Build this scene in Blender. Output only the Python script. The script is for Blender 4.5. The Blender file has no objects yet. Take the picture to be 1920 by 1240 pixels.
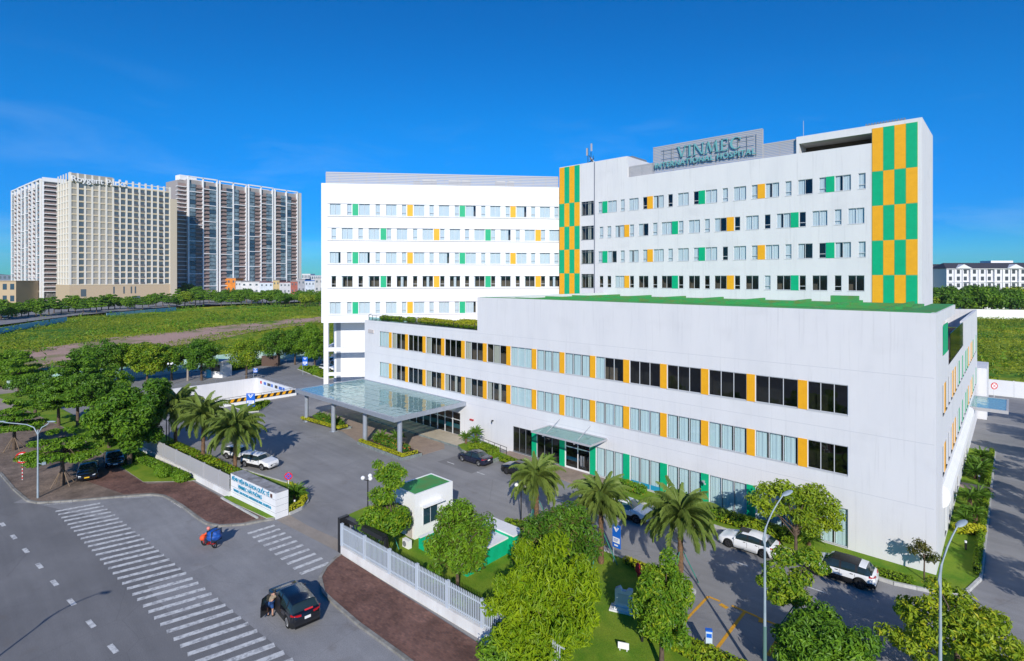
# Hospital by a drone's eye: site axes are the scene axes (x along the front of the low block, y into the site).
import bpy, math, random
import numpy as np
from mathutils import Vector, Matrix

R = math.radians
random.seed(7)
SC = bpy.context.scene
COL = SC.collection

# ---------------------------------------------------------------- camera
CAMX, CAMY, CAMZ = 3.712, -44.884, 19.5
FWX, FWY = -0.67582, 0.73707          # where the camera looks, level
RTX, RTY = 0.73707, 0.67582
FPX, HORY = 1025.8, 520.3             # focal length and horizon row, in pixels of the 1920 px photograph
cd = bpy.data.cameras.new('camera')
cam = bpy.data.objects.new('camera', cd); COL.objects.link(cam)
cam.location = (CAMX, CAMY, CAMZ)
cam.rotation_euler = (R(90), 0, math.asin(-FWX))
cd.sensor_width = 36.0
cd.lens = 36.0 * FPX / 1920.0
cd.shift_y = -(620.0 - HORY) / 1920.0
cd.clip_start = 0.5
cd.clip_end = 20000.0
SC.camera = cam

# ---------------------------------------------------------------- sky and sun
SUN_EL = 27.0
SUN_DIR = Vector((math.cos(R(SUN_EL)) * math.cos(R(-46.0)), math.cos(R(SUN_EL)) * math.sin(R(-46.0)), math.sin(R(SUN_EL))))
w = bpy.data.worlds.new('World'); SC.world = w; w.use_nodes = True
nt = w.node_tree; nt.nodes.clear()
out = nt.nodes.new('ShaderNodeOutputWorld'); bg = nt.nodes.new('ShaderNodeBackground')
sky = nt.nodes.new('ShaderNodeTexSky'); sky.sky_type = 'NISHITA'; sky.sun_disc = False
sky.sun_elevation = R(SUN_EL)
sky.sun_rotation = math.atan2(SUN_DIR.x, SUN_DIR.y)
sky.altitude = 0; sky.air_density = 1.0; sky.dust_density = 0.0; sky.ozone_density = 6.0
hs = nt.nodes.new('ShaderNodeHueSaturation'); hs.inputs['Saturation'].default_value = 1.80; hs.inputs['Hue'].default_value = 0.501
hs.inputs['Value'].default_value = 0.84
gm = nt.nodes.new('ShaderNodeGamma'); gm.inputs['Gamma'].default_value = 1.12
# thin high cloud, the same all round the horizon
tc = nt.nodes.new('ShaderNodeTexCoord'); mp = nt.nodes.new('ShaderNodeMapping'); mp.inputs['Scale'].default_value = (2.2, 2.2, 9.0)
nz = nt.nodes.new('ShaderNodeTexNoise'); nz.inputs['Scale'].default_value = 1.7; nz.inputs['Detail'].default_value = 7; nz.inputs['Roughness'].default_value = 0.62
nz.inputs['Distortion'].default_value = 0.4
rp = nt.nodes.new('ShaderNodeValToRGB'); rp.color_ramp.elements[0].position = 0.52; rp.color_ramp.elements[1].position = 0.80
rp.color_ramp.elements[1].color = (0.22, 0.22, 0.22, 1)
sx = nt.nodes.new('ShaderNodeSeparateXYZ')
mr = nt.nodes.new('ShaderNodeMapRange'); mr.inputs['From Min'].default_value = 0.34; mr.inputs['From Max'].default_value = 0.03
mr.inputs['To Min'].default_value = 0.0; mr.inputs['To Max'].default_value = 1.0
mul = nt.nodes.new('ShaderNodeMath'); mul.operation = 'MULTIPLY'
mx = nt.nodes.new('ShaderNodeMixRGB'); mx.inputs['Color2'].default_value = (5.2, 7.0, 8.6, 1)
L = nt.links.new
hz = nt.nodes.new('ShaderNodeMapRange'); hz.interpolation_type = 'SMOOTHSTEP'; hz.inputs['From Min'].default_value = 0.30; hz.inputs['From Max'].default_value = 0.0
hm = nt.nodes.new('ShaderNodeMixRGB'); hm.blend_type = 'MULTIPLY'; hm.inputs['Color2'].default_value = (0.26, 0.58, 0.88, 1)
L(sky.outputs[0], gm.inputs[0]); L(gm.outputs[0], hs.inputs['Color']); L(hs.outputs[0], hm.inputs['Color1']); L(hz.outputs[0], hm.inputs['Fac'])
dp0 = nt.nodes.new('ShaderNodeMixRGB'); dp0.blend_type = 'MULTIPLY'; dp0.inputs['Fac'].default_value = 1; dp0.inputs['Color2'].default_value = (0.30, 1.0, 1.08, 1)      # cuts red so the whole sky turns a deeper blue
L(hm.outputs[0], dp0.inputs['Color1']); L(dp0.outputs[0], mx.inputs['Color1'])
L(tc.outputs['Generated'], mp.inputs[0]); L(mp.outputs[0], nz.inputs['Vector']); L(nz.outputs['Fac'], rp.inputs[0])
L(tc.outputs['Generated'], sx.inputs[0]); L(sx.outputs['Z'], hz.inputs['Value']); L(sx.outputs['Z'], mr.inputs['Value']); L(rp.outputs[0], mul.inputs[0]); L(mr.outputs[0], mul.inputs[1])
L(mul.outputs[0], mx.inputs['Fac']); L(mx.outputs[0], bg.inputs['Color'])
bg.inputs['Strength'].default_value = 0.12
L(bg.outputs[0], out.inputs['Surface'])

sd = bpy.data.lights.new('sun', 'SUN'); so = bpy.data.objects.new('sun', sd); COL.objects.link(so)
sd.energy = 4.6; sd.angle = R(0.5); sd.color = (1.0, 0.945, 0.86)
so.rotation_euler = SUN_DIR.to_track_quat('Z', 'Y').to_euler()
so.location = (40, -60, 60)

SC.view_settings.view_transform = 'Standard'; SC.view_settings.look = 'None'
SC.view_settings.exposure = 0.0; SC.view_settings.gamma = 1.0; SC.view_settings.use_curve_mapping = False

# ---------------------------------------------------------------- helpers
def gp(u, v, z=0.0):
    """ground point (or point at height z) that the surveyed photograph shows at pixel u, v"""
    Y = FPX * (CAMZ - z) / (v - HORY)
    s = Y * (u - 960.0) / FPX
    return (CAMX + Y * FWX + s * RTX, CAMY + Y * FWY + s * RTY)
def cf(X, Y):
    """site point X metres to the right and Y metres ahead of the camera"""
    return (CAMX + Y * FWX + X * RTX, CAMY + Y * FWY + X * RTY)

def tag(o, label=None, cat=None, group=None, kind=None):
    if label: o['label'] = label
    if cat: o['category'] = cat
    if group: o['group'] = group
    if kind: o['kind'] = kind
    return o
def empty(name, label, cat, loc=(0, 0, 0), rz=0.0, group=None, kind=None):
    o = bpy.data.objects.new(name, None); COL.objects.link(o)
    o.location = loc; o.rotation_euler = (0, 0, rz); o.empty_display_size = 0.3
    return tag(o, label, cat, group, kind)
def put(name, mesh, parent=None, loc=(0, 0, 0), rot=(0, 0, 0), sc=None):
    o = bpy.data.objects.new(name, mesh); COL.objects.link(o)
    o.parent = parent; o.location = loc; o.rotation_euler = rot
    if sc is not None: o.scale = sc if hasattr(sc, '__len__') else (sc, sc, sc)
    return o
def copy_tree(o, parent=None):
    kids = list(o.children)
    c = o.copy(); COL.objects.link(c); c.parent = parent
    for k in kids: copy_tree(k, c)
    return c

class MB:
    def __init__(s): s.v = []; s.f = []; s.m = []; s.sm = []
    def add(s, vs, fs, m=0, smooth=False):
        b = len(s.v); s.v.extend([tuple(p) for p in vs])
        for f in fs: s.f.append([i + b for i in f]); s.m.append(m); s.sm.append(smooth)
        return s
    def box(s, x0, x1, y0, y1, z0, z1, m=0):
        vs = [(x0,y0,z0),(x1,y0,z0),(x1,y1,z0),(x0,y1,z0),(x0,y0,z1),(x1,y0,z1),(x1,y1,z1),(x0,y1,z1)]
        return s.add(vs, [(0,3,2,1),(4,5,6,7),(0,1,5,4),(1,2,6,5),(2,3,7,6),(3,0,4,7)], m)
    def quad(s, a, b, c, d, m=0): return s.add([a, b, c, d], [(0, 1, 2, 3)], m)
    def bar(s, p, q, w, h=None, m=0):
        """box beam from p to q, w wide (level) and h high"""
        h = h or w; p = Vector(p); q = Vector(q); d = (q - p).normalized()
        up = Vector((0, 0, 1)) if abs(d.z) < 0.95 else Vector((1, 0, 0))
        sd_ = d.cross(up).normalized() * (w / 2); uu = sd_.cross(d).normalized() * (h / 2)
        vs = [p - sd_ - uu, p + sd_ - uu, p + sd_ + uu, p - sd_ + uu, q - sd_ - uu, q + sd_ - uu, q + sd_ + uu, q - sd_ + uu]
        return s.add(vs, [(0,1,2,3),(7,6,5,4),(0,4,5,1),(1,5,6,2),(2,6,7,3),(3,7,4,0)], m)
    def tube(s, pts, r, n=8, m=0, smooth=True, cap=True):
        pts = [Vector(p) for p in pts]; k = len(pts); rs = r if hasattr(r, '__len__') else [r] * k
        vs = []; up = Vector((0.123, 0.456, 0.88)).normalized()
        for i, p in enumerate(pts):
            d = (pts[min(i + 1, k - 1)] - pts[max(i - 1, 0)]).normalized()
            a = d.cross(up)
            if a.length < 0.05: a = d.cross(Vector((1, 0, 0)))
            a.normalize(); b = d.cross(a)
            for j in range(n):
                t = 2 * math.pi * j / n; vs.append(p + (a * math.cos(t) + b * math.sin(t)) * rs[i])
        fs = [(i*n+j, i*n+(j+1)%n, (i+1)*n+(j+1)%n, (i+1)*n+j) for i in range(k-1) for j in range(n)]
        s.add(vs, fs, m, smooth)
        if cap:
            s.add(vs[:n], [tuple(range(n-1, -1, -1))], m); s.add(vs[-n:], [tuple(range(n))], m)
        return s
    def prism(s, poly, z0, z1, m=0, mt=None):
        n = len(poly); a = sum(poly[i][0]*poly[(i+1)%n][1]-poly[(i+1)%n][0]*poly[i][1] for i in range(n))
        if a < 0: poly = poly[::-1]
        vs = [(p[0], p[1], z0) for p in poly] + [(p[0], p[1], z1) for p in poly]
        s.add(vs, [tuple(range(n, 2*n))], m if mt is None else mt)
        return s.add(vs, [(i, (i+1)%n, n+(i+1)%n, n+i) for i in range(n)] + [tuple(range(n-1, -1, -1))], m)
    def sphere(s, c, r, n=10, k=6, m=0, sc=(1, 1, 1)):
        vs = [(c[0], c[1], c[2] + r*sc[2])]
        for i in range(1, k):
            ph = math.pi*i/k
            for j in range(n):
                t = 2*math.pi*j/n
                vs.append((c[0]+r*sc[0]*math.sin(ph)*math.cos(t), c[1]+r*sc[1]*math.sin(ph)*math.sin(t), c[2]+r*sc[2]*math.cos(ph)))
        vs.append((c[0], c[1], c[2] - r*sc[2])); e = len(vs)-1
        fs = [(0, 1+j, 1+(j+1)%n) for j in range(n)]
        fs += [(1+i*n+j, 1+(i+1)*n+j, 1+(i+1)*n+(j+1)%n, 1+i*n+(j+1)%n) for i in range(k-2) for j in range(n)]
        fs += [(e, 1+(k-2)*n+(j+1)%n, 1+(k-2)*n+j) for j in range(n)]
        return s.add(vs, fs, m, True)
    def xf(s, M):
        s.v = [tuple(M @ Vector(p)) for p in s.v]; return s
    def mesh(s, name, mats):
        me = bpy.data.meshes.new(name); me.from_pydata(s.v, [], s.f)
        for m in (mats if isinstance(mats, (list, tuple)) else [mats]): me.materials.append(m)
        me.polygons.foreach_set('material_index', s.m); me.polygons.foreach_set('use_smooth', s.sm); me.update()
        return me
    def build(s, name, mats, parent=None, loc=(0, 0, 0), rz=0.0):
        return put(name, s.mesh(name, mats), parent, loc, (0, 0, rz))

def np_mesh(name, V, F, mats, attr=None, mi=None, smooth=False):
    V = np.asarray(V, dtype=np.float32); F = np.asarray(F, dtype=np.int32); k = F.shape[1]
    me = bpy.data.meshes.new(name); me.vertices.add(len(V)); me.vertices.foreach_set('co', V.ravel())
    me.loops.add(F.size); me.loops.foreach_set('vertex_index', F.ravel())
    me.polygons.add(len(F)); me.polygons.foreach_set('loop_start', np.arange(0, F.size, k, dtype=np.int32))
    for m in (mats if isinstance(mats, (list, tuple)) else [mats]): me.materials.append(m)
    if mi is not None: me.polygons.foreach_set('material_index', np.asarray(mi, dtype=np.int32))
    me.polygons.foreach_set('use_smooth', np.full(len(F), smooth))
    me.update(calc_edges=True)
    if attr is not None:
        a = me.attributes.new('rnd', 'FLOAT', 'POINT'); a.data.foreach_set('value', np.asarray(attr, dtype=np.float32))
    return me

# ---------------------------------------------------------------- materials
def mat(name, col, rough=0.6, spec=0.5, metal=0.0, col2=None, scale=1.0, detail=5, stretch=(1, 1, 1), lo=0.35, hi=0.65,
        bump=0.0, bscale=20.0, bdist=0.02, coat=0.0, trans=None, attr=False, fine=0.0, fscale=30.0, emit=None):
    m = bpy.data.materials.new(name); m.use_nodes = True; t = m.node_tree; b = t.nodes['Principled BSDF']; lk = t.links.new
    b.inputs['Base Color'].default_value = (*col, 1); b.inputs['Roughness'].default_value = rough
    b.inputs['Specular IOR Level'].default_value = spec; b.inputs['Metallic'].default_value = metal
    b.inputs['Coat Weight'].default_value = coat; b.inputs['Coat Roughness'].default_value = 0.05
    src = None
    g = t.nodes.new('ShaderNodeNewGeometry')
    if col2 is not None:
        mp = t.nodes.new('ShaderNodeMapping'); mp.inputs['Scale'].default_value = stretch; lk(g.outputs['Position'], mp.inputs[0])
        n = t.nodes.new('ShaderNodeTexNoise'); n.inputs['Scale'].default_value = scale; n.inputs['Detail'].default_value = detail
        n.inputs['Roughness'].default_value = 0.62; lk(mp.outputs[0], n.inputs['Vector'])
        r = t.nodes.new('ShaderNodeMapRange'); r.inputs['From Min'].default_value = lo; r.inputs['From Max'].default_value = hi
        lk(n.outputs['Fac'], r.inputs['Value'])
        x = t.nodes.new('ShaderNodeMixRGB'); x.inputs['Color1'].default_value = (*col, 1); x.inputs['Color2'].default_value = (*col2, 1)
        if attr:
            a = t.nodes.new('ShaderNodeAttribute'); a.attribute_name = 'rnd'
            av = t.nodes.new('ShaderNodeMath'); av.operation = 'MULTIPLY_ADD'; av.inputs[1].default_value = 0.6
            mm = t.nodes.new('ShaderNodeMath'); mm.operation = 'MULTIPLY'; mm.inputs[1].default_value = 0.4
            lk(r.outputs[0], mm.inputs[0]); lk(a.outputs['Fac'], av.inputs[0]); lk(mm.outputs[0], av.inputs[2]); lk(av.outputs[0], x.inputs['Fac'])
        else: lk(r.outputs[0], x.inputs['Fac'])
        src = x.outputs[0]
    if fine > 0:
        n2 = t.nodes.new('ShaderNodeTexNoise'); n2.inputs['Scale'].default_value = fscale; n2.inputs['Detail'].default_value = 3
        lk(g.outputs['Position'], n2.inputs['Vector'])
        r2 = t.nodes.new('ShaderNodeMapRange'); r2.inputs['From Min'].default_value = 0.3; r2.inputs['From Max'].default_value = 0.7
        r2.inputs['To Min'].default_value = 1 - fine; r2.inputs['To Max'].default_value = 1 + fine; lk(n2.outputs['Fac'], r2.inputs['Value'])
        x2 = t.nodes.new('ShaderNodeMixRGB'); x2.blend_type = 'MULTIPLY'; x2.inputs['Fac'].default_value = 1
        if src: lk(src, x2.inputs['Color1'])
        else: x2.inputs['Color1'].default_value = (*col, 1)
        lk(r2.outputs[0], x2.inputs['Color2']); src = x2.outputs[0]
    if src: lk(src, b.inputs['Base Color'])
    if bump > 0:
        n3 = t.nodes.new('ShaderNodeTexNoise'); n3.inputs['Scale'].default_value = bscale; n3.inputs['Detail'].default_value = 4
        lk(g.outputs['Position'], n3.inputs['Vector'])
        bp = t.nodes.new('ShaderNodeBump'); bp.inputs['Strength'].default_value = bump; bp.inputs['Distance'].default_value = bdist
        lk(n3.outputs['Fac'], bp.inputs['Height']); lk(bp.outputs[0], b.inputs['Normal'])
    if trans:
        tr = t.nodes.new('ShaderNodeBsdfTranslucent'); ad = t.nodes.new('ShaderNodeMixShader'); ad.inputs['Fac'].default_value = trans
        if src: lk(src, tr.inputs['Color'])
        else: tr.inputs['Color'].default_value = (*col, 1)
        o = t.nodes['Material Output']; lk(b.outputs[0], ad.inputs[1]); lk(tr.outputs[0], ad.inputs[2]); lk(ad.outputs[0], o.inputs['Surface'])
    return m
def glass(name, tint, refl=0.12, rough=0.02, base=0.06, wavy=0.0, pale_film=None):
    """window glass: tinted see-through with a mirror share that grows at grazing angles"""
    m = bpy.data.materials.new(name); m.use_nodes = True; t = m.node_tree; t.nodes.clear(); lk = t.links.new
    o = t.nodes.new('ShaderNodeOutputMaterial'); tr = t.nodes.new('ShaderNodeBsdfTransparent'); gl = t.nodes.new('ShaderNodeBsdfGlossy')
    tr.inputs['Color'].default_value = (*tint, 1); gl.inputs['Color'].default_value = (0.95, 0.98, 1, 1); gl.inputs['Roughness'].default_value = rough
    fw0 = t.nodes.new('ShaderNodeLayerWeight'); fw0.inputs['Blend'].default_value = 0.5      # Facing is the same from both sides
    fr = t.nodes.new('ShaderNodeMath'); fr.operation = 'POWER'; fr.inputs[1].default_value = 5.0; lk(fw0.outputs['Facing'], fr.inputs[0])
    ma = t.nodes.new('ShaderNodeMath'); ma.operation = 'MULTIPLY_ADD'; ma.inputs[1].default_value = refl * 2.6; ma.inputs[2].default_value = base
    ma.use_clamp = True
    mxs = t.nodes.new('ShaderNodeMixShader'); lk(fr.outputs[0], ma.inputs[0]); lk(ma.outputs[0], mxs.inputs[0]); lk(tr.outputs[0], mxs.inputs[1]); lk(gl.outputs[0], mxs.inputs[2])
    if pale_film:                                  # pale dusty film; its colour also stands in for reflected light
        df = t.nodes.new('ShaderNodeBsdfDiffuse'); df.inputs['Color'].default_value = (*pale_film[0], 1); m2 = t.nodes.new('ShaderNodeMixShader'); m2.inputs[0].default_value = pale_film[1]
        lk(mxs.outputs[0], m2.inputs[1]); lk(df.outputs[0], m2.inputs[2]); lk(m2.outputs[0], o.inputs['Surface'])
    else: lk(mxs.outputs[0], o.inputs['Surface'])
    if wavy > 0:
        g = t.nodes.new('ShaderNodeNewGeometry'); n = t.nodes.new('ShaderNodeTexNoise'); n.inputs['Scale'].default_value = 0.9; n.inputs['Detail'].default_value = 1
        lk(g.outputs['Position'], n.inputs['Vector']); bp = t.nodes.new('ShaderNodeBump'); bp.inputs['Strength'].default_value = 1.0
        bp.inputs['Distance'].default_value = wavy; lk(n.outputs['Fac'], bp.inputs['Height']); lk(bp.outputs[0], gl.inputs['Normal'])
    return m
def brickmat(name, c1, c2, mortar, sx_=1.0, bump=0.3):
    m = mat(name, c1, rough=0.9, spec=0.2); t = m.node_tree; b = t.nodes['Principled BSDF']; lk = t.links.new
    g = t.nodes.new('ShaderNodeNewGeometry'); br = t.nodes.new('ShaderNodeTexBrick'); br.inputs['Scale'].default_value = sx_
    br.inputs['Brick Width'].default_value = 0.24; br.inputs['Row Height'].default_value = 0.12; br.inputs['Mortar Size'].default_value = 0.008
    br.inputs['Color1'].default_value = (*c1, 1); br.inputs['Color2'].default_value = (*c2, 1); br.inputs['Mortar'].default_value = (*mortar, 1)
    lk(g.outputs['Position'], br.inputs['Vector'])
    n = t.nodes.new('ShaderNodeTexNoise'); n.inputs['Scale'].default_value = 0.5; n.inputs['Detail'].default_value = 8; n.inputs['Roughness'].default_value = 0.7
    lk(g.outputs['Position'], n.inputs['Vector'])
    r = t.nodes.new('ShaderNodeMapRange'); r.inputs['From Min'].default_value = 0.35; r.inputs['From Max'].default_value = 0.68
    r.inputs['To Min'].default_value = 0.62; r.inputs['To Max'].default_value = 1.35; lk(n.outputs['Fac'], r.inputs['Value'])
    n2 = t.nodes.new('ShaderNodeTexNoise'); n2.inputs['Scale'].default_value = 7; n2.inputs['Detail'].default_value = 3; lk(g.outputs['Position'], n2.inputs['Vector'])
    r2 = t.nodes.new('ShaderNodeMapRange'); r2.inputs['From Min'].default_value = 0.62; r2.inputs['From Max'].default_value = 0.72; r2.inputs['To Max'].default_value = 0.35
    lk(n2.outputs['Fac'], r2.inputs['Value'])
    x = t.nodes.new('ShaderNodeMixRGB'); x.blend_type = 'MULTIPLY'; x.inputs['Fac'].default_value = 1; lk(br.outputs['Color'], x.inputs['Color1']); lk(r.outputs[0], x.inputs['Color2'])
    y = t.nodes.new('ShaderNodeMixRGB'); y.inputs['Color2'].default_value = (0.24, 0.17, 0.13, 1); lk(x.outputs[0], y.inputs['Color1']); lk(r2.outputs[0], y.inputs['Fac'])
    lk(y.outputs[0], b.inputs['Base Color'])
    bp = t.nodes.new('ShaderNodeBump'); bp.inputs['Strength'].default_value = bump; bp.inputs['Distance'].default_value = 0.01
    lk(br.outputs['Fac'], bp.inputs['Height']); bp.invert = True; lk(bp.outputs[0], b.inputs['Normal'])
    return m

WHITE = mat('white_wall_paint', (0.735, 0.735, 0.745), 0.75, 0.25, col2=(0.675, 0.68, 0.70), scale=0.4, stretch=(1.2, 1.2, 0.3), detail=9, lo=0.42, hi=0.78, bump=0.15, bscale=5)
def streaks(m, amt=0.10):
    """rain streaks and a few grey blotches in the paint"""
    t = m.node_tree; b = t.nodes['Principled BSDF']; lk = t.links.new; old = b.inputs['Base Color'].links[0].from_socket; g = t.nodes.new('ShaderNodeNewGeometry')
    for sc_v, scl, lo_, hi_, am in (((5.0, 5.0, 0.22), 1.0, .56, .76, amt), ((0.35, 0.35, 0.5), 1.0, .55, .75, amt * .6)):
        mp_ = t.nodes.new('ShaderNodeMapping'); mp_.inputs['Scale'].default_value = sc_v; lk(g.outputs['Position'], mp_.inputs[0])
        n = t.nodes.new('ShaderNodeTexNoise'); n.inputs['Scale'].default_value = scl; n.inputs['Detail'].default_value = 6; lk(mp_.outputs[0], n.inputs['Vector'])
        r = t.nodes.new('ShaderNodeMapRange'); r.inputs['From Min'].default_value = lo_; r.inputs['From Max'].default_value = hi_; r.inputs['To Min'].default_value = 1.0; r.inputs['To Max'].default_value = 1 - am
        lk(n.outputs['Fac'], r.inputs['Value']); x = t.nodes.new('ShaderNodeMixRGB'); x.blend_type = 'MULTIPLY'; x.inputs['Fac'].default_value = 1; lk(old, x.inputs['Color1']); lk(r.outputs[0], x.inputs['Color2']); old = x.outputs[0]
    lk(old, b.inputs['Base Color'])
streaks(WHITE)
WHITE2 = mat('bright_white_render', (0.86, 0.86, 0.85), 0.7, 0.25, col2=(0.80, 0.81, 0.82), scale=0.4, stretch=(1, 1, 0.5), bump=0.08, bscale=5)
STAIN = mat('rain_stain', (0.56, 0.57, 0.60), 0.8)
INTER = mat('room_interior', (0.085, 0.075, 0.07), 0.8, 0.2, col2=(0.16, 0.12, 0.09), scale=0.6)
CURT = mat('curtain_cloth', (0.66, 0.76, 0.76), 0.8, 0.1, col2=(0.56, 0.66, 0.68), scale=3, stretch=(4, 4, 0.1))
CURTW = mat('white_curtain', (0.74, 0.76, 0.79), 0.8, 0.1, col2=(0.62, 0.65, 0.70), scale=3, stretch=(4, 4, 0.1))
CURTB = mat('beige_blind', (0.50, 0.46, 0.38), 0.8, 0.1)
GLASS = glass('window_glass', (0.86, 0.93, 0.94), 0.12, base=0.06)
DGLASS = glass('dark_window_glass', (0.34, 0.40, 0.42), 0.14, base=0.09, wavy=0.02)
CANG = glass('canopy_glass', (0.55, 0.74, 0.72), 0.16, 0.02, base=0.26, wavy=0.03, pale_film=((0.50, 0.72, 0.70), 0.26))
DCANG = glass('door_canopy_glass', (0.62, 0.80, 0.76), 0.14, 0.03, base=0.16, pale_film=((0.45, 0.70, 0.64), 0.2))
RAILG = glass('rail_glass', (0.55, 0.72, 0.72), 0.12, base=0.05)
FRAME = mat('window_frame_grey', (0.62, 0.64, 0.66), 0.4, 0.5)
FRAMED = mat('window_frame_dark', (0.20, 0.22, 0.24), 0.4, 0.5)
GREEN = mat('green_panel', (0.0, 0.44, 0.20), 0.5, 0.4, col2=(0.0, 0.40, 0.18), scale=2)
YELLOW = mat('yellow_panel', (0.90, 0.44, 0.015), 0.5, 0.4, col2=(0.84, 0.40, 0.012), scale=2)
LINE = mat('panel_joint', (0.55, 0.50, 0.20), 0.6)
LOUV = mat('louvre_aluminium', (0.44, 0.44, 0.46), 0.5, 0.4)
TEAL = mat('teal_letter', (0.16, 0.42, 0.45), 0.35, 0.5)
TEALD = mat('dark_letter_side', (0.03, 0.13, 0.16), 0.4, 0.5)
CONC = mat('concrete', (0.36, 0.35, 0.33), 0.85, 0.2, col2=(0.27, 0.26, 0.25), scale=0.9, bump=0.2, bscale=12)
KERB = mat('kerb_concrete', (0.34, 0.33, 0.30), 0.9, 0.2, col2=(0.19, 0.18, 0.16), scale=1.6, detail=8, bump=0.3, bscale=16)
KERBW = mat('pale_kerb', (0.58, 0.58, 0.56), 0.85, 0.2, col2=(0.40, 0.40, 0.38), scale=2, detail=8)
STEEL = mat('grey_steel', (0.42, 0.46, 0.52), 0.35, 0.5, metal=0.35, col2=(0.36, 0.40, 0.46), scale=3)
DARK = mat('black_metal', (0.02, 0.02, 0.022), 0.4, 0.5)
RUBBER = mat('tyre_rubber', (0.018, 0.018, 0.018), 0.85, 0.2)
PAINT = mat('road_paint_white', (0.68, 0.68, 0.66), 0.7, 0.2, col2=(0.27, 0.27, 0.28), scale=3.2, detail=10, lo=0.45, hi=0.68)
PAINTY = mat('road_paint_yellow', (0.72, 0.36, 0.03), 0.7, 0.2, col2=(0.35, 0.20, 0.06), scale=3.2, detail=9, lo=0.5, hi=0.78)
GROOF = mat('green_roof_coating', (0.045, 0.33, 0.09), 0.7, 0.3, col2=(0.14, 0.23, 0.06), scale=0.55, detail=8, lo=0.45, hi=0.7)
GREENW = mat('green_wall_paint', (0.0, 0.46, 0.24), 0.7, 0.3, col2=(0.0, 0.38, 0.19), scale=1.5)
TILE = brickmat('brick_paving', (0.235, 0.120, 0.090), (0.150, 0.082, 0.066), (0.13, 0.10, 0.09))
TILEB = brickmat('dusty_brick_paving', (0.29, 0.215, 0.165), (0.21, 0.16, 0.125), (0.17, 0.14, 0.115))
BEIGEF = mat('beige_floor_tiles', (0.56, 0.49, 0.38), 0.5, 0.4, col2=(0.50, 0.43, 0.33), scale=1.2, fine=0.06, fscale=3)
PINKF = mat('pink_paving', (0.38, 0.29, 0.23), 0.8, 0.3, col2=(0.30, 0.23, 0.19), scale=0.8, fine=0.1, fscale=5)
STONE = mat('dark_stone_facing', (0.15, 0.18, 0.18), 0.7, 0.4, col2=(0.24, 0.28, 0.27), scale=2.5, fine=0.2, fscale=8)
TERR = mat('terracotta_deck', (0.24, 0.13, 0.10), 0.8, 0.3, col2=(0.17, 0.10, 0.085), scale=1)
BARK = mat('bark', (0.16, 0.115, 0.08), 0.9, 0.2, col2=(0.09, 0.065, 0.05), scale=5, bump=0.6, bscale=12, bdist=0.03)
PBARK = mat('palm_bark', (0.24, 0.14, 0.075), 0.9, 0.2, col2=(0.11, 0.07, 0.045), scale=7, bump=0.8, bscale=14, bdist=0.04)
STRAW = mat('palm_boot', (0.36, 0.20, 0.06), 0.8, 0.2, col2=(0.22, 0.13, 0.05), scale=4)
def leafmat(name, a, b, tr=0.28): return mat(name, a, 0.5, 0.35, col2=b, scale=0.8, attr=True, trans=tr)
LF_DARK = leafmat('leaf_dark_green', (0.036, 0.130, 0.010), (0.185, 0.350, 0.022))
LF_MID = leafmat('leaf_mid_green', (0.060, 0.185, 0.010), (0.240, 0.400, 0.018))
LF_LIME = leafmat('leaf_yellow_green', (0.12, 0.27, 0.008), (0.42, 0.54, 0.012), 0.4)
LF_OLIVE = leafmat('leaf_olive', (0.105, 0.225, 0.012), (0.400, 0.480, 0.02))
LF_RED = leafmat('leaf_bronze_green', (0.035, 0.090, 0.010), (0.170, 0.140, 0.03))
LF_PALM = leafmat('palm_leaf', (0.10, 0.180, 0.030), (0.270, 0.340, 0.070), 0.25)
LF_CYC = leafmat('cycad_leaf', (0.050, 0.150, 0.012), (0.160, 0.280, 0.025), 0.2)
LF_YEL = leafmat('yellow_hedge_leaf', (0.34, 0.40, 0.012), (0.62, 0.58, 0.03), 0.3)
LF_HEDGE = leafmat('hedge_leaf', (0.10, 0.230, 0.010), (0.320, 0.420, 0.014), 0.3)
LF_FLOW = leafmat('flower', (0.50, 0.10, 0.04), (0.62, 0.30, 0.05), 0.2)
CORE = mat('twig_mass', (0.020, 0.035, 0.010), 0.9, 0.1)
LAWN = mat('lawn_grass', (0.095, 0.225, 0.015), 0.9, 0.15, col2=(0.240, 0.320, 0.030), scale=0.45, detail=9, bump=0.8, bscale=30, bdist=0.03, fine=0.22, fscale=14)
FIELD = mat('field_grass', (0.060, 0.180, 0.022), 0.95, 0.1, col2=(0.420, 0.440, 0.030), scale=0.022, detail=12, lo=0.42, hi=0.58, fine=0.3, fscale=0.9)
SCRUB = leafmat('scrub_leaf', (0.060, 0.190, 0.020), (0.420, 0.450, 0.025), 0.35)
DIRT = mat('pink_dirt', (0.52, 0.34, 0.27), 0.95, 0.1, col2=(0.24, 0.24, 0.09), lo=.5, hi=.66, scale=0.06, detail=9, fine=0.15, fscale=2)
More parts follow.
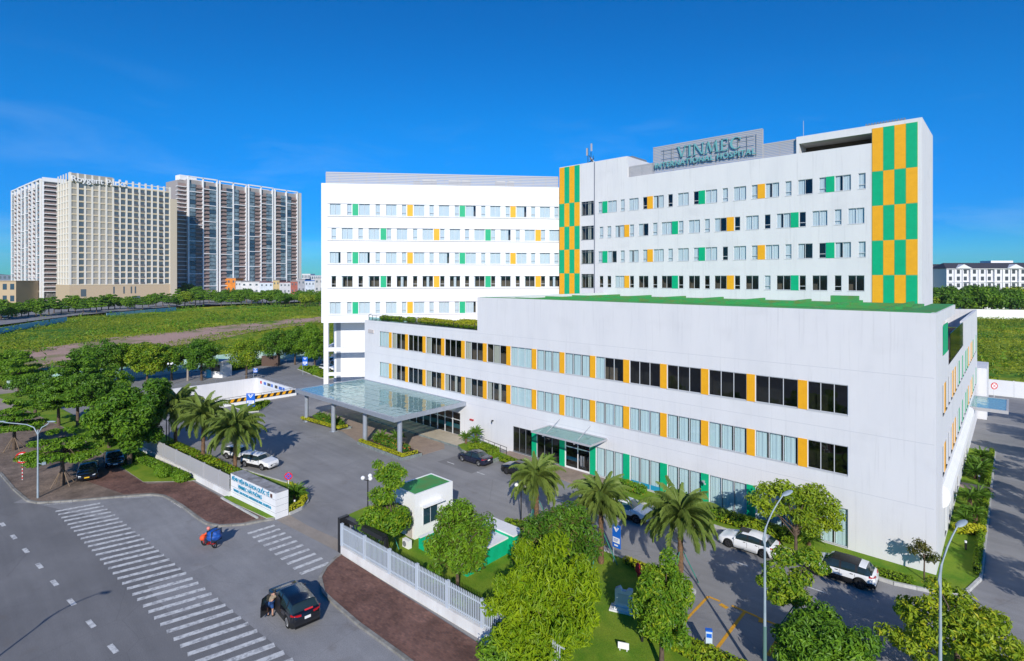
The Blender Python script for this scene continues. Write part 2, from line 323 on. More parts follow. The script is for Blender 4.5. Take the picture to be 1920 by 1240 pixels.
# ---------------------------------------------------------------- asphalt with patches, oil and tracks
def asphalt(name, base, worn, scale=0.12):
    m = mat(name, base, 0.9, 0.2, col2=worn, scale=scale, detail=10, lo=0.36, hi=0.66, bump=0.35, bscale=40, bdist=0.01, fine=0.16, fscale=22)
    t = m.node_tree; b = t.nodes['Principled BSDF']; lk = t.links.new
    old = b.inputs['Base Color'].links[0].from_socket
    g = t.nodes.new('ShaderNodeNewGeometry'); mp_ = t.nodes.new('ShaderNodeMapping'); mp_.inputs['Scale'].default_value = (0.06, 0.8, 1); lk(g.outputs['Position'], mp_.inputs[0])
    n = t.nodes.new('ShaderNodeTexNoise'); n.inputs['Scale'].default_value = 1.6; n.inputs['Detail'].default_value = 6; lk(mp_.outputs[0], n.inputs['Vector'])
    r = t.nodes.new('ShaderNodeMapRange'); r.inputs['From Min'].default_value = 0.35; r.inputs['From Max'].default_value = 0.65
    r.inputs['To Min'].default_value = 0.93; r.inputs['To Max'].default_value = 1.05; lk(n.outputs['Fac'], r.inputs['Value'])
    x = t.nodes.new('ShaderNodeMixRGB'); x.blend_type = 'MULTIPLY'; x.inputs['Fac'].default_value = 1; lk(old, x.inputs['Color1']); lk(r.outputs[0], x.inputs['Color2'])
    n2 = t.nodes.new('ShaderNodeTexNoise'); n2.inputs['Scale'].default_value = 0.45; n2.inputs['Detail'].default_value = 7; n2.inputs['Roughness'].default_value = 0.6; lk(g.outputs['Position'], n2.inputs['Vector'])
    r2 = t.nodes.new('ShaderNodeMapRange'); r2.inputs['From Min'].default_value = 0.60; r2.inputs['From Max'].default_value = 0.74; r2.inputs['To Max'].default_value = 0.45
    lk(n2.outputs['Fac'], r2.inputs['Value'])
    y = t.nodes.new('ShaderNodeMixRGB'); y.inputs['Color2'].default_value = (0.17, 0.145, 0.125, 1); lk(x.outputs[0], y.inputs['Color1']); lk(r2.outputs[0], y.inputs['Fac'])
    # fine cracks
    vo = t.nodes.new('ShaderNodeTexVoronoi'); vo.feature = 'DISTANCE_TO_EDGE'; vo.inputs['Scale'].default_value = 0.22; 
    n4 = t.nodes.new('ShaderNodeTexNoise'); n4.inputs['Scale'].default_value = 1.2; n4.inputs['Detail'].default_value = 5
    lk(g.outputs['Position'], n4.inputs['Vector'])
    va = t.nodes.new('ShaderNodeMixRGB'); va.inputs['Fac'].default_value = 0.12
    lk(g.outputs['Position'], va.inputs['Color1']); lk(n4.outputs['Color'], va.inputs['Color2']); lk(va.outputs[0], vo.inputs['Vector'])
    r4 = t.nodes.new('ShaderNodeMapRange'); r4.inputs['From Min'].default_value = 0.0; r4.inputs['From Max'].default_value = 0.006
    r4.inputs['To Min'].default_value = 0.86; r4.inputs['To Max'].default_value = 1.0; lk(vo.outputs['Distance'], r4.inputs['Value'])
    z = t.nodes.new('ShaderNodeMixRGB'); z.blend_type = 'MULTIPLY'; z.inputs['Fac'].default_value = 1; lk(y.outputs[0], z.inputs['Color1']); lk(r4.outputs[0], z.inputs['Color2'])
    lk(z.outputs[0], b.inputs['Base Color'])
    return m
ROAD = asphalt('road_asphalt', (0.172, 0.170, 0.172), (0.235, 0.231, 0.230))
YARD = asphalt('yard_asphalt', (0.240, 0.237, 0.240), (0.315, 0.310, 0.308), 0.16)
YARDP = asphalt('pale_asphalt', (0.250, 0.249, 0.252), (0.320, 0.316, 0.316), 0.3)
GROUND = mat('open_ground', (0.075, 0.150, 0.025), 0.95, 0.1, col2=(0.20, 0.20, 0.07), scale=0.012, detail=10, fine=0.15, fscale=0.5)

def sheet(name, poly, z, m, holes=None, label=None, kind='structure'):
    if not holes:
        mb = MB(); n = len(poly)
        a = sum(poly[i][0]*poly[(i+1)%n][1]-poly[(i+1)%n][0]*poly[i][1] for i in range(n))
        if a < 0: poly = poly[::-1]
        mb.add([(p[0], p[1], z) for p in poly], [tuple(range(n))])
    else:
        mb = MB(); xs = [p[0] for p in poly]; ys = [p[1] for p in poly]; X0, X1, Y0, Y1 = min(xs), max(xs), min(ys), max(ys)
        hx0, hx1, hy0, hy1 = holes
        for a in ((X0, hx0, Y0, Y1), (hx1, X1, Y0, Y1), (hx0, hx1, Y0, hy0), (hx0, hx1, hy1, Y1)):
            mb.quad((a[0], a[2], z), (a[1], a[2], z), (a[1], a[3], z), (a[0], a[3], z))
    o = mb.build(name, m); tag(o, label, None, None, kind); return o

PIT = (-98.5, -84.0, -16.0, -2.6)     # the basement ramp
# ground to the horizon (with the ramp's opening), and the site's asphalt
sheet('ground', [(-7000, -7000), (7000, -7000), (7000, 7000), (-7000, 7000)], -0.03, GROUND, PIT)
sheet('site_asphalt', [(-123.5, -41.0), (13.0, -41.0), (13.0, 75.4), (-123.5, 75.4)], 0.0, YARD, PIT)
roadpoly = [gp(0, 888), gp(26, 918), gp(52, 940.6), gp(70, 944.4)]
a0, a1 = Vector((-70.6, -39.2)), Vector((-58.3, -37.8)); dr = (a1 - a0).normalized()
far_l = a0 - dr * 160
sheet('main_road', [tuple(far_l), (-58.0, -37.75), (-41.0, -30.9), (-30.5, -29.6), (-22, -28.2), (60.0, -26.9), (60.0, -75.0), (-240.0, -75.0)], 0.004, ROAD)
sheet('entrance_apron', [(-60.5, -38.55), (-59.5, -38.2), (-58.25, -37.7), (-56.55, -35.5), (-54.85, -32.9), (-53.05, -30.5), (-52.0, -29.95), (-48.2, -29.55), (-43.3, -29.2), (-42.1, -28.8), (-40.8, -27.2), (-40.0, -24.0), (-31.2, -24.0), (-29.5, -27.0), (-27.6, -28.0), (-18.5, -28.0), (-18.5, -31.5), (-54.3, -34.2), (-60.0, -39.2)], 0.008, YARDP)
sheet('concrete_threshold', [gp(519, 976), gp(543, 966), gp(575, 985), gp(634, 1012), gp(636, 1036)], 0.016, mat('threshold_concrete', (0.37, 0.32, 0.27), 0.85, 0.2, col2=(0.30, 0.26, 0.22), scale=0.7, fine=0.12, fscale=12))

# mended rectangles of asphalt
for i_, (xa_, ya_, xb_, yb_) in enumerate(((-41.2, -7.6, -36.0, -4.2), (-36.5, -35.0, -31.8, -31.2), (-66, -50, -56, -45.5), (-20, -43, -14, -40))):
    sheet('asphalt_patch', [(xa_, ya_), (xb_, ya_ + .1), (xb_ - .1, yb_), (xa_ + .05, yb_ - .1)], 0.012 if i_ > 0 else 0.004, ROAD if i_ == 0 else YARD)
# road paint: one object per stripe, sheets 4 mm over the asphalt
def stripes(root, name, items, m, z=0.016):
    for (a, b, wd) in items:
        a = Vector(a); b = Vector(b); d = (b - a); c = (a + b) / 2; Ln = d.length
        ax = d.normalized(); n = Vector((-ax.y, ax.x)) * wd / 2
        mb = MB(); q = [a - n - c, b - n - c, b + n - c, a + n - c]
        mb.add([(p.x, p.y, 0) for p in q], [(0, 1, 2, 3)]); mb.build(name, m, root, (c.x, c.y, z))
zc = empty('zebra_crossing', 'long zebra crossing of white bars across the hospital entrance, parallel to the main road', None, (0, 0, 0), kind='structure')
its = []
for i in range(35):
    t = i / 34.0; x0 = -54.9 + t * 32.0
    jit = random.uniform(-0.05, 0.05)
    its.append(((x0 - 0.15 + jit, -37.0 + t * 1.9), (x0 + 0.55 + jit, -34.1 + t * 2.3), 0.36 if t < 0.9 else 0.42))
stripes(zc, 'crossing_bar', its, PAINT)
zc2 = empty('short_crossing', 'short zebra crossing of worn white bars right in front of the gate opening', None, (0, 0, 0), kind='structure')
stripes(zc2, 'crossing_bar', [((-39.2 + k * 0.93, -27.8), (-39.1 + k * 0.93, -25.8), 0.34) for k in range(10)], PAINT)
ld = empty('lane_line', 'dashed white line of short strokes along the main road', None, (0, 0, 0), kind='structure')
dsh = [(5, 984), (25, 1007), (48, 1034), (73, 1062), (102, 1094), (134, 1130), (171, 1171), (212, 1217)]
P = [Vector(gp(*p)) for p in dsh]; dv = (P[-1] - P[0]) / 7.0
stripes(ld, 'dash', [(tuple(P[0] + dv * k - dv.normalized() * 0.5), tuple(P[0] + dv * k + dv.normalized() * 0.5), 0.26) for k in range(-8, 12)], PAINT)
lb = empty('parking_lines', 'row of thin white strokes beside the low block where cars park', None, (0, 0, 0), kind='structure')
stripes(lb, 'stroke', [((x, -6.9), (x + 1.1, -6.9), 0.13) for x in (-40.4, -35.9, -31.3, -26.2, -20.6, -15.2, -10.6, -5.9)], PAINT, 0.012)
# yellow bays
yb = empty('yellow_bays', 'yellow marked charging bays at the right end of the lawn', None, (0, 0, 0), kind='structure')
def Y(*p): return tuple(gp(*p))
stripes(yb, 'yellow_line', [(Y(1302, 1146), Y(1328, 1119), 0.16), (Y(1328, 1119), Y(1350, 1128), 0.16), (Y(1372, 1136), Y(1420, 1157), 0.18), (Y(1420, 1158), Y(1472, 1178), 0.16),
        (Y(1396, 1148), Y(1340, 1222), 0.18), (Y(1472, 1178), Y(1440, 1230), 0.2), (Y(1302, 1146), Y(1262, 1190), 0.14)], PAINTY, 0.012)
stripes(yb, 'yellow_arrow', [(Y(1350, 1133), Y(1364, 1141), 0.3), (Y(1422, 1164), Y(1436, 1168), 0.3)], PAINTY, 0.012)
for o_ in yb.children: pass

# ---------------------------------------------------------------- pavements, lawns and kerbs
def slab(name, poly, z0, z1, m, mt=None):
    mb = MB(); mb.prism(poly, z0, z1, 0, 1 if mt else None); o = mb.build(name, [m, mt] if mt else m); return tag(o, kind='structure')
KB = [gp(*p) for p in [(0, 888), (26, 918.6), (51.6, 940.6), (69.7, 944.4), (137, 940.6), (214, 934), (284, 929), (307, 931.5), (320, 938), (343, 951.7), (366.7, 970), (386.7, 983), (410, 988), (460, 985), (493, 978), (515, 975)]]
PV = [tuple(far_l)] + KB + [(-47.6, -26.6), (-53.6, -27.0), (-84, -29.8), (-140, -33.5), (-230, -45)]
slab('brick_pavement', PV, -0.02, 0.11, KERB, TILEB)
# darker square of clean brick next to the sign
slab('brick_forecourt', [gp(200, 868), gp(277, 910), gp(362, 905), gp(420, 940), gp(483, 974), gp(455, 983), gp(410, 986), gp(388, 980), gp(345, 949), gp(320, 934), gp(305, 929), gp(286, 926), gp(232, 929), gp(150, 900)], 0.10, 0.116, TILE)
KR = [(-31.0, -24.75), (-30.85, -25.2), (-30.2, -26.3), (-29.3, -27.2), (-27.6, -27.9), (-26.2, -28.0), (-23.3, -28.1), (-20.0, -28.0), (40, -27.2)]
slab('brick_pavement', KR + [(40, -24.6)], -0.02, 0.115, KERB, TILE)
def kerbs(label, pts, seg=1.0, wd=0.2, z0=-0.02, z1=0.15, m=KERB, closed=False, off=0.0):
    root = empty('kerb', label, None, (pts[0][0], pts[0][1], 0), kind='structure'); pts = [Vector(p) for p in pts]
    if closed: pts.append(pts[0])
    x0, y0 = pts[0]
    for a, b in zip(pts[:-1], pts[1:]):
        d = b - a; n = max(1, round(d.length / seg)); u = d.normalized(); q = Vector((-u.y, u.x)) * wd / 2
        for i in range(n):
            s_ = a + d * (i / n) + u * 0.012; e = a + d * ((i + 1) / n) - u * 0.012
            jz = z1 + random.uniform(-0.006, 0.006); c = (s_ + e) / 2
            mb = MB(); mb.prism([tuple(s_ - q - c), tuple(e - q - c), tuple(e + q - c), tuple(s_ + q - c)], z0, jz)
            mb.build('kerb_stone', m, root, (c.x - x0, c.y - y0, 0))
    return root
kerbs('grey kerb round the brick pavement left of the entrance', KB)
kerbs('grey kerb round the brick pavement in front of the picket fence', KR[:-1] + [(-12, -27.85)])
# lawns
LF0, LF1 = Vector((-84.5, -29.0)), Vector((-47.35, -26.05))        # left fence line
slab('lawn', [(-120, -36.2), (-84, -31.6), (-62.2, -30.6), (-57.0, -30.3), (-54.0, -27.2), (-54.0, -26.7), (-84.5, -29.1), (-120, -32)], 0.0, 0.15, KERB, LAWN)
slab('lawn', [gp(415, 936), gp(430, 932), gp(517, 974.5), gp(500, 975.5)], 0.0, 0.17, KERBW, LAWN)
kerbs('white kerb along the grass strip below the hospital name wall', [gp(415, 937), gp(483, 975.5)], 1.2, 0.14, 0.0, 0.24, KERBW)
BEDL = [(-40.05, -24.15), (-40.35, -23.0), (-41.2, -22.0), (-42.6, -21.2), (-44.2, -20.9), (-46.5, -21.2), (-51.5, -22.2), (-56, -23.0), (-73.7, -24.2), (-84, -25.2), (-84.3, -28.8), (-60, -26.9), (-47.8, -24.9)]
slab('planting_bed', BEDL, 0.0, 0.16, KERBW, LAWN)
kerbs('rounded pale kerb of the planting bed behind the name wall', BEDL[:8], 0.6, 0.14, 0.0, 0.22, KERBW)
LWN = [(-31.3, -24.0), (40, -23.2), (40, -30), (-5.3, -19.5), (-5.2, -17.2), (-10.8, -17.0), (-10.8, -12.2), (-17.0, -11.9), (-23.6, -12.0), (-25.4, -13.2), (-28.7, -16.0), (-31.9, -15.9), (-33.6, -17.0), (-33.6, -21.5), (-31.3, -22.2)]
slab('lawn', [(-31.0, -24.1), (-4.9, -23.6), (-4.9, -17.3), (-10.8, -17.1), (-10.8, -12.3), (-17.0, -11.9), (-22.0, -12.0), (-25.4, -13.2), (-28.5, -16.0), (-31.9, -15.9), (-34.6, -17.2), (-36.6, -19.0), (-36.2, -21.6), (-33.5, -21.9), (-31.0, -22.2)], 0.0, 0.15, KERBW, LAWN)
kerbs('pale kerb between the lawn and the parking lane', [(-10.8, -17.1), (-10.8, -12.3), (-17.0, -11.9), (-22.0, -12.0), (-25.4, -13.2), (-28.5, -16.0)], 1.0, 0.14, 0, 0.2, KERBW)
slab('lawn', [(-24.3, -2.6), (-1.9, -2.95), (0.4, -2.3), (1.6, -0.9), (2.15, 1.5), (2.15, 20.3), (0.0, 20.3), (0.0, -0.02), (-24.3, -0.02)], 0.0, 0.14, KERBW, LAWN)
slab('lawn', [(0, 22.0), (2.15, 22.0), (2.15, 36.0), (0, 36.0)], 0.0, 0.14, KERBW, LAWN)
slab('side_step', [(0, 20.35), (2.3, 20.35), (2.3, 21.95), (0, 21.95)], 0.0, 0.16, PINKF)
kerbs('pale kerb along the grass strip at the foot of the low block', [(-24.3, -2.6), (-1.9, -2.95), (0.4, -2.3), (1.6, -0.9), (2.15, 1.5), (2.2, 20.3)], 1.0, 0.16, 0.0, 0.2, KERBW)
kerbs('pale kerb along the far grass strip beside the side road', [(2.2, 22.0), (2.2, 36.0), (0.3, 36.0)], 1.0, 0.16, 0.0, 0.2, KERBW)
slab('planting_bed', [(-5.0, -19.0), (-5.0, -13.3), (-3.4, -13.3), (1.0, -16.5), (4.0, -22), (-4.9, -23.0)], 0.0, 0.15, KERBW, LAWN)
slab('planting_bed', [(0.9, -8.8), (0.2, -11.5), (2.8, -14.5), (6.0, -14.0), (4.6, -8.0), (2.3, -7.0)], 0.0, 0.15, KERBW, LAWN)
# courtyard paving under the canopy
slab('porch_paving', [(-59.0, -8.35), (-52.9, -9.6), (-44.2, -9.4), (-44.0, -4.2), (-46.0, -2.6), (-46.0, 0), (-67, 0), (-72, -1.5), (-68, -8.5)], 0.0, 0.02, PINKF)
slab('porch_step', [(-62.0, -3.0), (-43.2, -3.0), (-42.9, -2.3), (-42.9, -0.01), (-62.0, -0.01)], 0.0, 0.24, STONE, BEIGEF)
slab('side_door_paving', [(-37.8, -0.01), (-37.8, -1.7), (-30.2, -2.1), (-29.4, -2.6), (-24.8, -3.3), (-24.5, -0.01)], 0.0, 0.13, PINKF)

# stencilled marks on the kerb edge
km = empty('kerb_marks', 'rows of small white stencilled marks on the road edge by the left pavement', None, (0, 0, 0), kind='structure')
mk = []
for (ua, va), (ub, vb), n_ in (((84, 947), (136, 943), 14), ((232, 935), (286, 931), 14), ((322, 941), (342, 953), 7)):
    for i in range(n_):
        p = Vector(gp(ua + (ub - ua) * i / n_, va + (vb - va) * i / n_)); q = Vector(gp(ua + (ub - ua) * (i + .62) / n_, va + (vb - va) * (i + .62) / n_)); mk.append((tuple(p), tuple(q), random.uniform(.12, .22)))
stripes(km, 'mark', mk, PAINT, 0.02)
# ---------------------------------------------------------------- the hospital
HOS = empty('hospital_building', 'large white hospital with green and yellow panels: low block, tower and splayed wing', 'hospital', (0, 0, 0))
def frame_m(origin, ang):          # local u along the wall, y inward, z up
    return Matrix.Translation(Vector(origin)) @ Matrix.Rotation(ang, 4, 'Z')
def holed_wall(mb, M, u0, u1, z0, z1, rows, depth=0.16, room=1.6, m=0, mi=1):
    """outer skin from u0 to u1 with real openings, reveals and a small room behind every opening. rows: (zb, zt, [(ua, ub), ...])"""
    t = MB(); z = z0
    for zb, zt, hs_ in sorted(rows, key=lambda r: r[0]):
        if zb > z: t.quad((u0, 0, z), (u1, 0, z), (u1, 0, zb), (u0, 0, zb), m)
        u = u0
        for ua, ub in sorted(hs_):
            if ua > u: t.quad((u, 0, zb), (ua, 0, zb), (ua, 0, zt), (u, 0, zt), m)
            d = depth; r = room
            t.quad((ua, 0, zb), (ua, 0, zt), (ua, d, zt), (ua, d, zb), m); t.quad((ub, 0, zb), (ub, d, zb), (ub, d, zt), (ub, 0, zt), m)
            t.quad((ua, 0, zb), (ua, d, zb), (ub, d, zb), (ub, 0, zb), m); t.quad((ua, 0, zt), (ub, 0, zt), (ub, d, zt), (ua, d, zt), m)
            e = 0.25
            a, b_, c, f = ua - e, ub + e, zb - e, zt + 0.1
            t.quad((a, d, c), (a, d, f), (a, r, f), (a, r, c), mi); t.quad((b_, d, c), (b_, r, c), (b_, r, f), (b_, d, f), mi)
            t.quad((a, d, c), (a, r, c), (b_, r, c), (b_, d, c), mi); t.quad((a, d, f), (b_, d, f), (b_, r, f), (a, r, f), mi)
            t.quad((a, r, c), (a, r, f), (b_, r, f), (b_, r, c), mi)
            u = ub
        if u < u1: t.quad((u, 0, zb), (u1, 0, zb), (u1, 0, zt), (u, 0, zt), m)
        z = zt
    if z < z1: t.quad((u0, 0, z), (u1, 0, z), (u1, 0, z1), (u0, 0, z1), m)
    t.xf(M); mb.add(t.v, t.f); mb.m[-len(t.m):] = t.m

# shared meshes for window pieces -------------------------------------------------
_cache = {}
def frame_mesh(wd, ht, n, fr=0.05, m=None, sill=True, cross=None, dd=0.06):
    k = ('f', round(wd, 2), round(ht, 2), n, cross, m.name)
    if k not in _cache:
        b = MB(); y0, y1 = 0.05, 0.05 + dd
        b.box(0, fr, y0, y1, 0, ht); b.box(wd - fr, wd, y0, y1, 0, ht); b.box(fr, wd - fr, y0, y1, 0, fr); b.box(fr, wd - fr, y0, y1, ht - fr, ht)
        for i in range(1, n):
            x = wd * i / n; b.box(x - fr * 0.45, x + fr * 0.45, y0, y1, fr, ht - fr)
        if cross: b.box(fr, wd - fr, y0 - 0.004, y1 - 0.004, cross * ht - fr * 0.6, cross * ht + fr * 0.6)
        if sill: b.box(-0.04, wd + 0.04, -0.035, y0, -0.05, 0.0)
        _cache[k] = b.mesh('window', m)
    return _cache[k]
def pane_mesh(wd, ht, g):
    k = ('p', round(wd, 2), round(ht, 2), g.name)
    if k not in _cache: _cache[k] = MB().quad((0, 0, 0), (wd, 0, 0), (wd, 0, ht), (0, 0, ht)).mesh('pane', g)
    return _cache[k]
def curtain_mesh(wd, ht, m):
    k = ('c', round(wd, 2), round(ht, 2), m.name)
    if k not in _cache:
        n = max(4, int(wd / 0.09)); b = MB(); vs = []
        for i in range(n + 1):
            y = 0.011 * math.sin(i * 2.1) + 0.008 * math.sin(i * 0.9) ; vs += [(wd * i / n, y, 0), (wd * i / n, y, ht)]
        b.add(vs, [(2*i, 2*i+2, 2*i+3, 2*i+1) for i in range(n)], 0, False); _cache[k] = b.mesh('curtain', m)
    return _cache[k]
def window(M, u, z, wd, ht, n, fm, g, curt=None, cm=None, cross=None, parent=None, name='window', fr=0.05):
    """window at u, z in wall frame M: frame with n panes; curt = list of (start, end) fractions covered by curtain"""
    ang = M.to_euler().z; p = M @ Vector((u, 0, z))
    o = put(name, frame_mesh(wd, ht, n, fr, fm, True, cross), parent or HOS, p, (0, 0, ang))
    pw = wd / n
    for i in range(n):
        put('pane', pane_mesh(pw - fr * 1.0, ht - 2 * fr, g), o, (i * pw + fr * 0.5, 0.085, fr))
    for a, b in (curt or []):
        put('curtain', curtain_mesh((b - a) * wd - 0.02, ht - 0.04, cm or CURTW), o, (a * wd + 0.01, 0.20, 0.02))
    return o
rw = random.Random(11)

# ---- low block (podium): front on y = 0, x from -67 to 0
PX0, TALL = -67.0, -43.0
ZP, ZT = 17.15, 13.2
MF = frame_m((0, 0, 0), 0)
yel = [-60.83 + 3.755 * k for k in range(15)]       # the yellow piers
gaps = [(-63.24, yel[0])] + [(yel[k] + 0.66, yel[k + 1]) for k in range(14)] + [(yel[14] + 0.66, -4.98)]
gr = [yel[k] for k in (7, 8, 9, 10, 11, 12, 13, 14)]
g0 = [(-37.3, gr[0])] + [(gr[k] + 0.7, gr[k + 1]) for k in range(7)] + [(gr[7] + 0.7, -4.98)]
R2B, R2T, R1B, R1T, R0B, R0T = 9.66, 11.80, 5.36, 7.44, 0.22, 2.98
body = MB()
holed_wall(body, MF, PX0, 0, 0, ZT, [(R2B, R2T, gaps), (R1B, R1T, gaps), (R0B, R0T, g0 + [(-60.5, -46.0)])], 0.14, 1.7)
body.quad((TALL, 0, ZT), (0, 0, ZT), (0, 0, ZP), (TALL, 0, ZP))
# side wall on x = 0, y from 0 to 54
MS = frame_m((0, 0, 0), R(90))
sw = []
u = 4.4; rs = random.Random(3)
while u < 51.0:
    sw.append(('w', u, u + 1.15)); sw.append((rs.choice(['g', 'y', 'y', 'g', 'n']), u + 1.22, u + 1.95)); u += 2.35
holes = [(a, b) for k, a, b in sw if k == 'w']
holed_wall(body, MS, 0, 54, 0, 12.3, [(R2B, R2T, holes), (R1B, R1T, holes), (0.5, 2.9, [(6.0, 7.4), (9.5, 11.0), (14.0, 15.5), (18.0, 19.4), (24.0, 25.5), (28.5, 30.0)])], 0.14, 1.2)
body.quad((0, 0, 12.3), (0, 4.4, 12.3), (0, 4.4, ZP), (0, 0, ZP))
body.quad((0, 4.4, 12.3), (0, 9.2, 12.3), (0, 9.2, 13.9), (0, 4.4, 13.9))
body.quad((0, 9.2, 12.3), (0, 26.6, 12.3), (0, 26.6, 12.7), (0, 9.2, 12.7))
body.quad((0, 26.6, 12.3), (0, 54, 12.3), (0, 54, 15.05), (0, 26.6, 15.05))
put('wall', body.mesh('wall', [WHITE, INTER]), HOS)
# parapets, terrace and roof of the low block
pp = MB()
pp.box(TALL + 0.003, -0.003, 0.004, 0.55, ZP - 0.9, ZP - 0.002)                                    # front parapet of the tall part
pp.box(TALL, TALL + 0.55, 0.004, 26.8, 12.6, ZP - 0.004)                            # left flank of the tall part
pp.box(-0.55, -0.002, 0.55, 15.8, ZP - 0.82, ZP - 0.006)                              # right parapet
pp.box(-3.2, -0.004, 0.6, 4.4, 12.35, 16.0)
pp.box(-0.3, -0.004, 26.6, 54, 12.5, 15.046); pp.box(-12, -0.31, 53.7, 54, 12.5, 15.05); pp.box(-12, -3.4, 53.4, 53.69, 12.4, 15.05)
pp.box(PX0 + 0.003, TALL - 0.003, 0.004, 0.3, 12.3, ZT - 0.002); pp.box(PX0 + 0.002, PX0 + 0.3, 0.31, 24, 12.3, ZT - 0.004)
pp.box(-3.2, -2.9, 4.42, 26.8, 12.4, 16.2)                                        # wall at the back of the corner terrace
put('parapet', pp.mesh('parapet', WHITE), HOS)
bk = MB(); bk.box(PX0, PX0 + 0.02, 0.002, 26, 0, ZT - 0.9); bk.box(-66.9, -0.01, 53.9, 53.98, 0, 12.3)
put('rear_wall', bk.mesh('rear_wall', WHITE), HOS)
rf = MB(); rf.box(TALL + 0.56, -3.21, 0.56, 26.8, 15.9, 16.72); rf.box(-3.205, -0.56, 0.56, 15.8, 15.95, 16.72)
put('green_roof', rf.mesh('green_roof', GROOF), HOS)
rb = MB()
for x in (-38.5, -33.5, -28.5, -23.5, -18.5, -13.5, -8.5, -4.0): rb.box(x, x + 0.28, 1.32, 24, 16.73, 17.05)
for y_ in (6.0, 12.0, 18.0): rb.box(TALL + 0.57, -3.3, y_, y_ + 0.25, 16.73, 16.98)
rb.box(TALL + 0.3, -0.3, 0.12, 1.3, ZP, ZP + 0.03); rb.box(-1.6, -0.12, 1.31, 15.8, ZP - .004, ZP + 0.03); rb.box(-11.2, -8.6, 23.4, 24.2, 16.73, 17.5)
put('roof_rib', rb.mesh('roof_rib', GROOF), HOS)
ter = MB(); ter.box(PX0 + 0.31, TALL - 0.01, 0.31, 26, 12.2, 12.42, 0)
put('terrace_floor', ter.mesh('terrace_floor', TERR), HOS)
te2 = MB(); te2.box(-2.89, -0.31, 4.42, 53.6, 12.2, 12.42); te2.box(-12, -2.9, 26.9, 53.6, 12.19, 12.41); put('terrace_floor', te2.mesh('terrace_floor', TERR), HOS)
gpn = MB(); gpn.box(0.004, 0.05, 4.7, 7.9, 13.95, 16.1); put('green_panel', gpn.mesh('green_panel', GREEN), HOS)
gb = MB(); gb.box(-0.06, -0.03, 11.3, 26.5, 12.72, 15.0); put('glass_balustrade', gb.mesh('glass_balustrade', DGLASS), HOS)
led = MB(); led.add([(0.004, y, z) if k == 0 else (k, y, z) for y in (4.4, 36.5) for k, z in ((0, 3.1), (.30, 3.35), (.45, 3.8), (.42, 4.3), (.25, 4.6), (0, 4.7))], [(i, i + 1, i + 7, i + 6) for i in range(5)] + [(5, 4, 3, 2, 1, 0), (6, 7, 8, 9, 10, 11)])
put('side_ledge', led.mesh('side_ledge', WHITE2), HOS)
sc_ = MB(); sc_.box(0.0, 3.1, 37.2, 45.0, 4.55, 4.63, 0); sc_.box(0.0, 3.1, 37.0, 37.2, 4.3, 4.66, 1); sc_.box(3.1, 3.3, 37.0, 45.2, 4.3, 4.66, 1); sc_.box(0, 3.1, 45.0, 45.2, 4.3, 4.66, 1)
put('side_canopy', sc_.mesh('side_canopy', [CANG, LOUV]), HOS)
ann = MB(); ann.box(-12, 1.0, 54.2, 62, 0, 7.0); put('annex', ann.mesh('annex', WHITE), HOS)

def panel(M, u, z, wd, ht, m, name, proud=0.03):
    k = ('pl', round(wd, 2), round(ht, 2), m.name)
    if k not in _cache: _cache[k] = MB().box(0, wd, -proud, 0.0 + 0.02, 0, ht).mesh(name, m)
    return put(name, _cache[k], HOS, M @ Vector((u, 0, z)), (0, 0, M.to_euler().z))
curtained2 = {7, 8, 9}
for zb, zt, row in ((R2B, R2T, 2), (R1B, R1T, 1)):
    for k, (a, b) in enumerate(gaps):
        if row == 2: c = [(0, 1)] if k in curtained2 or k == 0 else ([(0, .33)] if k in (1, 3, 5, 10) else ([(0.33, .6)] if k == 6 else []))
        else: c = [(0, 1)] if 7 <= k <= 14 or k == 0 else ([(0, .33)] if k in (1, 3, 5) else ([] if k in (15, 2) else [(0.0, .2), (.55, .7)]))
        if k >= 8 and c == [(0, 1)]: c = [(j_ / 3 + .012, j_ / 3 + (.275 if rw.random() < .75 else .315)) for j_ in range(3)]  # curtains stop short; the dark gap stands in for frame shade
        dark = not c
        cm = CURTB if (k < 7 and k > 0) else CURT
        window(MF, a, zb, b - a, zt - zb, 3, FRAME, GLASS if c else DGLASS, c, cm)
    for k, x in enumerate(yel): panel(MF, x + 0.01, zb - 0.01, 0.64, zt - zb + 0.02, YELLOW, 'yellow_panel')
# ground floor row
for k, (a, b) in enumerate(g0):
    if k == 2:
        continue
    c = [(j_ / 3 + .012, j_ / 3 + (.275 if rw.random() < .75 else .315)) for j_ in range(3)] if k > 2 else []  # same short curtains, with dark gaps in place of frame shade
    window(MF, a, R0B, b - a, R0T - R0B, 3, FRAME if k > 2 else FRAMED, GLASS if c else DGLASS, c, CURT)
for x in gr: panel(MF, x + 0.02, 0.16, 0.66, R0T - 0.14, GREEN, 'green_panel', 0.05)
bl = MB(); bl.box(g0[4][0] + 0.06, g0[4][1] - 0.06, 0.072, 0.078, R0B + 0.07, R0B + 0.5); put('blue_film', bl.mesh('blue_film', mat('blue_film', (0.02, 0.30, 0.50), 0.4)), HOS)
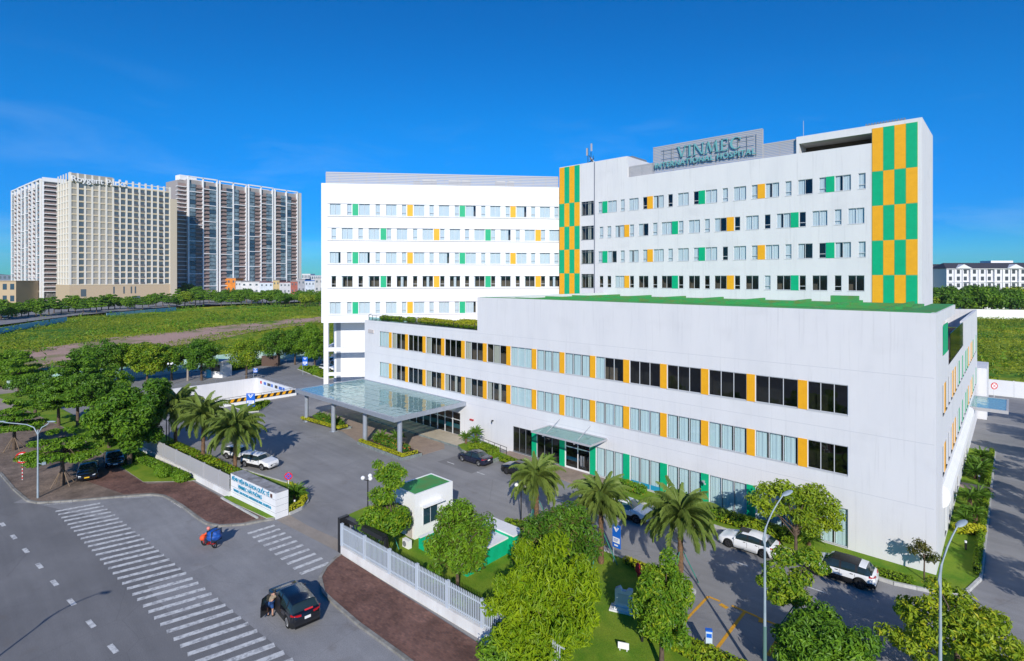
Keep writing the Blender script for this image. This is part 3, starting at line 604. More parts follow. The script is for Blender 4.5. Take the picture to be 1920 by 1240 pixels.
# glazed doors under the small canopy
a, b = g0[2]
dr_ = MB()
for x in (a, (a + b) / 2, b - 0.08): dr_.box(x, x + 0.08, 0.03, 0.11, R0B, R0T)
dr_.box(a + 0.08, b - 0.08, 0.034, 0.106, 2.25, 2.33); dr_.box(a + 0.08, b - 0.08, 0.034, 0.106, R0T - 0.08, R0T); dr_.box(a + 0.08, b - 0.08, 0.034, 0.106, R0B, R0B + 0.07)
door = put('entrance_door', dr_.mesh('entrance_door', mat('white_frame', (0.8, 0.8, 0.8), 0.4)), HOS)
for x0_, x1_ in ((a + 0.08, (a + b) / 2), ((a + b) / 2 + 0.08, b - 0.08)):
    put('pane', pane_mesh(x1_ - x0_, 1.95, DGLASS), door, (x0_, 0.07, R0B + 0.08)); put('pane', pane_mesh(x1_ - x0_, 0.58, DGLASS), door, (x0_, 0.07, 2.33))
hd = MB()
for dx in (-0.32, -0.12, 0.3): hd.tube([(b - 0.9 + dx * 0.6, 0.0, 0.7), (b - 0.9 + dx * 0.6, 0.0, 1.7)], 0.02, 6)
put('handle', hd.mesh('handle', LOUV), door)
fb = MB(); fb.box(a + 0.1, (a + b) / 2 - 0.05, 0.075, 0.08, 0.95, 1.3); put('blue_film', fb.mesh('blue_film', mat('cyan_film', (0.03, 0.35, 0.55), 0.4)), door)
# main entrance glazing
eg = MB(); n = 10
for i in range(n + 1):
    x = -60.5 + 14.5 * i / n; eg.box(x - 0.05, x + 0.05, 0.02, 0.14, 0.2, 2.98)
eg.box(-60.5, -46, 0.024, 0.136, 2.0, 2.08); eg.box(-60.5, -46, 0.024, 0.136, 2.9, 2.98)
ent = put('entrance_glazing', eg.mesh('entrance_glazing', FRAME), HOS)
for i in range(n): put('pane', pane_mesh(1.35, 2.7, DGLASS), ent, (-60.5 + 1.45 * i + 0.05, 0.08, 0.24))
tq = MB(); tq.box(-60.4, -46.1, 0.16, 0.17, 0.95, 1.45); put('turquoise_film', tq.mesh('turquoise_film', mat('turquoise_film', (0.02, 0.42, 0.50), 0.4)), ent)
# side wall windows and slim panels
for kind, a, b in sw:
    for zb, zt in ((R2B, R2T), (R1B, R1T)):
        if kind == 'w': window(MS, a, zb, b - a, zt - zb, 2, FRAMED, DGLASS, [], CURTW)
        elif kind in 'gy': panel(MS, a, zb, b - a, zt - zb, GREEN if kind == 'g' else YELLOW, 'side_panel')
for a in (6.0, 9.5, 14.0, 18.0, 24.0, 28.5): window(MS, a, 0.5, 1.45 if a != 6.0 else 1.4, 2.4, 2, FRAME, DGLASS, [], CURTW)
# small fittings on the front wall
ac = MB(); ac.box(-65.9, -64.6, -0.12, 0.0, 11.4, 11.9); put('air_grille', ac.mesh('air_grille', mat('pale_grille', (0.55, 0.5, 0.48), 0.7)), HOS)
fl = MB(); fl.box(-44.2, -43.6, -0.16, -0.0, 2.45, 2.6); put('red_wall_box', fl.mesh('red_wall_box', mat('red_box', (0.5, 0.03, 0.03), 0.5)), HOS)
cmx = MB(); cmx.box(-40.5, -40.3, -0.2, 0, 3.0, 3.1); cmx.tube([(-40.4, -0.2, 3.05), (-40.15, -0.5, 2.98)], 0.07, 8); put('wall_camera', cmx.mesh('wall_camera', DARK), HOS)
cm2 = MB(); cm2.box(-15.6, -15.4, -0.24, -0.04, 2.3, 2.42); cm2.tube([(-15.5, -0.24, 2.36), (-15.2, -0.5, 2.3)], 0.07, 8); put('wall_camera', cm2.mesh('wall_camera', LOUV), HOS)
# horizontal joints and drip marks on the front, each a shallow groove
jn = MB()
for z in (4.35, 8.55, 12.9): jn.box(-66.9, -0.1, -0.006, 0.0, z, z + 0.03)
put('string_line', jn.mesh('string_line', STAIN), HOS)

# ---- main canopy on four columns
cx0, cx1, cy0 = -67.4, -44.9, -10.4; cz = 4.45
cp = MB()
cp.box(cx0, cx1, cy0, cy0 + 0.28, cz - 0.42, cz + 0.06); cp.box(cx0, cx0 + 0.25, cy0 + 0.28, -0.02, cz - 0.42, cz + 0.06); cp.box(cx1 - 0.25, cx1, cy0 + 0.28, -0.02, cz - 0.42, cz + 0.06)
cp.box(cx0 + 0.25, cx1 - 0.25, -0.3, -0.02, cz - 0.3, cz + 0.05)
CAN = put('canopy', cp.mesh('canopy', STEEL), HOS)
for i in range(4):
    x = (-66.6, -59.6, -52.4, -45.6)[i]
    c = MB(); c.tube([(0, 0, 0), (0, 0, cz - 0.42)], 0.27, 16); c.box(-0.36, 0.36, -0.36, 0.36, 0, 0.06); put('column', c.mesh('column', STEEL), CAN, (x, -9.2, 0.02))
for i in range(1, 15):
    x = cx0 + (cx1 - cx0) * i / 15
    bm_ = MB(); bm_.box(-0.05, 0.05, cy0 + 0.28, -0.3, cz - 0.22, cz - 0.04); put('rafter', bm_.mesh('rafter', STEEL), CAN, (x, 0, 0))
nx, ny = 15, 6
for j in range(1, 6):
    y_ = cy0 + .28 + (-.3 - cy0 - .28) * j / 6; put('purlin', MB().box(cx0 + .25, cx1 - .25, y_ - .04, y_ + .04, cz - .17, cz - .03).mesh('purlin', LOUV), CAN)
pw, ph = (cx1 - cx0 - 0.5) / nx, (-0.3 - cy0 - 0.28) / ny
pgm = MB().box(0, pw - 0.07, 0, ph - 0.07, 0, 0.02).mesh('glass_sheet', CANG)
for i in range(nx):
    for j in range(ny):
        put('glass_sheet', pgm, CAN, (cx0 + 0.25 + i * pw + 0.035, cy0 + 0.28 + j * ph + 0.035, cz + random.uniform(-0.002, 0.002)), (R(random.uniform(-0.35, 0.35)), R(random.uniform(-0.35, 0.35)), 0))
# ---- small canopy over the doors
c2 = MB(); a, b = -32.2, -25.0
c2.box(a, b, -2.9, -2.8, 3.85, 4.0); c2.box(a, a + 0.1, -2.8, 0, 3.85, 4.0); c2.box(b - 0.1, b, -2.8, 0, 3.85, 4.0); c2.box(a + 0.1, b - 0.1, -0.1, 0, 3.86, 4.06)
for x in (-30.8, -27.0):
    c2.box(x, x + 0.12, -2.8, -0.1, 3.7, 3.84)
    c2.bar((x + 0.06, -2.3, 3.9), (x + 0.06, -0.02, 4.9), 0.04)
SCN = put('door_canopy', c2.mesh('door_canopy', LOUV), HOS)
g5 = MB().box(0, 1.35, 0, 2.66, 0, 0.02).mesh('glass_sheet', DCANG)
for i in range(5): put('glass_sheet', g5, SCN, (a + 0.12 + i * 1.4, -2.78, 3.95), (R(random.uniform(-.4, .4)), 0, 0))

# ---- tower: front on y = 26.9
TY = 26.9; TZ = 34.4; MT = frame_m((0, TY, 0), 0)
T13 = [(-43.91,-43.16,'s'),(-43.13,-42.22,'g'),(-42.2,-40.6,'b'),(-39.95,-39.2,'s'),(-38.5,-36.9,'b'),(-36.2,-35.5,'s'),(-35.47,-34.57,'o'),(-34.5,-32.9,'b'),(-32.25,-31.5,'s'),(-30.79,-29.19,'b'),(-28.5,-27.78,'s'),(-27.75,-26.87,'g'),(-26.84,-25.24,'b'),(-24.54,-23.82,'s'),(-23.1,-21.5,'b'),(-20.83,-20.1,'s'),(-20.08,-19.19,'o'),(-19.15,-17.55,'b'),(-16.86,-16.14,'s'),(-15.43,-13.83,'b'),(-13.16,-12.44,'s'),(-12.41,-11.54,'g'),(-11.5,-9.9,'b'),(-9.2,-8.48,'s')]
T24 = [(-43.71,-42.99,'s'),(-42.29,-41.57,'s'),(-40.89,-39.29,'b'),(-39.26,-38.43,'o'),(-38.38,-37.66,'s'),(-36.9,-35.3,'b'),(-34.6,-33.88,'s'),(-33.25,-31.65,'b'),(-31.62,-30.73,'g'),(-30.68,-29.96,'s'),(-29.2,-27.6,'b'),(-26.96,-26.24,'s'),(-25.6,-24.0,'b'),(-23.96,-23.03,'o'),(-22.97,-22.25,'s'),(-21.56,-19.96,'b'),(-19.27,-18.55,'s'),(-17.85,-16.25,'b'),(-16.21,-15.34,'g'),(-15.28,-14.56,'s'),(-13.88,-12.28,'b'),(-11.56,-10.84,'s'),(-10.2,-8.6,'b')]
ROWT = [(29.42, 31.2, T13, 1), (25.55, 27.33, T24, 2), (21.75, 23.53, T13, 3), (17.95, 19.73, T24, 4)]
tw = MB()
strip = [(-47.1, -44.75)]
rows = [(zb, zt, [(a, b) for a, b, k in its_ if k in 'bs']) for zb, zt, its_, r in ROWT]
holed_wall(tw, MT, -44.55, -7.9, 16.2, TZ, rows, 0.1, 1.4)
holed_wall(tw, MT, -47.4, -44.55, 16.2, TZ, [(zb - 0.1, zt + 0.3, strip) for zb, zt, _, r in ROWT], 0.3, 2.4)
tw.quad((-51.5, TY, 12.4), (-47.4, TY, 12.4), (-47.4, TY, TZ), (-51.5, TY, TZ))
tw.quad((-7.9, TY, 15), (-3.4, TY, 15), (-3.4, TY, TZ), (-7.9, TY, TZ)); tw.quad((-3.4, TY, 12.4), (-3.4, 37.2, 12.4), (-3.4, 37.2, TZ), (-3.4, TY, TZ))
tw.box(-51.5, -3.404, 37.0, 37.2, 12.4, TZ)
tw.box(-51.5, -38.8, TY, 35, TZ, 37.6)                    # raised head at the left end
tw.box(-38.79, -15.3, TY + 0.004, TY + 0.3, TZ - 0.8, TZ + 0.02)
tw.box(-15.3, -7.9, TY, 37.2, 35.55, 36.4)              # beam over the dark slot
tw.box(-7.9, -3.4, TY, 37.2, TZ, 36.4); tw.box(-15.6, -15.3, TY, 37.2, TZ, 36.4)
put('tower_wall', tw.mesh('tower_wall', [WHITE, INTER]), HOS)
tr = MB(); tr.box(-51.4, -3.6, TY + 0.31, 36.9, TZ - 0.7, TZ - 0.5); put('tower_roof', tr.mesh('tower_roof', CONC), HOS)
bx = MB(); bx.box(-44.63, -44.56, TY - 0.08, TY + 0.02, 16.2, 37.5); put('downpipe', bx.mesh('downpipe', mat('dark_blue_pipe', (0.08, 0.10, 0.16), 0.5)), HOS)
slot = MB(); slot.box(-15.28, -7.92, TY + 3, TY + 3.2, TZ - 0.5, 35.54); put('slot_backing', slot.mesh('slot_backing', INTER), HOS)  # dark sheet closing the back of the roof slot
for zb, zt, its_, r in ROWT:
    for a, b, k in its_:
        if k == 'b':
            c = [(0, 1)] if r < 4 else ([(0, 1)] if a < -40 else [])
            if r < 4 and rw.random() < 0.3: c = [(0, .32), (.5, 1)] if rw.random() < .6 else [(0, .4)]
            if r == 1 and abs(a + 15.43) < .1: c = [(0, .45)]
            window(MT, a, zb, 1.6, zt - zb, 2, FRAME, GLASS, c, CURTW)
        elif k == 's':
            c = [(0, 1)] if rw.random() < (0.8 if r < 4 else 0.1) else []
            window(MT, a, zb, 0.72, zt - zb, 1, FRAME, GLASS, c, CURTW, cross=0.28)
        else: panel(MT, a, zb - 0.02, b - a, zt - zb + 0.04, GREEN if k == 'g' else YELLOW, 'green_panel' if k == 'g' else 'yellow_panel')
    window(MT, -47.1, zb - 0.1, 2.35, zt - zb + 0.4, 3, FRAMED, GLASS, [(0.5, 0.75)], CURTB, cross=0.86)
# checkered panels at both ends
def checker(x0, wd, zs, flip, name=None):
    for r_ in range(len(zs) - 1):
        for c_ in range(4):
            ye = (r_ + c_ + flip) % 2 == 0
            panel(MT, x0 + c_ * wd + 0.012, zs[r_ + 1] + 0.02, wd - 0.024, zs[r_] - zs[r_ + 1] - 0.04, YELLOW if ye else GREEN, 'yellow_panel' if ye else 'green_panel', 0.06)
checker(-51.45, 1.01, [37.5, 31.55, 27.75, 24.0, 20.15, 16.3], 0)
checker(-7.86, 1.02, [36.0, 31.2, 27.4, 23.55, 19.75, 16.2], 0)
bj = MB(); bj.box(-51.47, -47.39, TY - 0.035, TY, 16.3, 37.5); bj.box(-7.88, -3.76, TY - 0.035, TY, 16.2, 36.0); put('panel_backing', bj.mesh('panel_backing', LINE), HOS)

# ---- splayed wing, front from (-77, -1.5) towards (-51.9, 27.3)
WA = math.atan2(0.7543, 0.6566); MW = frame_m((-76.99, -1.49, 0), WA); WL = 38.4; WZ0, WZ1 = 12.3, 34.42
L135 = [(1.27,'b'),(3.95,'s'),(4.78,'g'),(5.8,'b'),(8.38,'s'),(10.0,'b'),(12.52,'s'),(13.36,'o'),(14.42,'b'),(16.9,'s'),(18.42,'b'),(20.96,'s'),(21.75,'g'),(22.72,'b'),(25.26,'s'),(26.74,'b'),(29.26,'s'),(30.05,'o'),(31.06,'b'),(33.5,'s'),(34.98,'b'),(37.4,'s')]
L24 = [(1.55,'s'),(3.13,'b'),(5.7,'s'),(7.3,'b'),(9.16,'g'),(10.14,'s'),(11.7,'b'),(14.27,'s'),(15.8,'b'),(17.6,'o'),(18.62,'s'),(20.17,'b'),(22.62,'s'),(24.15,'b'),(25.93,'g'),(26.88,'s'),(28.43,'b'),(30.93,'s'),(32.43,'b'),(34.22,'o'),(35.15,'s'),(36.55,'b')]
ROWL = [(29.4, 31.17, L135, 1), (25.55, 27.33, L24, 2), (21.75, 23.5, L135, 3), (17.95, 19.7, L24, 4), (13.75, 15.55, L135, 5)]
wb = MB(); BW = 1.72; SWD = 0.74
holed_wall(wb, MW, 0, WL, WZ0, WZ1, [(zb, zt, [(a, a + (BW if k == 'b' else SWD)) for a, k in its_ if k in 'bs']) for zb, zt, its_, r in ROWL], 0.1, 1.4)
t = MB(); t.quad((0, 0, WZ0), (0, 9, WZ0), (0, 9, WZ1), (0, 0, WZ1)); t.box(0.003, WL, 8.8, 9.0, WZ0 + 0.01, WZ1 - 0.01); t.box(0.004, WL, 0.008, 8.79, WZ0 + 0.004, WZ0 + 0.3)
t.box(0.004, WL - 0.1, 0.2, 8.7, WZ1 - 0.9, WZ1 - 0.7); t.box(0.005, WL, 0.006, 0.25, WZ1 - 0.7, WZ1 - 0.006); t.xf(MW); wb.add(t.v, t.f)
put('wing_wall', wb.mesh('wing_wall', [WHITE2, INTER]), HOS)
ll = MB()
for zb, zt, _, r in ROWL:
    ll.box(0.9, WL, -0.10, 0.0, zt + 0.03, zt + 0.11); ll.box(0.9, WL, -0.12, 0.0, zb - 0.22, zb - 0.12)
put('window_ledge', ll.mesh('window_ledge', WHITE), HOS, MW.to_translation(), (0, 0, WA))
for zb, zt, its_, r in ROWL:
    for a, k in its_:
        if k == 'b':
            c = [(0, 1)]
            if r == 4: c = [(.38, .62)] if rw.random() < .5 else [(0, .1)]
            elif rw.random() < 0.2: c = [(0, .78)]
            window(MW, a, zb, BW, zt - zb, 2, FRAME, GLASS, c, CURTW)
        elif k == 's':
            c = [(0, 1)] if r != 4 else []
            window(MW, a, zb, SWD, zt - zb, 1, FRAME, GLASS, c, CURTW, cross=0.28)
        else: panel(MW, a + 0.02, zb - 0.05, 0.9, zt - zb + 0.07, GREEN if k == 'g' else YELLOW, 'green_panel' if k == 'g' else 'yellow_panel')
# open ground levels below the wing: corner columns, a beam and set-back walls
u = MB()
u.box(0.35, 1.05, 0.01, 0.7, 0, WZ0); u.box(0.35, 1.05, 7.8, 8.5, 0, WZ0); u.box(12.5, 13.2, 0.2, 0.9, 0, WZ0)
u.box(1.06, 15, 0.05, 0.65, 7.75, 8.35); u.box(0.4, 1.0, 0.71, 7.79, 7.75, 8.35); u.box(1.06, 15, 0.05, 0.5, 3.9, 4.4)
u.box(2.4, 15, 3.0, 3.2, 0, 7.6); u.box(2.4, 15, 3.0, 3.2, 9.0, 12.28); u.box(2.4, 15, 3.01, 3.19, 7.6, 9.0); u.box(1.2, 2.39, 3.3, 8.0, 0, 12.28)
u.xf(MW); put('undercroft', u.mesh('undercroft', WHITE2), HOS)
u2 = MB(); u2.box(1.7, 2.38, 3.02, 3.28, 0, 12.2); u2.xf(MW); put('shaded_pilaster', u2.mesh('shaded_pilaster', mat('shaded_render', (0.32, 0.36, 0.42), 0.8)), HOS)  # the column's shade is put into its grey-blue colour

# ---- louvre screens on the roofs
def louvre(M, u0, u1, z0, z1, setb, pitch=0.2, posts=3.0, tilt=False):
    s = MB(); z = z0
    while z < z1 - 0.02:
        s.box(u0, u1, setb, setb + 0.10, z, z + pitch * 0.80); z += pitch
    n_ = max(2, int((u1 - u0) / posts))
    for i in range(n_ + 1):
        x = u0 + (u1 - u0) * i / n_; s.box(x - 0.05, x + 0.05, setb + 0.1, setb + 0.24, z0, z1)
    s.box(u0, u1, setb - 0.01, setb + 0.12, z1 - 0.06, z1)
    o = put('louvre_screen', s.mesh('louvre_screen', LOUV), HOS, M.to_translation(), (0, 0, M.to_euler().z)); o['kind'] = 'stuff'; return o
louvre(MW, 0.55, WL - 0.2, WZ1 - 0.1, 36.2, 0.7, 0.26, 2.0)
louvre(MT, -38.7, -34.7, TZ - 0.05, 36.0, 0.45); louvre(MT, -34.7, -19.6, TZ - 0.05, 38.2, 0.30, 0.22, 3.0); louvre(MT, -19.6, -15.65, TZ - 0.05, 36.2, 0.45)
plant = MB(); plant.box(-45, -40, 30.5, 35, 37.6, 38.4); plant.box(-9, -5.2, 30, 34, 36.4, 37.2)
for i in range(14): plant.box(-9 + i * 0.28, -8.86 + i * 0.28, 29.9, 30, 36.5, 37.35)
put('roof_plant', plant.mesh('roof_plant', FRAMED), HOS)
wp = MB()
for i, (a, b) in enumerate(((14.2, 15.2), (15.7, 18), (20, 22), (22.2, 23.6), (28, 29.5), (30, 31))): wp.box(a, b, 2.5, 5.5, WZ1 - 0.7, WZ1 + 1.2 + 0.05 * i)
wp.xf(MW); put('roof_plant', wp.mesh('roof_plant', WHITE2), HOS)
ro = MB(); ro.add([(-51.3, 30, 34.4), (-51.3, 34, 34.4), (-51.3, 34, 36.5), (-54.5, 34, 34.4), (-54.5, 30, 34.4), (-51.3, 30, 36.9)], [(0, 4, 5), (1, 2, 3), (0, 5, 2, 1), (4, 3, 2, 5), (0, 1, 3, 4)])
put('roof_slope', ro.mesh('roof_slope', FRAMED), HOS)

# ---- roof lettering
def text_mesh(s, size, ext, name='letters', bold=0.0, align='CENTER', spacing=1.0):
    c = bpy.data.curves.new(name, 'FONT'); c.body = s; c.size = size; c.extrude = ext; c.offset = bold; c.align_x = align; c.align_y = 'CENTER'
    c.resolution_u = 3; c.space_character = spacing
    o = bpy.data.objects.new(name, c); COL.objects.link(o); dg = bpy.context.evaluated_depsgraph_get(); dg.update()
    me = bpy.data.meshes.new_from_object(o.evaluated_get(dg)); bpy.data.objects.remove(o); bpy.data.curves.remove(c); return me
def letter_row(s, size, ext, m, parent, M, bold=0.0, spacing=1.0):
    """one object per letter, set where the whole line would put it; M is in the parent's frame"""
    c = bpy.data.curves.new('row', 'FONT'); c.size = size; c.align_x = 'LEFT'; c.align_y = 'CENTER'; c.space_character = spacing
    o = bpy.data.objects.new('row', c); COL.objects.link(o); vl = bpy.context.view_layer
    def right(t):
        c.body = t; vl.update(); b = o.bound_box; return max(p[0] for p in b), min(p[0] for p in b)
    full = right(s)[0]; made = {}
    for i, ch in enumerate(s):
        if ch == ' ': continue
        e = right(s[:i + 1])[0]; r1, l1 = right(ch)
        if ch not in made:
            c.extrude = ext; c.offset = bold; c.resolution_u = 3; c.body = ch; vl.update()
            made[ch] = bpy.data.meshes.new_from_object(o.evaluated_get(bpy.context.evaluated_depsgraph_get())); made[ch].materials.clear(); made[ch].materials.append(m); made[ch].name = 'letter'
            c.extrude = 0; c.offset = 0
        p = M @ Vector((e - r1 - full / 2, 0, 0)); q = put('letter', made[ch], parent, p, M.to_euler())
    bpy.data.objects.remove(o); bpy.data.curves.remove(c)
def letter(ch):
    """serif capitals for the roof sign, 1 high, built of strokes: returns MB and width"""
    b = MB(); T, t_ = 0.14, 0.055; d0, d1_ = -0.03, 0.07
    def st(p, q, w0):
        b.add([(p[0]-w0/2, d0, p[1]), (p[0]+w0/2, d0, p[1]), (q[0]+w0/2, d0, q[1]), (q[0]-w0/2, d0, q[1]), (p[0]-w0/2, d1_, p[1]), (p[0]+w0/2, d1_, p[1]), (q[0]+w0/2, d1_, q[1]), (q[0]-w0/2, d1_, q[1])],
              [(0,1,2,3),(7,6,5,4),(0,4,5,1),(1,5,6,2),(2,6,7,3),(3,7,4,0)])
    def sf(x, z, w0=0.34):
        b.box(x - w0/2, x + w0/2, d0 - 0.004, d1_ + 0.004, z, z + 0.05)
    if ch == 'V': st((0.45, 0), (0.12, 1), T); st((0.45, 0), (0.80, 1), t_); sf(0.12, 0.95); sf(0.80, 0.95, 0.26); return b, 0.95
    if ch == 'I': st((0.17, 0), (0.17, 1), T); sf(0.17, 0); sf(0.17, 0.95); return b, 0.4
    if ch == 'N': st((0.14, 0), (0.14, 1), t_); st((0.86, 0), (0.16, 1), T); st((0.90, 0), (0.90, 1), t_); sf(0.14, 0, 0.26); sf(0.12, 0.95, 0.26); sf(0.9, 0.95, 0.26); return b, 1.05
    if ch == 'M': st((0.08, 0), (0.24, 1), t_); st((0.58, 0.05), (0.26, 1), T); st((0.58, 0.05), (0.95, 1), t_); st((1.08, 0), (0.95, 1), T); sf(0.08, 0, 0.26); sf(1.08, 0); return b, 1.25
    if ch == 'E': st((0.17, 0), (0.17, 1), T); b.box(0.1, 0.64, d0, d1_, 0.94, 1); b.box(0.1, 0.66, d0, d1_, 0, 0.06); b.box(0.2, 0.56, d0, d1_, 0.48, 0.53); b.box(0.62, 0.66, d0, d1_, 0.06, 0.2); b.box(0.6, 0.64, d0, d1_, 0.8, 0.94); sf(0.15, 0.0, 0.3); return b, 0.78
    if ch == 'C':
        n_ = 18; vs = []
        for i in range(n_ + 1):
            a_ = R(42 + 276 * i / n_); th = 0.05 + 0.13 * max(0, -math.cos(a_))
            for r0, dd in ((0.5, d0), (0.5 - th, d0), (0.5 - th, d1_), (0.5, d1_)): vs.append((0.5 + r0 * math.cos(a_), dd, 0.5 + r0 * math.sin(a_)))
        b.add(vs, [(4*i+j, 4*i+(j+1) % 4, 4*i+4+(j+1) % 4, 4*i+4+j) for i in range(n_) for j in range(4)] + [(0, 1, 2, 3), (4*n_+3, 4*n_+2, 4*n_+1, 4*n_)])
        b.box(0.84, 0.89, d0, d1_, 0.72, 0.92); return b, 1.0
frame_sign = MB()
for x in [-33 + 1.15 * i for i in range(12)]: frame_sign.box(x, x + 0.04, TY + 0.18, TY + 0.24, 34.9, 37.7)
for z in (35.0, 35.7, 36.3, 37.0, 37.5): frame_sign.box(-33.4, -20.6, TY + 0.20, TY + 0.22, z, z + 0.04)
put('sign_rack', frame_sign.mesh('sign_rack', FRAMED), HOS)
x = -30.9; hh = 1.55
for ch in 'VINMEC':
    b, wd_ = letter(ch); me = b.mesh('letter', [TEAL]); o = put('letter', me, HOS, (x, TY + 0.06, 36.15), (0, 0, 0), (hh * 0.98, 1.6, hh)); x += wd_ * hh * 0.98 + 0.12
letter_row('INTERNATIONAL HOSPITAL', 1.0, 0.09, TEAL, HOS, Matrix.Translation((-27.3, TY - 0.02, 35.45)) @ Matrix.Rotation(R(90), 4, 'X'), 0.012, 1.13)
# aerial masts on the tower
mast = MB()
for dx, h in ((0, 2.6), (0.35, 2.0), (0.6, 1.4)):
    mast.tube([(-46.6 + dx, 28 + dx, 37.6), (-46.6 + dx, 28 + dx, 37.6 + h)], 0.05, 6)
for dx, z in ((-0.1, 39.0), (0.75, 39.6)): mast.box(-46.7 + dx, -46.5 + dx, 27.8, 28.0, z, z + 1.2, 1)
for i in range(5): mast.sphere((-46.2 + 0.18 * i, 28.2, 38.5 - 0.2 * i), 0.2, 8, 5, 1)
mast.bar((-47.0, 28, 37.6), (-45.4, 28, 38.4), 0.07); mast.bar((-45.4, 28, 37.6), (-46.4, 28, 39), 0.07)
AM = mast.build('aerial_mast', [DARK, LOUV]); tag(AM, 'small cluster of aerials on the tower roof above the left checkered panels', 'antenna')
lr = MB(); lr.tube([(-15.0, 27.6, 36.4), (-15.0, 27.6, 38.4)], 0.03, 6); tag(lr.build('lightning_rod', LOUV), 'thin lightning rod on the roof beam at the right end of the tower', 'lightning rod')

# ---- handrails, terrace railing
rl = MB()
x = -63.5
pts = [(-66.6, 0.5), (TALL - 0.1, 0.5)]
for i in range(26):
    xx = -66.6 + i * 0.94; rl.box(xx - 0.02, xx + 0.02, 0.44, 0.5, ZT - 0.05, ZT + 0.5 if xx > -58 else ZT + 0.75)
    if i % 4 == 0: rl.tube([(xx, 0.9, ZT + 0.9), (xx, 0.5, ZT + 0.75), (xx, 0.48, ZT + 0.1)], 0.045, 6)
rl.bar((-66.6, 0.47, ZT + 0.75), (-58, 0.47, ZT + 0.62), 0.04); rl.bar((-58, 0.47, ZT + 0.62), (TALL - 0.1, 0.47, ZT + 0.5), 0.04)
rl.box(-66.6, TALL - 0.1, 0.455, 0.465, ZT - 0.05, ZT + 0.45, 1)
put('terrace_railing', rl.mesh('terrace_railing', [DARK, RAILG]), HOS)
hr = MB(); A_, B_ = (-41.9, -1.0), (-37.0, -1.35)
for i in range(6):
    t_ = i / 5; px_, py_ = A_[0] + (B_[0] - A_[0]) * t_, A_[1] + (B_[1] - A_[1]) * t_; hr.box(px_ - 0.02, px_ + 0.02, py_ - 0.02, py_ + 0.02, 0.1, 1.15 - 0.15 * t_)
for z in (1.12, 0.75): hr.bar((*A_, z), (*B_, z - 0.15), 0.045)
put('ramp_handrail', hr.mesh('ramp_handrail', DARK), HOS)
# ---------------------------------------------------------------- plants
def leaf_arrays(cl, n, size, rng, up=0.35, droop=0.25, asp=0.42, shell=0.55, flat=1.0):
    """n folded leaves over ellipsoid clumps cl = [(x, y, z, rx, ry, rz)]"""
    cl = np.array(cl, dtype=float); vol = (cl[:, 3] * cl[:, 4] + cl[:, 5] * cl[:, 3]); idx = rng.choice(len(cl), n, p=vol / vol.sum())
    d = rng.normal(size=(n, 3)); d /= np.linalg.norm(d, axis=1)[:, None]
    r = 1 - shell * rng.random(n) ** 1.6
    bumpy = 0.88 + 0.24 * rng.random(n)
    p = cl[idx, :3] + d * cl[idx, 3:6] * (r * bumpy)[:, None]
    nrm = d * 0.9 + rng.normal(size=(n, 3)) * 0.55 + np.array([0, 0, up]); nrm /= np.linalg.norm(nrm, axis=1)[:, None]
    ax = np.cross(nrm, rng.normal(size=(n, 3))); ax /= np.linalg.norm(ax, axis=1)[:, None] + 1e-9
    ax[:, 2] -= droop; ax /= np.linalg.norm(ax, axis=1)[:, None]
    sd_ = np.cross(nrm, ax); sd_ /= np.linalg.norm(sd_, axis=1)[:, None] + 1e-9
    s = size * (0.6 + 0.8 * rng.random(n)); wv = sd_ * (s * asp)[:, None]; lv = ax * s[:, None]; fold = nrm * (s * 0.12)[:, None]
    a = p - lv * 0.5; b = p - wv * 0.5 + fold; c = p + lv * 0.5; e = p + wv * 0.5 + fold
    V = np.stack([a, b, c, e], 1).reshape(-1, 3); base = np.arange(n)[:, None] * 4
    F = np.concatenate([base + [0, 2, 1], base + [0, 3, 2]], 1).reshape(-1, 3)
    rv = np.clip(0.48 + 0.30 * rng.normal(size=n) + 0.55 * (rng.random(len(cl))[idx] - 0.5), 0, 1)
    return V, F, np.repeat(rv, 4)
def crown_mesh(cl, n, size, m, seed, extra=None, **k):
    rng = np.random.default_rng(seed); V, F, a = leaf_arrays(cl, n, size, rng, **k); mats = [m]; mi = None
    if extra:                                      # a sprinkling of flowers or new leaves
        V2, F2, a2 = leaf_arrays(cl, extra[1], size * 1.0, rng, shell=0.1, up=1.0); mi = np.concatenate([np.zeros(len(F)), np.ones(len(F2))])
        F = np.concatenate([F, F2 + len(V)]); V = np.concatenate([V, V2]); a = np.concatenate([a, a2]); mats.append(extra[0])
    return np_mesh('crown', V, F, mats, a, mi)
def trunk_mesh(h, r, cl, seed, lean=0.0, m=None, forks=1):
    rr = random.Random(seed); b = MB()
    top = Vector((lean, 0, h)); pts = [Vector((0, 0, -0.05)), Vector((rr.uniform(-.04, .04), rr.uniform(-.04, .04), h * 0.35)), Vector((lean * .5, rr.uniform(-.06, .06), h * 0.7)), top]
    b.tube(pts, [r * 1.25, r, r * .85, r * .7], 8)
    for c in cl:
        e = Vector(c[:3]); mid = top.lerp(e, 0.5) + Vector((0, 0, rr.uniform(-0.1, 0.25)))
        st = pts[2].lerp(top, rr.random()); b.tube([st, mid, e], [r * .45, r * .28, r * .1], 5, cap=False)
    return b.mesh('trunk', m or BARK)
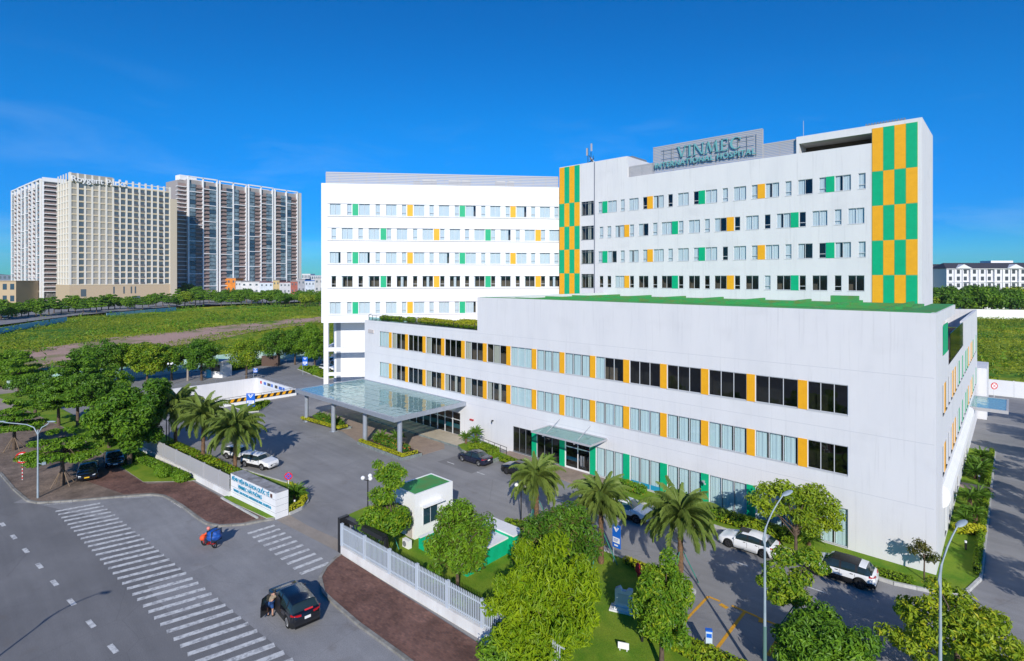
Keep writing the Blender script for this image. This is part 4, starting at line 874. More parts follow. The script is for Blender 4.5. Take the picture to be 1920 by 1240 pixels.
def round_clumps(rx, rz, zc, n, seed, ratio=0.45, hollow=0.62):
    rr = random.Random(seed); out_ = []
    for i in range(n):
        t = math.acos(1 - 2 * (i + .5) / n); ph = i * 2.399963 + rr.uniform(-.4, .4); q = hollow * rr.choice([rr.uniform(.45, .8), rr.uniform(.8, 1.08), rr.uniform(.85, 1.32)])
        k = ratio * rr.uniform(.75, 1.25)
        out_.append((rx * q * math.sin(t) * math.cos(ph), rx * q * math.sin(t) * math.sin(ph), zc + rz * q * math.cos(t), rx * k, rx * k, rz * k * rr.uniform(.8, 1.1)))
    return out_
def tier_clumps(rx, z0, z1, tiers, seed):
    rr = random.Random(seed); out_ = []
    for k in range(tiers):
        f = k / max(1, tiers - 1); z = z0 + (z1 - z0) * f; R0_ = rx * (1 - 0.62 * f ** 1.3); n = max(4, int(9 - 5 * f))
        for j in range(n):
            ph = 6.283 * (j + rr.random() * .7) / n; q = R0_ * rr.uniform(.35, .78)
            out_.append((q * math.cos(ph), q * math.sin(ph), z + rr.uniform(-.18, .18), R0_ * rr.uniform(.28, .42), R0_ * rr.uniform(.28, .42), rx * rr.uniform(.055, .10)))
    return out_
def tree(label, loc, cl, nleaf, size, m, seed, th, tr=0.13, rz=0.0, group='trees', name='broadleaf_tree', lean=0.0, extra=None, props=None, sc=None, **k):
    t = empty(name, label, 'tree', (loc[0], loc[1], k.pop('z', 0.1)), rz, group)
    put('trunk', trunk_mesh(th, tr, cl[:14], seed, lean), t); put('crown', crown_mesh(cl, nleaf, size, m, seed, extra, **k), t)
    if props:                                      # wooden or green painted stakes that prop a young tree
        for j in range(props[0]):
            a_ = 6.283 * j / props[0] + 0.4; b = MB(); b.tube([(1.0 * math.cos(a_), 1.0 * math.sin(a_), 0), (0.1 * math.cos(a_), 0.1 * math.sin(a_), props[1])], 0.035, 6)
            b.build('stake', props[2], t)
    return t
STAKE = mat('weathered_stake', (0.25, 0.18, 0.12), 0.9); STAKEG = mat('green_stake', (0.03, 0.22, 0.17), 0.6)

# trees of the front garden
tree('big yellow-green tree with hanging leaves in the middle of the garden, nearest to the camera', gp(1022, 1272), round_clumps(2.65, 2.5, 3.6, 60, 1, .24, .84), 17000, 0.31, LF_LIME, 1, 3.0, 0.17, asp=0.26, droop=0.9, up=0.6, group='garden trees')
tree('dense dark green tree with bronze new leaves behind the big yellow-green tree', gp(1040, 1122), round_clumps(2.7, 2.1, 3.35, 46, 2, .27, .80), 16000, 0.25, LF_DARK, 2, 2.6, 0.15, asp=0.34, extra=(LF_RED, 2500), droop=.4, group='garden trees')
tree('leafy green tree standing between the guard house and the picket fence', gp(858, 1108), round_clumps(2.0, 2.2, 3.1, 34, 3, .29, .82), 9500, 0.24, LF_MID, 3, 2.0, 0.11, extra=(LF_RED, 900), group='garden trees')
cl4 = round_clumps(1.75, 1.2, 2.1, 16, 4, .42, .66) + [(0.3, 0.2, 5.6, .75, .75, .45), (-0.7, 0.1, 5.0, .8, .6, .4), (0.9, -0.1, 4.9, .8, .7, .38), (-0.1, 0.5, 4.5, .6, .6, .4), (1.3, 0.2, 5.6, .5, .5, .35), (-1.2, 0, 5.7, .4, .4, .3), (0.1, -.5, 3.9, 1.1, .9, .5)]
tree('two-storeyed tree with a sparse top over a round lower crown left of the guard house', gp(726, 1030), cl4, 9000, 0.25, LF_MID, 4, 4.6, 0.10, props=(3, 1.8, STAKEG), group='garden trees', extra=(LF_OLIVE, 1500))
tree('oval green tree right of the white stone monument', gp(1240, 1262), round_clumps(1.45, 2.1, 3.45, 34, 5, .29, .80), 10000, 0.22, LF_MID, 5, 2.2, 0.12, asp=.34, extra=(LF_OLIVE, 1500), group='garden trees')
tree('wide thin-leaved tree at the wall of the low block, above the white hatchback', gp(1492, 1048), [(x * 1.0, y * .7, z, r_, r_, r_ * .62) for x, y, z, r_ in [(-2.6, 0, 4.0, .75), (-1.9, .3, 4.6, .8), (-1.0, -.3, 4.9, .8), (-0.2, 0.4, 4.2, .9), (.7, -.2, 4.4, .9), (1.5, .3, 4.5, .8), (2.0, -.3, 3.8, .9), (2.5, 0, 3.0, .8), (1.2, .6, 3.2, .9), (.2, -.6, 3.0, .8), (-.9, .5, 3.3, .7), (-2.1, -.4, 3.3, .6), (1.9, .5, 2.2, .8), (.9, -.5, 2.1, .7), (2.6, -.3, 2.3, .5)]], 6200, 0.27, LF_OLIVE, 6, 2.0, 0.11, rz=R(42.5), asp=.40, group='garden trees')
tree('small open tree in front of the white sport utility car, crossed by the lamp pole', gp(1492, 1196), [(x, y, z, r_, r_, r_ * .6) for x, y, z, r_ in [(-1.2, 0, 3.6, .6), (-.4, .3, 4.2, .7), (.3, -.3, 4.4, .5), (.9, .2, 4.3, .55), (1.3, 0, 3.7, .5), (-1.5, .2, 2.9, .5), (-.5, -.2, 2.9, .7), (.4, .2, 3.1, .6), (0, 0, 2.2, .7), (-.9, .1, 2.1, .6)]], 2300, 0.24, LF_MID, 7, 1.9, 0.08, rz=R(42.5), extra=(LF_OLIVE, 1800), props=(4, 1.6, STAKEG), group='garden trees')
tree('dark green low tree at the lower right of the yellow bays', gp(1548, 1300), round_clumps(2.2, 1.6, 1.9, 40, 8, .28, .82), 15000, 0.24, LF_DARK, 8, 1.6, 0.12, extra=(LF_MID, 2500), group='garden trees')
tree('big olive tree with yellow flower sprays at the corner of the side road', gp(1795, 1300), round_clumps(2.6, 1.6, 2.75, 48, 9, .23, .94), 8500, 0.25, LF_OLIVE, 9, 3.0, 0.13, extra=(LF_YEL, 900), group='garden trees')
tree('low bushy tree tucked under the big yellow-green tree', gp(975, 1275), round_clumps(2.1, 1.2, 1.3, 16, 10, .4, .66), 8000, 0.27, LF_MID, 10, 0.9, 0.1, group='garden trees')
tree('thin reddish sapling by the corner of the low block', gp(1733, 1092), [(x * .8, y, z * .8, .4, .4, .3) for x, y, z in [(0, 0, 2.6), (-.7, .1, 2.2), (.6, 0, 2.1), (.1, .4, 1.7), (-.3, -.2, 3.0)]], 700, 0.2, LF_RED, 11, 1.7, 0.05, group='garden trees', shell=.9)
# left side of the site
def lt(label, uv, rx, rz, zc, m, seed, n=9000, size=.42, th=None, kind='round', **k):
    cl = round_clumps(rx, rz, zc, 36, seed, .29, .82) if kind == 'round' else tier_clumps(rx, zc - rz, zc + rz, k.pop('tiers', 5), seed)
    return tree(label, gp(*uv), cl, n, size, m, seed, th or zc - rz * .3, k.pop('tr', .17), group='trees left of the gate', **k)
lt('dense dark round tree left of the palms, the biggest by the fence', (243, 872), 3.4, 3.1, 5.3, LF_DARK, 21, 16000, .40, extra=(LF_MID, 3000), tr=.22)
lt('tall layered dark tree far left with flat tiers of branches', (146, 800), 4.6, 3.0, 6.4, LF_DARK, 22, 15000, .40, kind='tier', tiers=7, extra=(LF_MID, 2500))
lt('narrow dark tree with a bare trunk in the lawn between the two biggest trees', (172, 815), 2.6, 2.0, 5.6, LF_DARK, 23, 7000, .36)
lt('flat layered tree with propped trunk in front of the parked black cars', (117, 912), 3.1, 1.0, 4.0, LF_MID, 24, 8000, .28, kind='tier', tiers=3, props=(4, 1.5, STAKE))
lt('layered tree with propped trunk at the left edge of the pavement', (26, 846), 3.0, 1.4, 4.1, LF_MID, 25, 7000, .32, kind='tier', tiers=4, props=(4, 1.5, STAKE))
lt('broad layered tree on the lawn behind the speed sign', (110, 800), 4.0, 1.3, 4.6, LF_DARK, 26, 8000, .36, kind='tier', tiers=4)
lt('small dark tree between the layered trees on the far lawn', (66, 778), 2.6, 1.9, 4.0, LF_DARK, 71, 5500, .36)
lt('mid green tree filling the gap behind the biggest tree by the fence', (205, 790), 2.9, 2.3, 4.6, LF_MID, 72, 6500, .36)
lt('low layered tree left of the biggest tree by the fence', (205, 842), 2.4, 1.0, 3.0, LF_MID, 73, 4000, .3, kind='tier', tiers=3)
lt('layered tree at the far left border by the dirt path', (35, 745), 4.2, 1.8, 5.2, LF_MID, 27, 7000, .4, kind='tier', tiers=4)
lt('round dark tree behind the layered trees, left of the white fence', (183, 728), 3.4, 2.6, 5.4, LF_DARK, 28, 7000, .42)
lt('yellow-green tree in front of the far white railing', (228, 722), 3.6, 2.4, 4.9, LF_MID, 29, 7000, .42, extra=(LF_OLIVE, 1500))
lt('bushy olive tree right of the yellow-green tree by the far railing', (276, 720), 3.6, 2.5, 4.7, LF_OLIVE, 30, 7000, .42, extra=(LF_MID, 2500))
lt('dark tree leaning over the far railing left of the small gate house', (322, 714), 2.9, 2.4, 4.6, LF_DARK, 31, 6000, .40, extra=(LF_OLIVE, 900))
lt('round dark green tree in front of the small gate house', (378, 714), 3.6, 2.9, 5.2, LF_DARK, 32, 8500, .40)
lt('open olive tree beside the ramp wall', (462, 712), 3.3, 2.6, 5.0, LF_OLIVE, 33, 4200, .36, extra=(LF_MID, 1500))
lt('dark round tree behind the charging sign, left of three', (520, 686), 3.8, 2.8, 5.0, LF_DARK, 34, 7000, .42)
lt('mid green tree between the round dark tree and the splayed wing', (553, 684), 3.3, 3.0, 5.0, LF_DARK, 35, 6000, .42, extra=(LF_MID, 1500))
lt('green tree right beside the left edge of the splayed wing', (590, 690), 3.4, 3.2, 5.0, LF_MID, 36, 6500, .42)
lt('pale green tree behind the tree beside the wing', (575, 668), 3.2, 2.6, 5.0, LF_MID, 37, 5000, .42)
lt('low bushy tree at the left frame edge by the teal fence', (12, 712), 4.0, 2.0, 3.2, LF_MID, 38, 6500, .42)
dt = MB(); dt.tube([(0, 0, 0), (0.1, 0, 3), (-.1, .1, 5.5), (0.1, 0, 6.8)], [.2, .17, .13, .08], 8); dt.tube([(0, 0, 4.8), (.6, .2, 5.9)], [.07, .03], 6)
tag(dt.build('bare_trunk', mat('grey_bark', (0.33, 0.28, 0.24), .9), None, (*gp(352, 714), 0)), 'bare grey dead trunk standing left of the round tree by the small gate house', 'dead tree')

for i_, (tx, ty) in enumerate(((10.5, -4.0), (11.5, 5.0), (10.8, 13.5), (11.6, 22.0), (10.6, 31.0), (11.4, 41.0), (10.8, 52.0))):
    cl_ = round_clumps(2.6, 2.0, 5.2, 22, 300 + i_, .28, .85)
    tree(f'open green tree across the side road, {("first", "second", "third", "fourth", "fifth", "sixth", "seventh")[i_]} going back', (tx, ty), cl_, 3200, .34, LF_MID, 300 + i_, 3.6, .14, group='trees on the far side of the side road')
# palms -----------------------------------------------------------------------
def frond_mesh(Ln, up, droop, seed, m, leafl=0.42, n=34, wid=0.035, name='frond'):
    n = int(n * 1.5); wid *= .40; leafl *= 1.12
    rr = random.Random(seed); pts = []; x = 0; z = 0; a = up; ds = Ln / n
    for i in range(n + 1):
        pts.append(Vector((x, 0, z))); x += ds * math.cos(a); z += ds * math.sin(a); a -= droop / n * (0.4 + 1.2 * i / n)
    b = MB(); st_ = max(6, n // 6); b.tube(pts[::st_] + [pts[-1]], [0.032, 0.028, 0.022, 0.018, 0.012, 0.008, 0.005, .004][:len(pts[::st_]) + 1], 4, cap=False)
    vs = []; fs = []
    for i in range(3, n + 1):
        t = i / n; ll = leafl * math.sin(min(1, t * 2.2) * 1.57) * (1 - 0.72 * max(0, t - .45) / .55)
        for sd_ in (1, -1):
            p = pts[i]; d = Vector((0.62, sd_ * 0.72, rr.uniform(-.45, .15) - 0.38)).normalized() * ll * rr.uniform(.85, 1.1)
            k = len(vs); vs += [p + Vector((-wid, 0, 0)), p + Vector((wid, 0, 0.012)), p + d * .6 + Vector((wid * .6, 0, 0.02)), p + d + Vector((0, 0, -ll * .28))]
            fs.append((k, k + 1, k + 2)); fs.append((k, k + 2, k + 3))
    b.add(vs, fs); me = b.mesh(name, m)
    a_ = me.attributes.new('rnd', 'FLOAT', 'POINT'); a_.data.foreach_set('value', [min(1, max(0, .5 + rr.gauss(0, .22))) for _ in range(len(me.vertices))])
    return me
FR = [frond_mesh(1.0, R(72), R(70), 1, LF_PALM, .20, 32, .015), frond_mesh(1.0, R(48), R(95), 2, LF_PALM, .20, 32, .015), frond_mesh(1.0, R(22), R(100), 3, LF_PALM, .20, 32, .015), frond_mesh(1.0, R(-8), R(80), 4, LF_PALM, .19, 32, .015)]
def palm(label, loc, h, Ln, seed, n=56, lean=(0, 0), ring=None):
    rr = random.Random(seed); t = empty('palm_tree', label, 'palm tree', (loc[0], loc[1], 0.1), 0, 'date palms')
    b = MB(); k = 14; pts = []; rs = []
    for i in range(k + 1):
        f = i / k; pts.append((lean[0] * f * f, lean[1] * f * f, h * f - .05)); rs.append((0.19 if i % 2 else 0.15) * (1.15 - .2 * f))
    b.tube(pts, rs, 9); put('trunk', b.mesh('trunk', PBARK), t)
    s_ = MB(); T_ = Vector((lean[0], lean[1], h))
    for i in range(34):
        a_ = i * 2.4; zz = -0.55 + 0.7 * i / 34; r_ = .17; s_.bar(T_ + Vector((r_ * .7 * math.cos(a_), r_ * .7 * math.sin(a_), zz - .12)), T_ + Vector((r_ * 1.75 * math.cos(a_), r_ * 1.75 * math.sin(a_), zz + .16)), .07, .03)
    s_.sphere(T_, .2, 8, 6); put('boot', s_.mesh('boot', STRAW), t)
    for i in range(n):
        f = i / n; a_ = i * 2.399963 + rr.uniform(-.2, .2); kd = 0 if f < .16 else 1 if f < .45 else 2 if f < .75 else 3
        put('frond', FR[kd], t, T_ + Vector((0, 0, .12 - .3 * f)), (R(rr.uniform(-14, 14)), R(rr.uniform(-9, 9)), a_), Ln * rr.uniform(.86, 1.08) * (0.85 if kd == 0 else 1))
    return t
palm('date palm in front of the dark hatchback, left of the two at the lane edge', gp(1006, 985), 3.7, 2.5, 1, lean=(-.05, .05))
palm('date palm hiding the white car with the rounded tail, beside the blue sign', gp(1127, 1060), 4.5, 2.4, 2)
palm('large date palm between the blue sign and the white hatchback, with a dark trunk', gp(1276, 1092), 4.3, 2.75, 3, 62)
palm('date palm beside the white sedan behind the fence, nearest to the name wall', gp(441, 884), 4.4, 3.3, 4, 58)
palm('middle date palm behind the fence, between two other palms', gp(381, 872), 5.2, 3.0, 5, 52)
palm('grey-green date palm next to the biggest dark tree behind the fence', gp(329, 848), 5.0, 3.5, 6, 58)
stk = MB()
for (u_, v_, hh_, pn_) in ((1006, 985, 2.0, 'the leftmost front palm'), (1127, 1060, 2.2, 'the middle front palm beside the blue sign'), (1276, 1092, 2.0, 'the right and largest front palm')):
    c_ = gp(u_, v_)
    for j in range(3):
        a_ = 2.1 * j + .5; b = MB(); b.tube([(1.1 * math.cos(a_), 1.1 * math.sin(a_), 0.1), (.16 * math.cos(a_), .16 * math.sin(a_), hh_)], .035, 6)
        tag(b.build('palm_stake', STAKEG, None, (c_[0], c_[1], 0)), f'{("left", "rear", "right")[j]} green stake propping {pn_}', 'stake', f'stakes propping {pn_}')
# cycads
CF_ = [frond_mesh(1.0, R(68), R(60), 11, LF_CYC, .17, 26, .014), frond_mesh(1.0, R(42), R(75), 12, LF_CYC, .17, 26, .014), frond_mesh(1.0, R(14), R(60), 13, LF_CYC, .17, 26, .014)]
def cycad(label, loc, h=.5, Ln=.85, seed=1, n=26, z=.14, group='cycads'):
    rr = random.Random(seed); t = empty('cycad', label, 'cycad', (loc[0], loc[1], z), rr.random() * 6, group)
    b = MB(); b.tube([(0, 0, -.05), (0, 0, h * .5), (0, 0, h)], [.13, .16, .12], 8); put('trunk', b.mesh('trunk', PBARK), t)
    for i in range(n):
        f = i / n; put('frond', CF_[0 if f < .3 else 1 if f < .65 else 2], t, (0, 0, h), (0, R(rr.uniform(-8, 8)), i * 2.4), Ln * rr.uniform(.88, 1.08))
    return t
cycad('cycad in the left canopy bed, next to the second column', (-61.2, -7.9), .5, 1.0, 1, z=.3); cycad('cycad in the left canopy bed, between its two columns', (-63.6, -7.9), .4, .9, 2, z=.3); cycad('small cycad at the outer end of the left canopy bed', (-65.4, -7.6), .4, .8, 3, z=.3)
cycad('large cycad in the right canopy bed near the third column', (-50.5, -8.3), .6, 1.15, 4, 30, .3); cycad('cycad in the right canopy bed at its middle', (-48.6, -7.4), .8, 1.1, 5, 30, .3)
cycad('left cycad of the three by the front wall behind the dark sedan', (-42.6, -2.2), .9, .95, 6, 30, .3); cycad('tallest of the three cycads by the front wall', (-41.7, -1.5), 1.4, 1.05, 7, 30, .3); cycad('lowest of the three cycads by the front wall, nearest the trimmed hedge', (-41.0, -2.3), .8, .85, 8, 26, .3)
cycad('cycad behind the first palm, against the dark windows', (-31.0, -1.5), .7, 1.0, 9, 26)
cycad('cycad beside the name wall under the round sign', (-42.4, -22.6), .5, 1.25, 10, 34)
cycad('spiky cycad at the wall above the white sport utility car', (-7.2, -1.2), .5, 1.1, 11, 28)
for i, (x, y, h, l_) in enumerate(((1.0, 24.0, .6, 1.2), (1.4, 25.6, .8, 1.2), (0.8, 27.3, .5, 1.1), (1.5, 17.0, .6, 1.1), (1.0, 15.0, .9, 1.1), (1.5, 11.2, .9, .9), (1.0, 10.0, .7, .8), (1.2, 31.0, .6, 1.1))):
    cycad(('nearest', 'second', 'third', 'cycad', 'cycad', 'cycad', 'cycad', 'far')[i] and ['cycad just beyond the step on the side garden strip', 'taller cycad beyond the step, second on the far strip', 'third cycad of the far side strip', 'cycad in front of the step on the near side strip', 'tall cycad on the near side strip, second from the step', 'thin palm-like cycad by the yellow shrub on the side strip', 'short cycad beside the thin one at the yellow shrub', 'last cycad of the far side strip below the glass canopy'][i], (x, y), h, l_, 20 + i)

# hedges and shrubs -----------------------------------------------------------
def hedge(label, boxes, h, m, seed, size=.14, dens=260, z=.14, name='hedge', cat='hedge', group='clipped hedges and shrubs', extra=None, core=True):
    """boxes: (x0, y0, x1, y1, width) strips"""
    x0, y0 = boxes[0][0], boxes[0][1]; t = empty(name, label, cat, (x0, y0, z), 0, group); cl = []; co = MB(); n = 0
    for a in boxes:
        p = Vector((a[0] - x0, a[1] - y0)); q = Vector((a[2] - x0, a[3] - y0)); w_ = a[4]; Ln = max(.01, (q - p).length); k = max(1, int(Ln / (w_ * .55)))
        for i in range(k + 1):
            c = p.lerp(q, i / k); cl.append((c.x, c.y, h * .5, w_ * .55, w_ * .55, h * .56))
        n += int(dens * (Ln + w_) * (w_ + h)); 
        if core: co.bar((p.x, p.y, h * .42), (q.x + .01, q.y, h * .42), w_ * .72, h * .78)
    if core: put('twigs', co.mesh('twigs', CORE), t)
    put('foliage', crown_mesh(cl, max(200, n), size, m, seed, extra, shell=.3, droop=0, up=.6, asp=.55), t); return t
hedge('low yellow hedge edging the left canopy bed', [(-67.4, -9.4, -59.4, -8.6, .45), (-59.4, -8.6, -59.3, -7.6, .4)], .38, LF_YEL, 41, z=.28, dens=500)
hedge('low yellow hedge edging the right canopy bed', [(-52.5, -9.75, -44.4, -9.65, .45), (-44.4, -9.65, -44.3, -8.0, .4)], .38, LF_YEL, 42, z=.28, dens=500)
hedge('dark mixed shrubs inside the left canopy bed', [(-66, -7.9, -60.5, -7.8, 1.1)], .7, LF_DARK, 43, z=.28, size=.2, extra=(LF_FLOW, 120))
hedge('red and green mixed shrubs inside the right canopy bed', [(-51, -8.2, -46, -8.4, 1.3)], .75, LF_DARK, 44, z=.28, size=.2, extra=(LF_FLOW, 400))
hedge('clipped bright hedge behind the dark sedan at the front wall', [(-40.4, -2.9, -37.4, -3.1, 1.4), (-40.4, -2.0, -38.0, -2.2, 1.0)], .65, LF_HEDGE, 45, z=.4, dens=420)
hedge('small clipped hedge between the ramp handrail and the first palm', [(-36.0, -2.9, -33.5, -3.1, 1.0)], .6, LF_HEDGE, 46, dens=420)
hedge('rounded lime hedge on the bed behind the name wall', [(-40.4, -23.9, -40.7, -22.9, .5), (-40.7, -22.9, -41.6, -22.1, .5), (-41.6, -22.1, -43.2, -21.5, .5), (-43.2, -21.5, -45.5, -21.6, .5)], .5, LF_YEL, 47, dens=480)
hedge('bushy hedge behind the left fence under the palms', [(-46.8, -23.8, -56, -24.6, 1.3), (-56, -24.6, -66, -25.6, 1.6)], 1.0, LF_HEDGE, 48, size=.22, dens=200, extra=(LF_FLOW, 120))
hedge('low hedge along the foot of the left fence on the lawn', [(-54.6, -27.5, -66, -29.1, .9)], .7, LF_MID, 49, size=.18, dens=300)
hedge('dark ball of shrub on the lawn before the left fence', [(-57.6, -28.6, -57.0, -28.6, 1.2)], 1.0, LF_MID, 50, size=.18, dens=700)
hedge('round bush at the tip of the lawn by the left fence', [(-54.7, -27.9, -54.4, -27.8, 1.0)], .8, LF_MID, 51, size=.18, dens=700)
hedge('bushes before the front wall right of the glass doors', [(-23.5, -1.0, -20.8, -1.0, .9)], .8, LF_MID, 52, size=.22, dens=320, extra=(LF_FLOW, 60))
hedge('large shrub under the third palm at the wall', [(-17.6, -1.2, -15.9, -1.4, 1.3)], 1.2, LF_DARK, 53, size=.24, dens=380)
hedge('yellow-green shrubs at the wall above the white hatchback', [(-13.9, -1.5, -8.2, -1.6, 1.1)], .9, LF_HEDGE, 54, size=.22, dens=300, extra=(LF_YEL, 300))
hedge('low shrubs along the kerb by the front wall near the corner', [(-3.4, -2.4, -1.2, -2.3, .7)], .4, LF_HEDGE, 55, size=.16, dens=300)
hedge('yellow shrub clump on the side garden strip', [(0.7, 8.6, 1.8, 9.4, .8)], .7, LF_YEL, 56, size=.22, dens=300)
hedge('clipped hedge along the side road kerb', [(1.9, 2.0, 1.95, 20.0, .42)], .5, LF_HEDGE, 57, dens=420)
hedge('second clipped hedge along the side road beyond the step', [(1.9, 22.4, 1.95, 35.6, .42)], .5, LF_HEDGE, 58, dens=300)
hedge('dark shrub clump with white blooms on the side strip', [(0.9, 13.4, 1.6, 13.6, .9)], .6, LF_DARK, 59, size=.2, dens=400)
hedge('hedge along the lane edge right of the blue sign', [(-15.6, -12.3, -11.2, -12.5, .55)], .45, LF_YEL, 60, dens=420)
hedge('hedge in front of the yellow bays by the charging post', [(-10.6, -18.0, -5.4, -17.9, 1.1)], .7, LF_HEDGE, 61, size=.2, dens=320, extra=(LF_YEL, 500))
hedge('hedge behind the guard house at the lane corner', [(-25.6, -13.4, -22.4, -12.4, .5)], .45, LF_HEDGE, 62, dens=420)
hedge('dark low hedge inside the picket fence', [(-28.0, -23.2, -16.5, -22.9, .8)], .7, LF_DARK, 63, size=.2, dens=260)
hedge('roof garden shrubs on the terrace, left clump', [(-65.6, 2.4, -61.5, 2.6, 1.1)], .7, LF_HEDGE, 64, z=ZT - .1, size=.2, dens=300)
hedge('roof garden hedge on the terrace behind the railing, long right row', [(-58.5, 4.2, -44.2, 2.6, 1.6), (-52, 6, -44.2, 6, 1.6)], .75, LF_YEL, 65, z=ZT - .2, size=.2, dens=260, extra=(LF_HEDGE, 2500))
hedge('small roof garden bush between the two terrace planters', [(-60.2, 3.0, -59.4, 3.0, .9)], .7, LF_HEDGE, 66, z=ZT - .1, size=.2, dens=400)
hedge('green border of the ramp bed under the charging sign', [(-80.0, -10.2, -77.4, -11.4, 1.0), (-80.6, -8.6, -79.6, -9.6, 1.0)], .6, LF_HEDGE, 67, size=.2, dens=250)
hedge('rounded island hedge beside the splayed wing', [(-106, 10.5, -95, 9.3, 2.0)], .9, LF_HEDGE, 68, size=.3, dens=120)
hedge('small clipped bush on the island by the wing, near its charging sign', [(-99.4, 9.0, -98.6, 9.0, 1.6)], 1.6, LF_MID, 69, size=.3, dens=200)
hedge('dark bushes behind the far gate house', [(-117, 0, -120, 8, 2.2)], 1.3, LF_DARK, 70, size=.35, dens=70)
pl = MB()
for nm, A in (('left', [(-68.2, -9.2), (-59.6, -8.2), (-59.2, -6.9), (-67, -6.6)]), ('right', [(-52.9, -9.95), (-44.2, -9.95), (-43.9, -7.5), (-51.5, -6.8)])):
    b = MB(); b.prism(A, 0.0, 0.34, 0, 1); tag(b.build('planter', [STONE, mat('soil', (.06, .045, .03), .95)]), f'dark stone planter bed under the {nm} half of the glass canopy', 'planter')
b = MB(); b.prism([(-41.4, -3.9), (-36.6, -4.1), (-36.6, -1.8), (-43.0, -1.4), (-43.0, -3.1)], 0, .42, 0, 1); tag(b.build('planter', [STONE, LAWN]), 'green stone planter with cycads and a clipped hedge behind the dark sedan', 'planter')
for lbl, A in (('dark stone roof planter left on the terrace', (-66.2, -61, 1.6, 3.6)), ('long stone roof planter right on the terrace', (-59, -43.8, 3.0, 7.5))):
    b = MB(); b.box(A[0], A[1], A[2], A[3], 12.43, ZT - .45); tag(b.build('roof_planter', STONE), lbl, 'planter')
# ---------------------------------------------------------------- cars
def paint(name, col, rough=.3): return mat(name, col, rough, .5, coat=.8)
CARW = paint('white_car_paint', (0.80, 0.81, 0.82)); CARB = paint('black_car_paint', (0.006, 0.007, 0.011), .2); CARN = paint('navy_car_paint', (0.010, 0.014, 0.035), .22); CARS = paint('silver_car_paint', (0.55, 0.57, 0.60)); CARG = paint('graphite_car_paint', (0.035, 0.037, 0.042), .3)
CGL = mat('car_glass', (0.02, 0.035, 0.035), .04, .7, coat=.6); CGLG = mat('greenish_car_glass', (0.05, 0.12, 0.10), .05, .7, coat=.6)
TRIM = mat('car_trim', (0.015, 0.015, 0.016), .5); RIM = mat('alloy_rim', (.55, .56, .58), .3, .5, metal=.8); RIMD = mat('dark_rim', (.09, .09, .1), .35, .5, metal=.6)
LAMPR = mat('tail_lamp', (.45, .005, .01), .2, .6); LAMPW = mat('head_lamp', (.75, .8, .85), .1, .7); PLATEW = mat('plate_white', (.8, .8, .78), .5); PLATEY = mat('plate_yellow', (.85, .50, .02), .5)
def lerp_prof(pts, x):
    for (a, b), (c, d) in zip(pts[:-1], pts[1:]):
        if x <= c: t = (x - a) / (c - a + 1e-9); t = t * t * (3 - 2 * t) if abs(d - b) > .02 else t; return b + (d - b) * t
    return pts[-1][1]
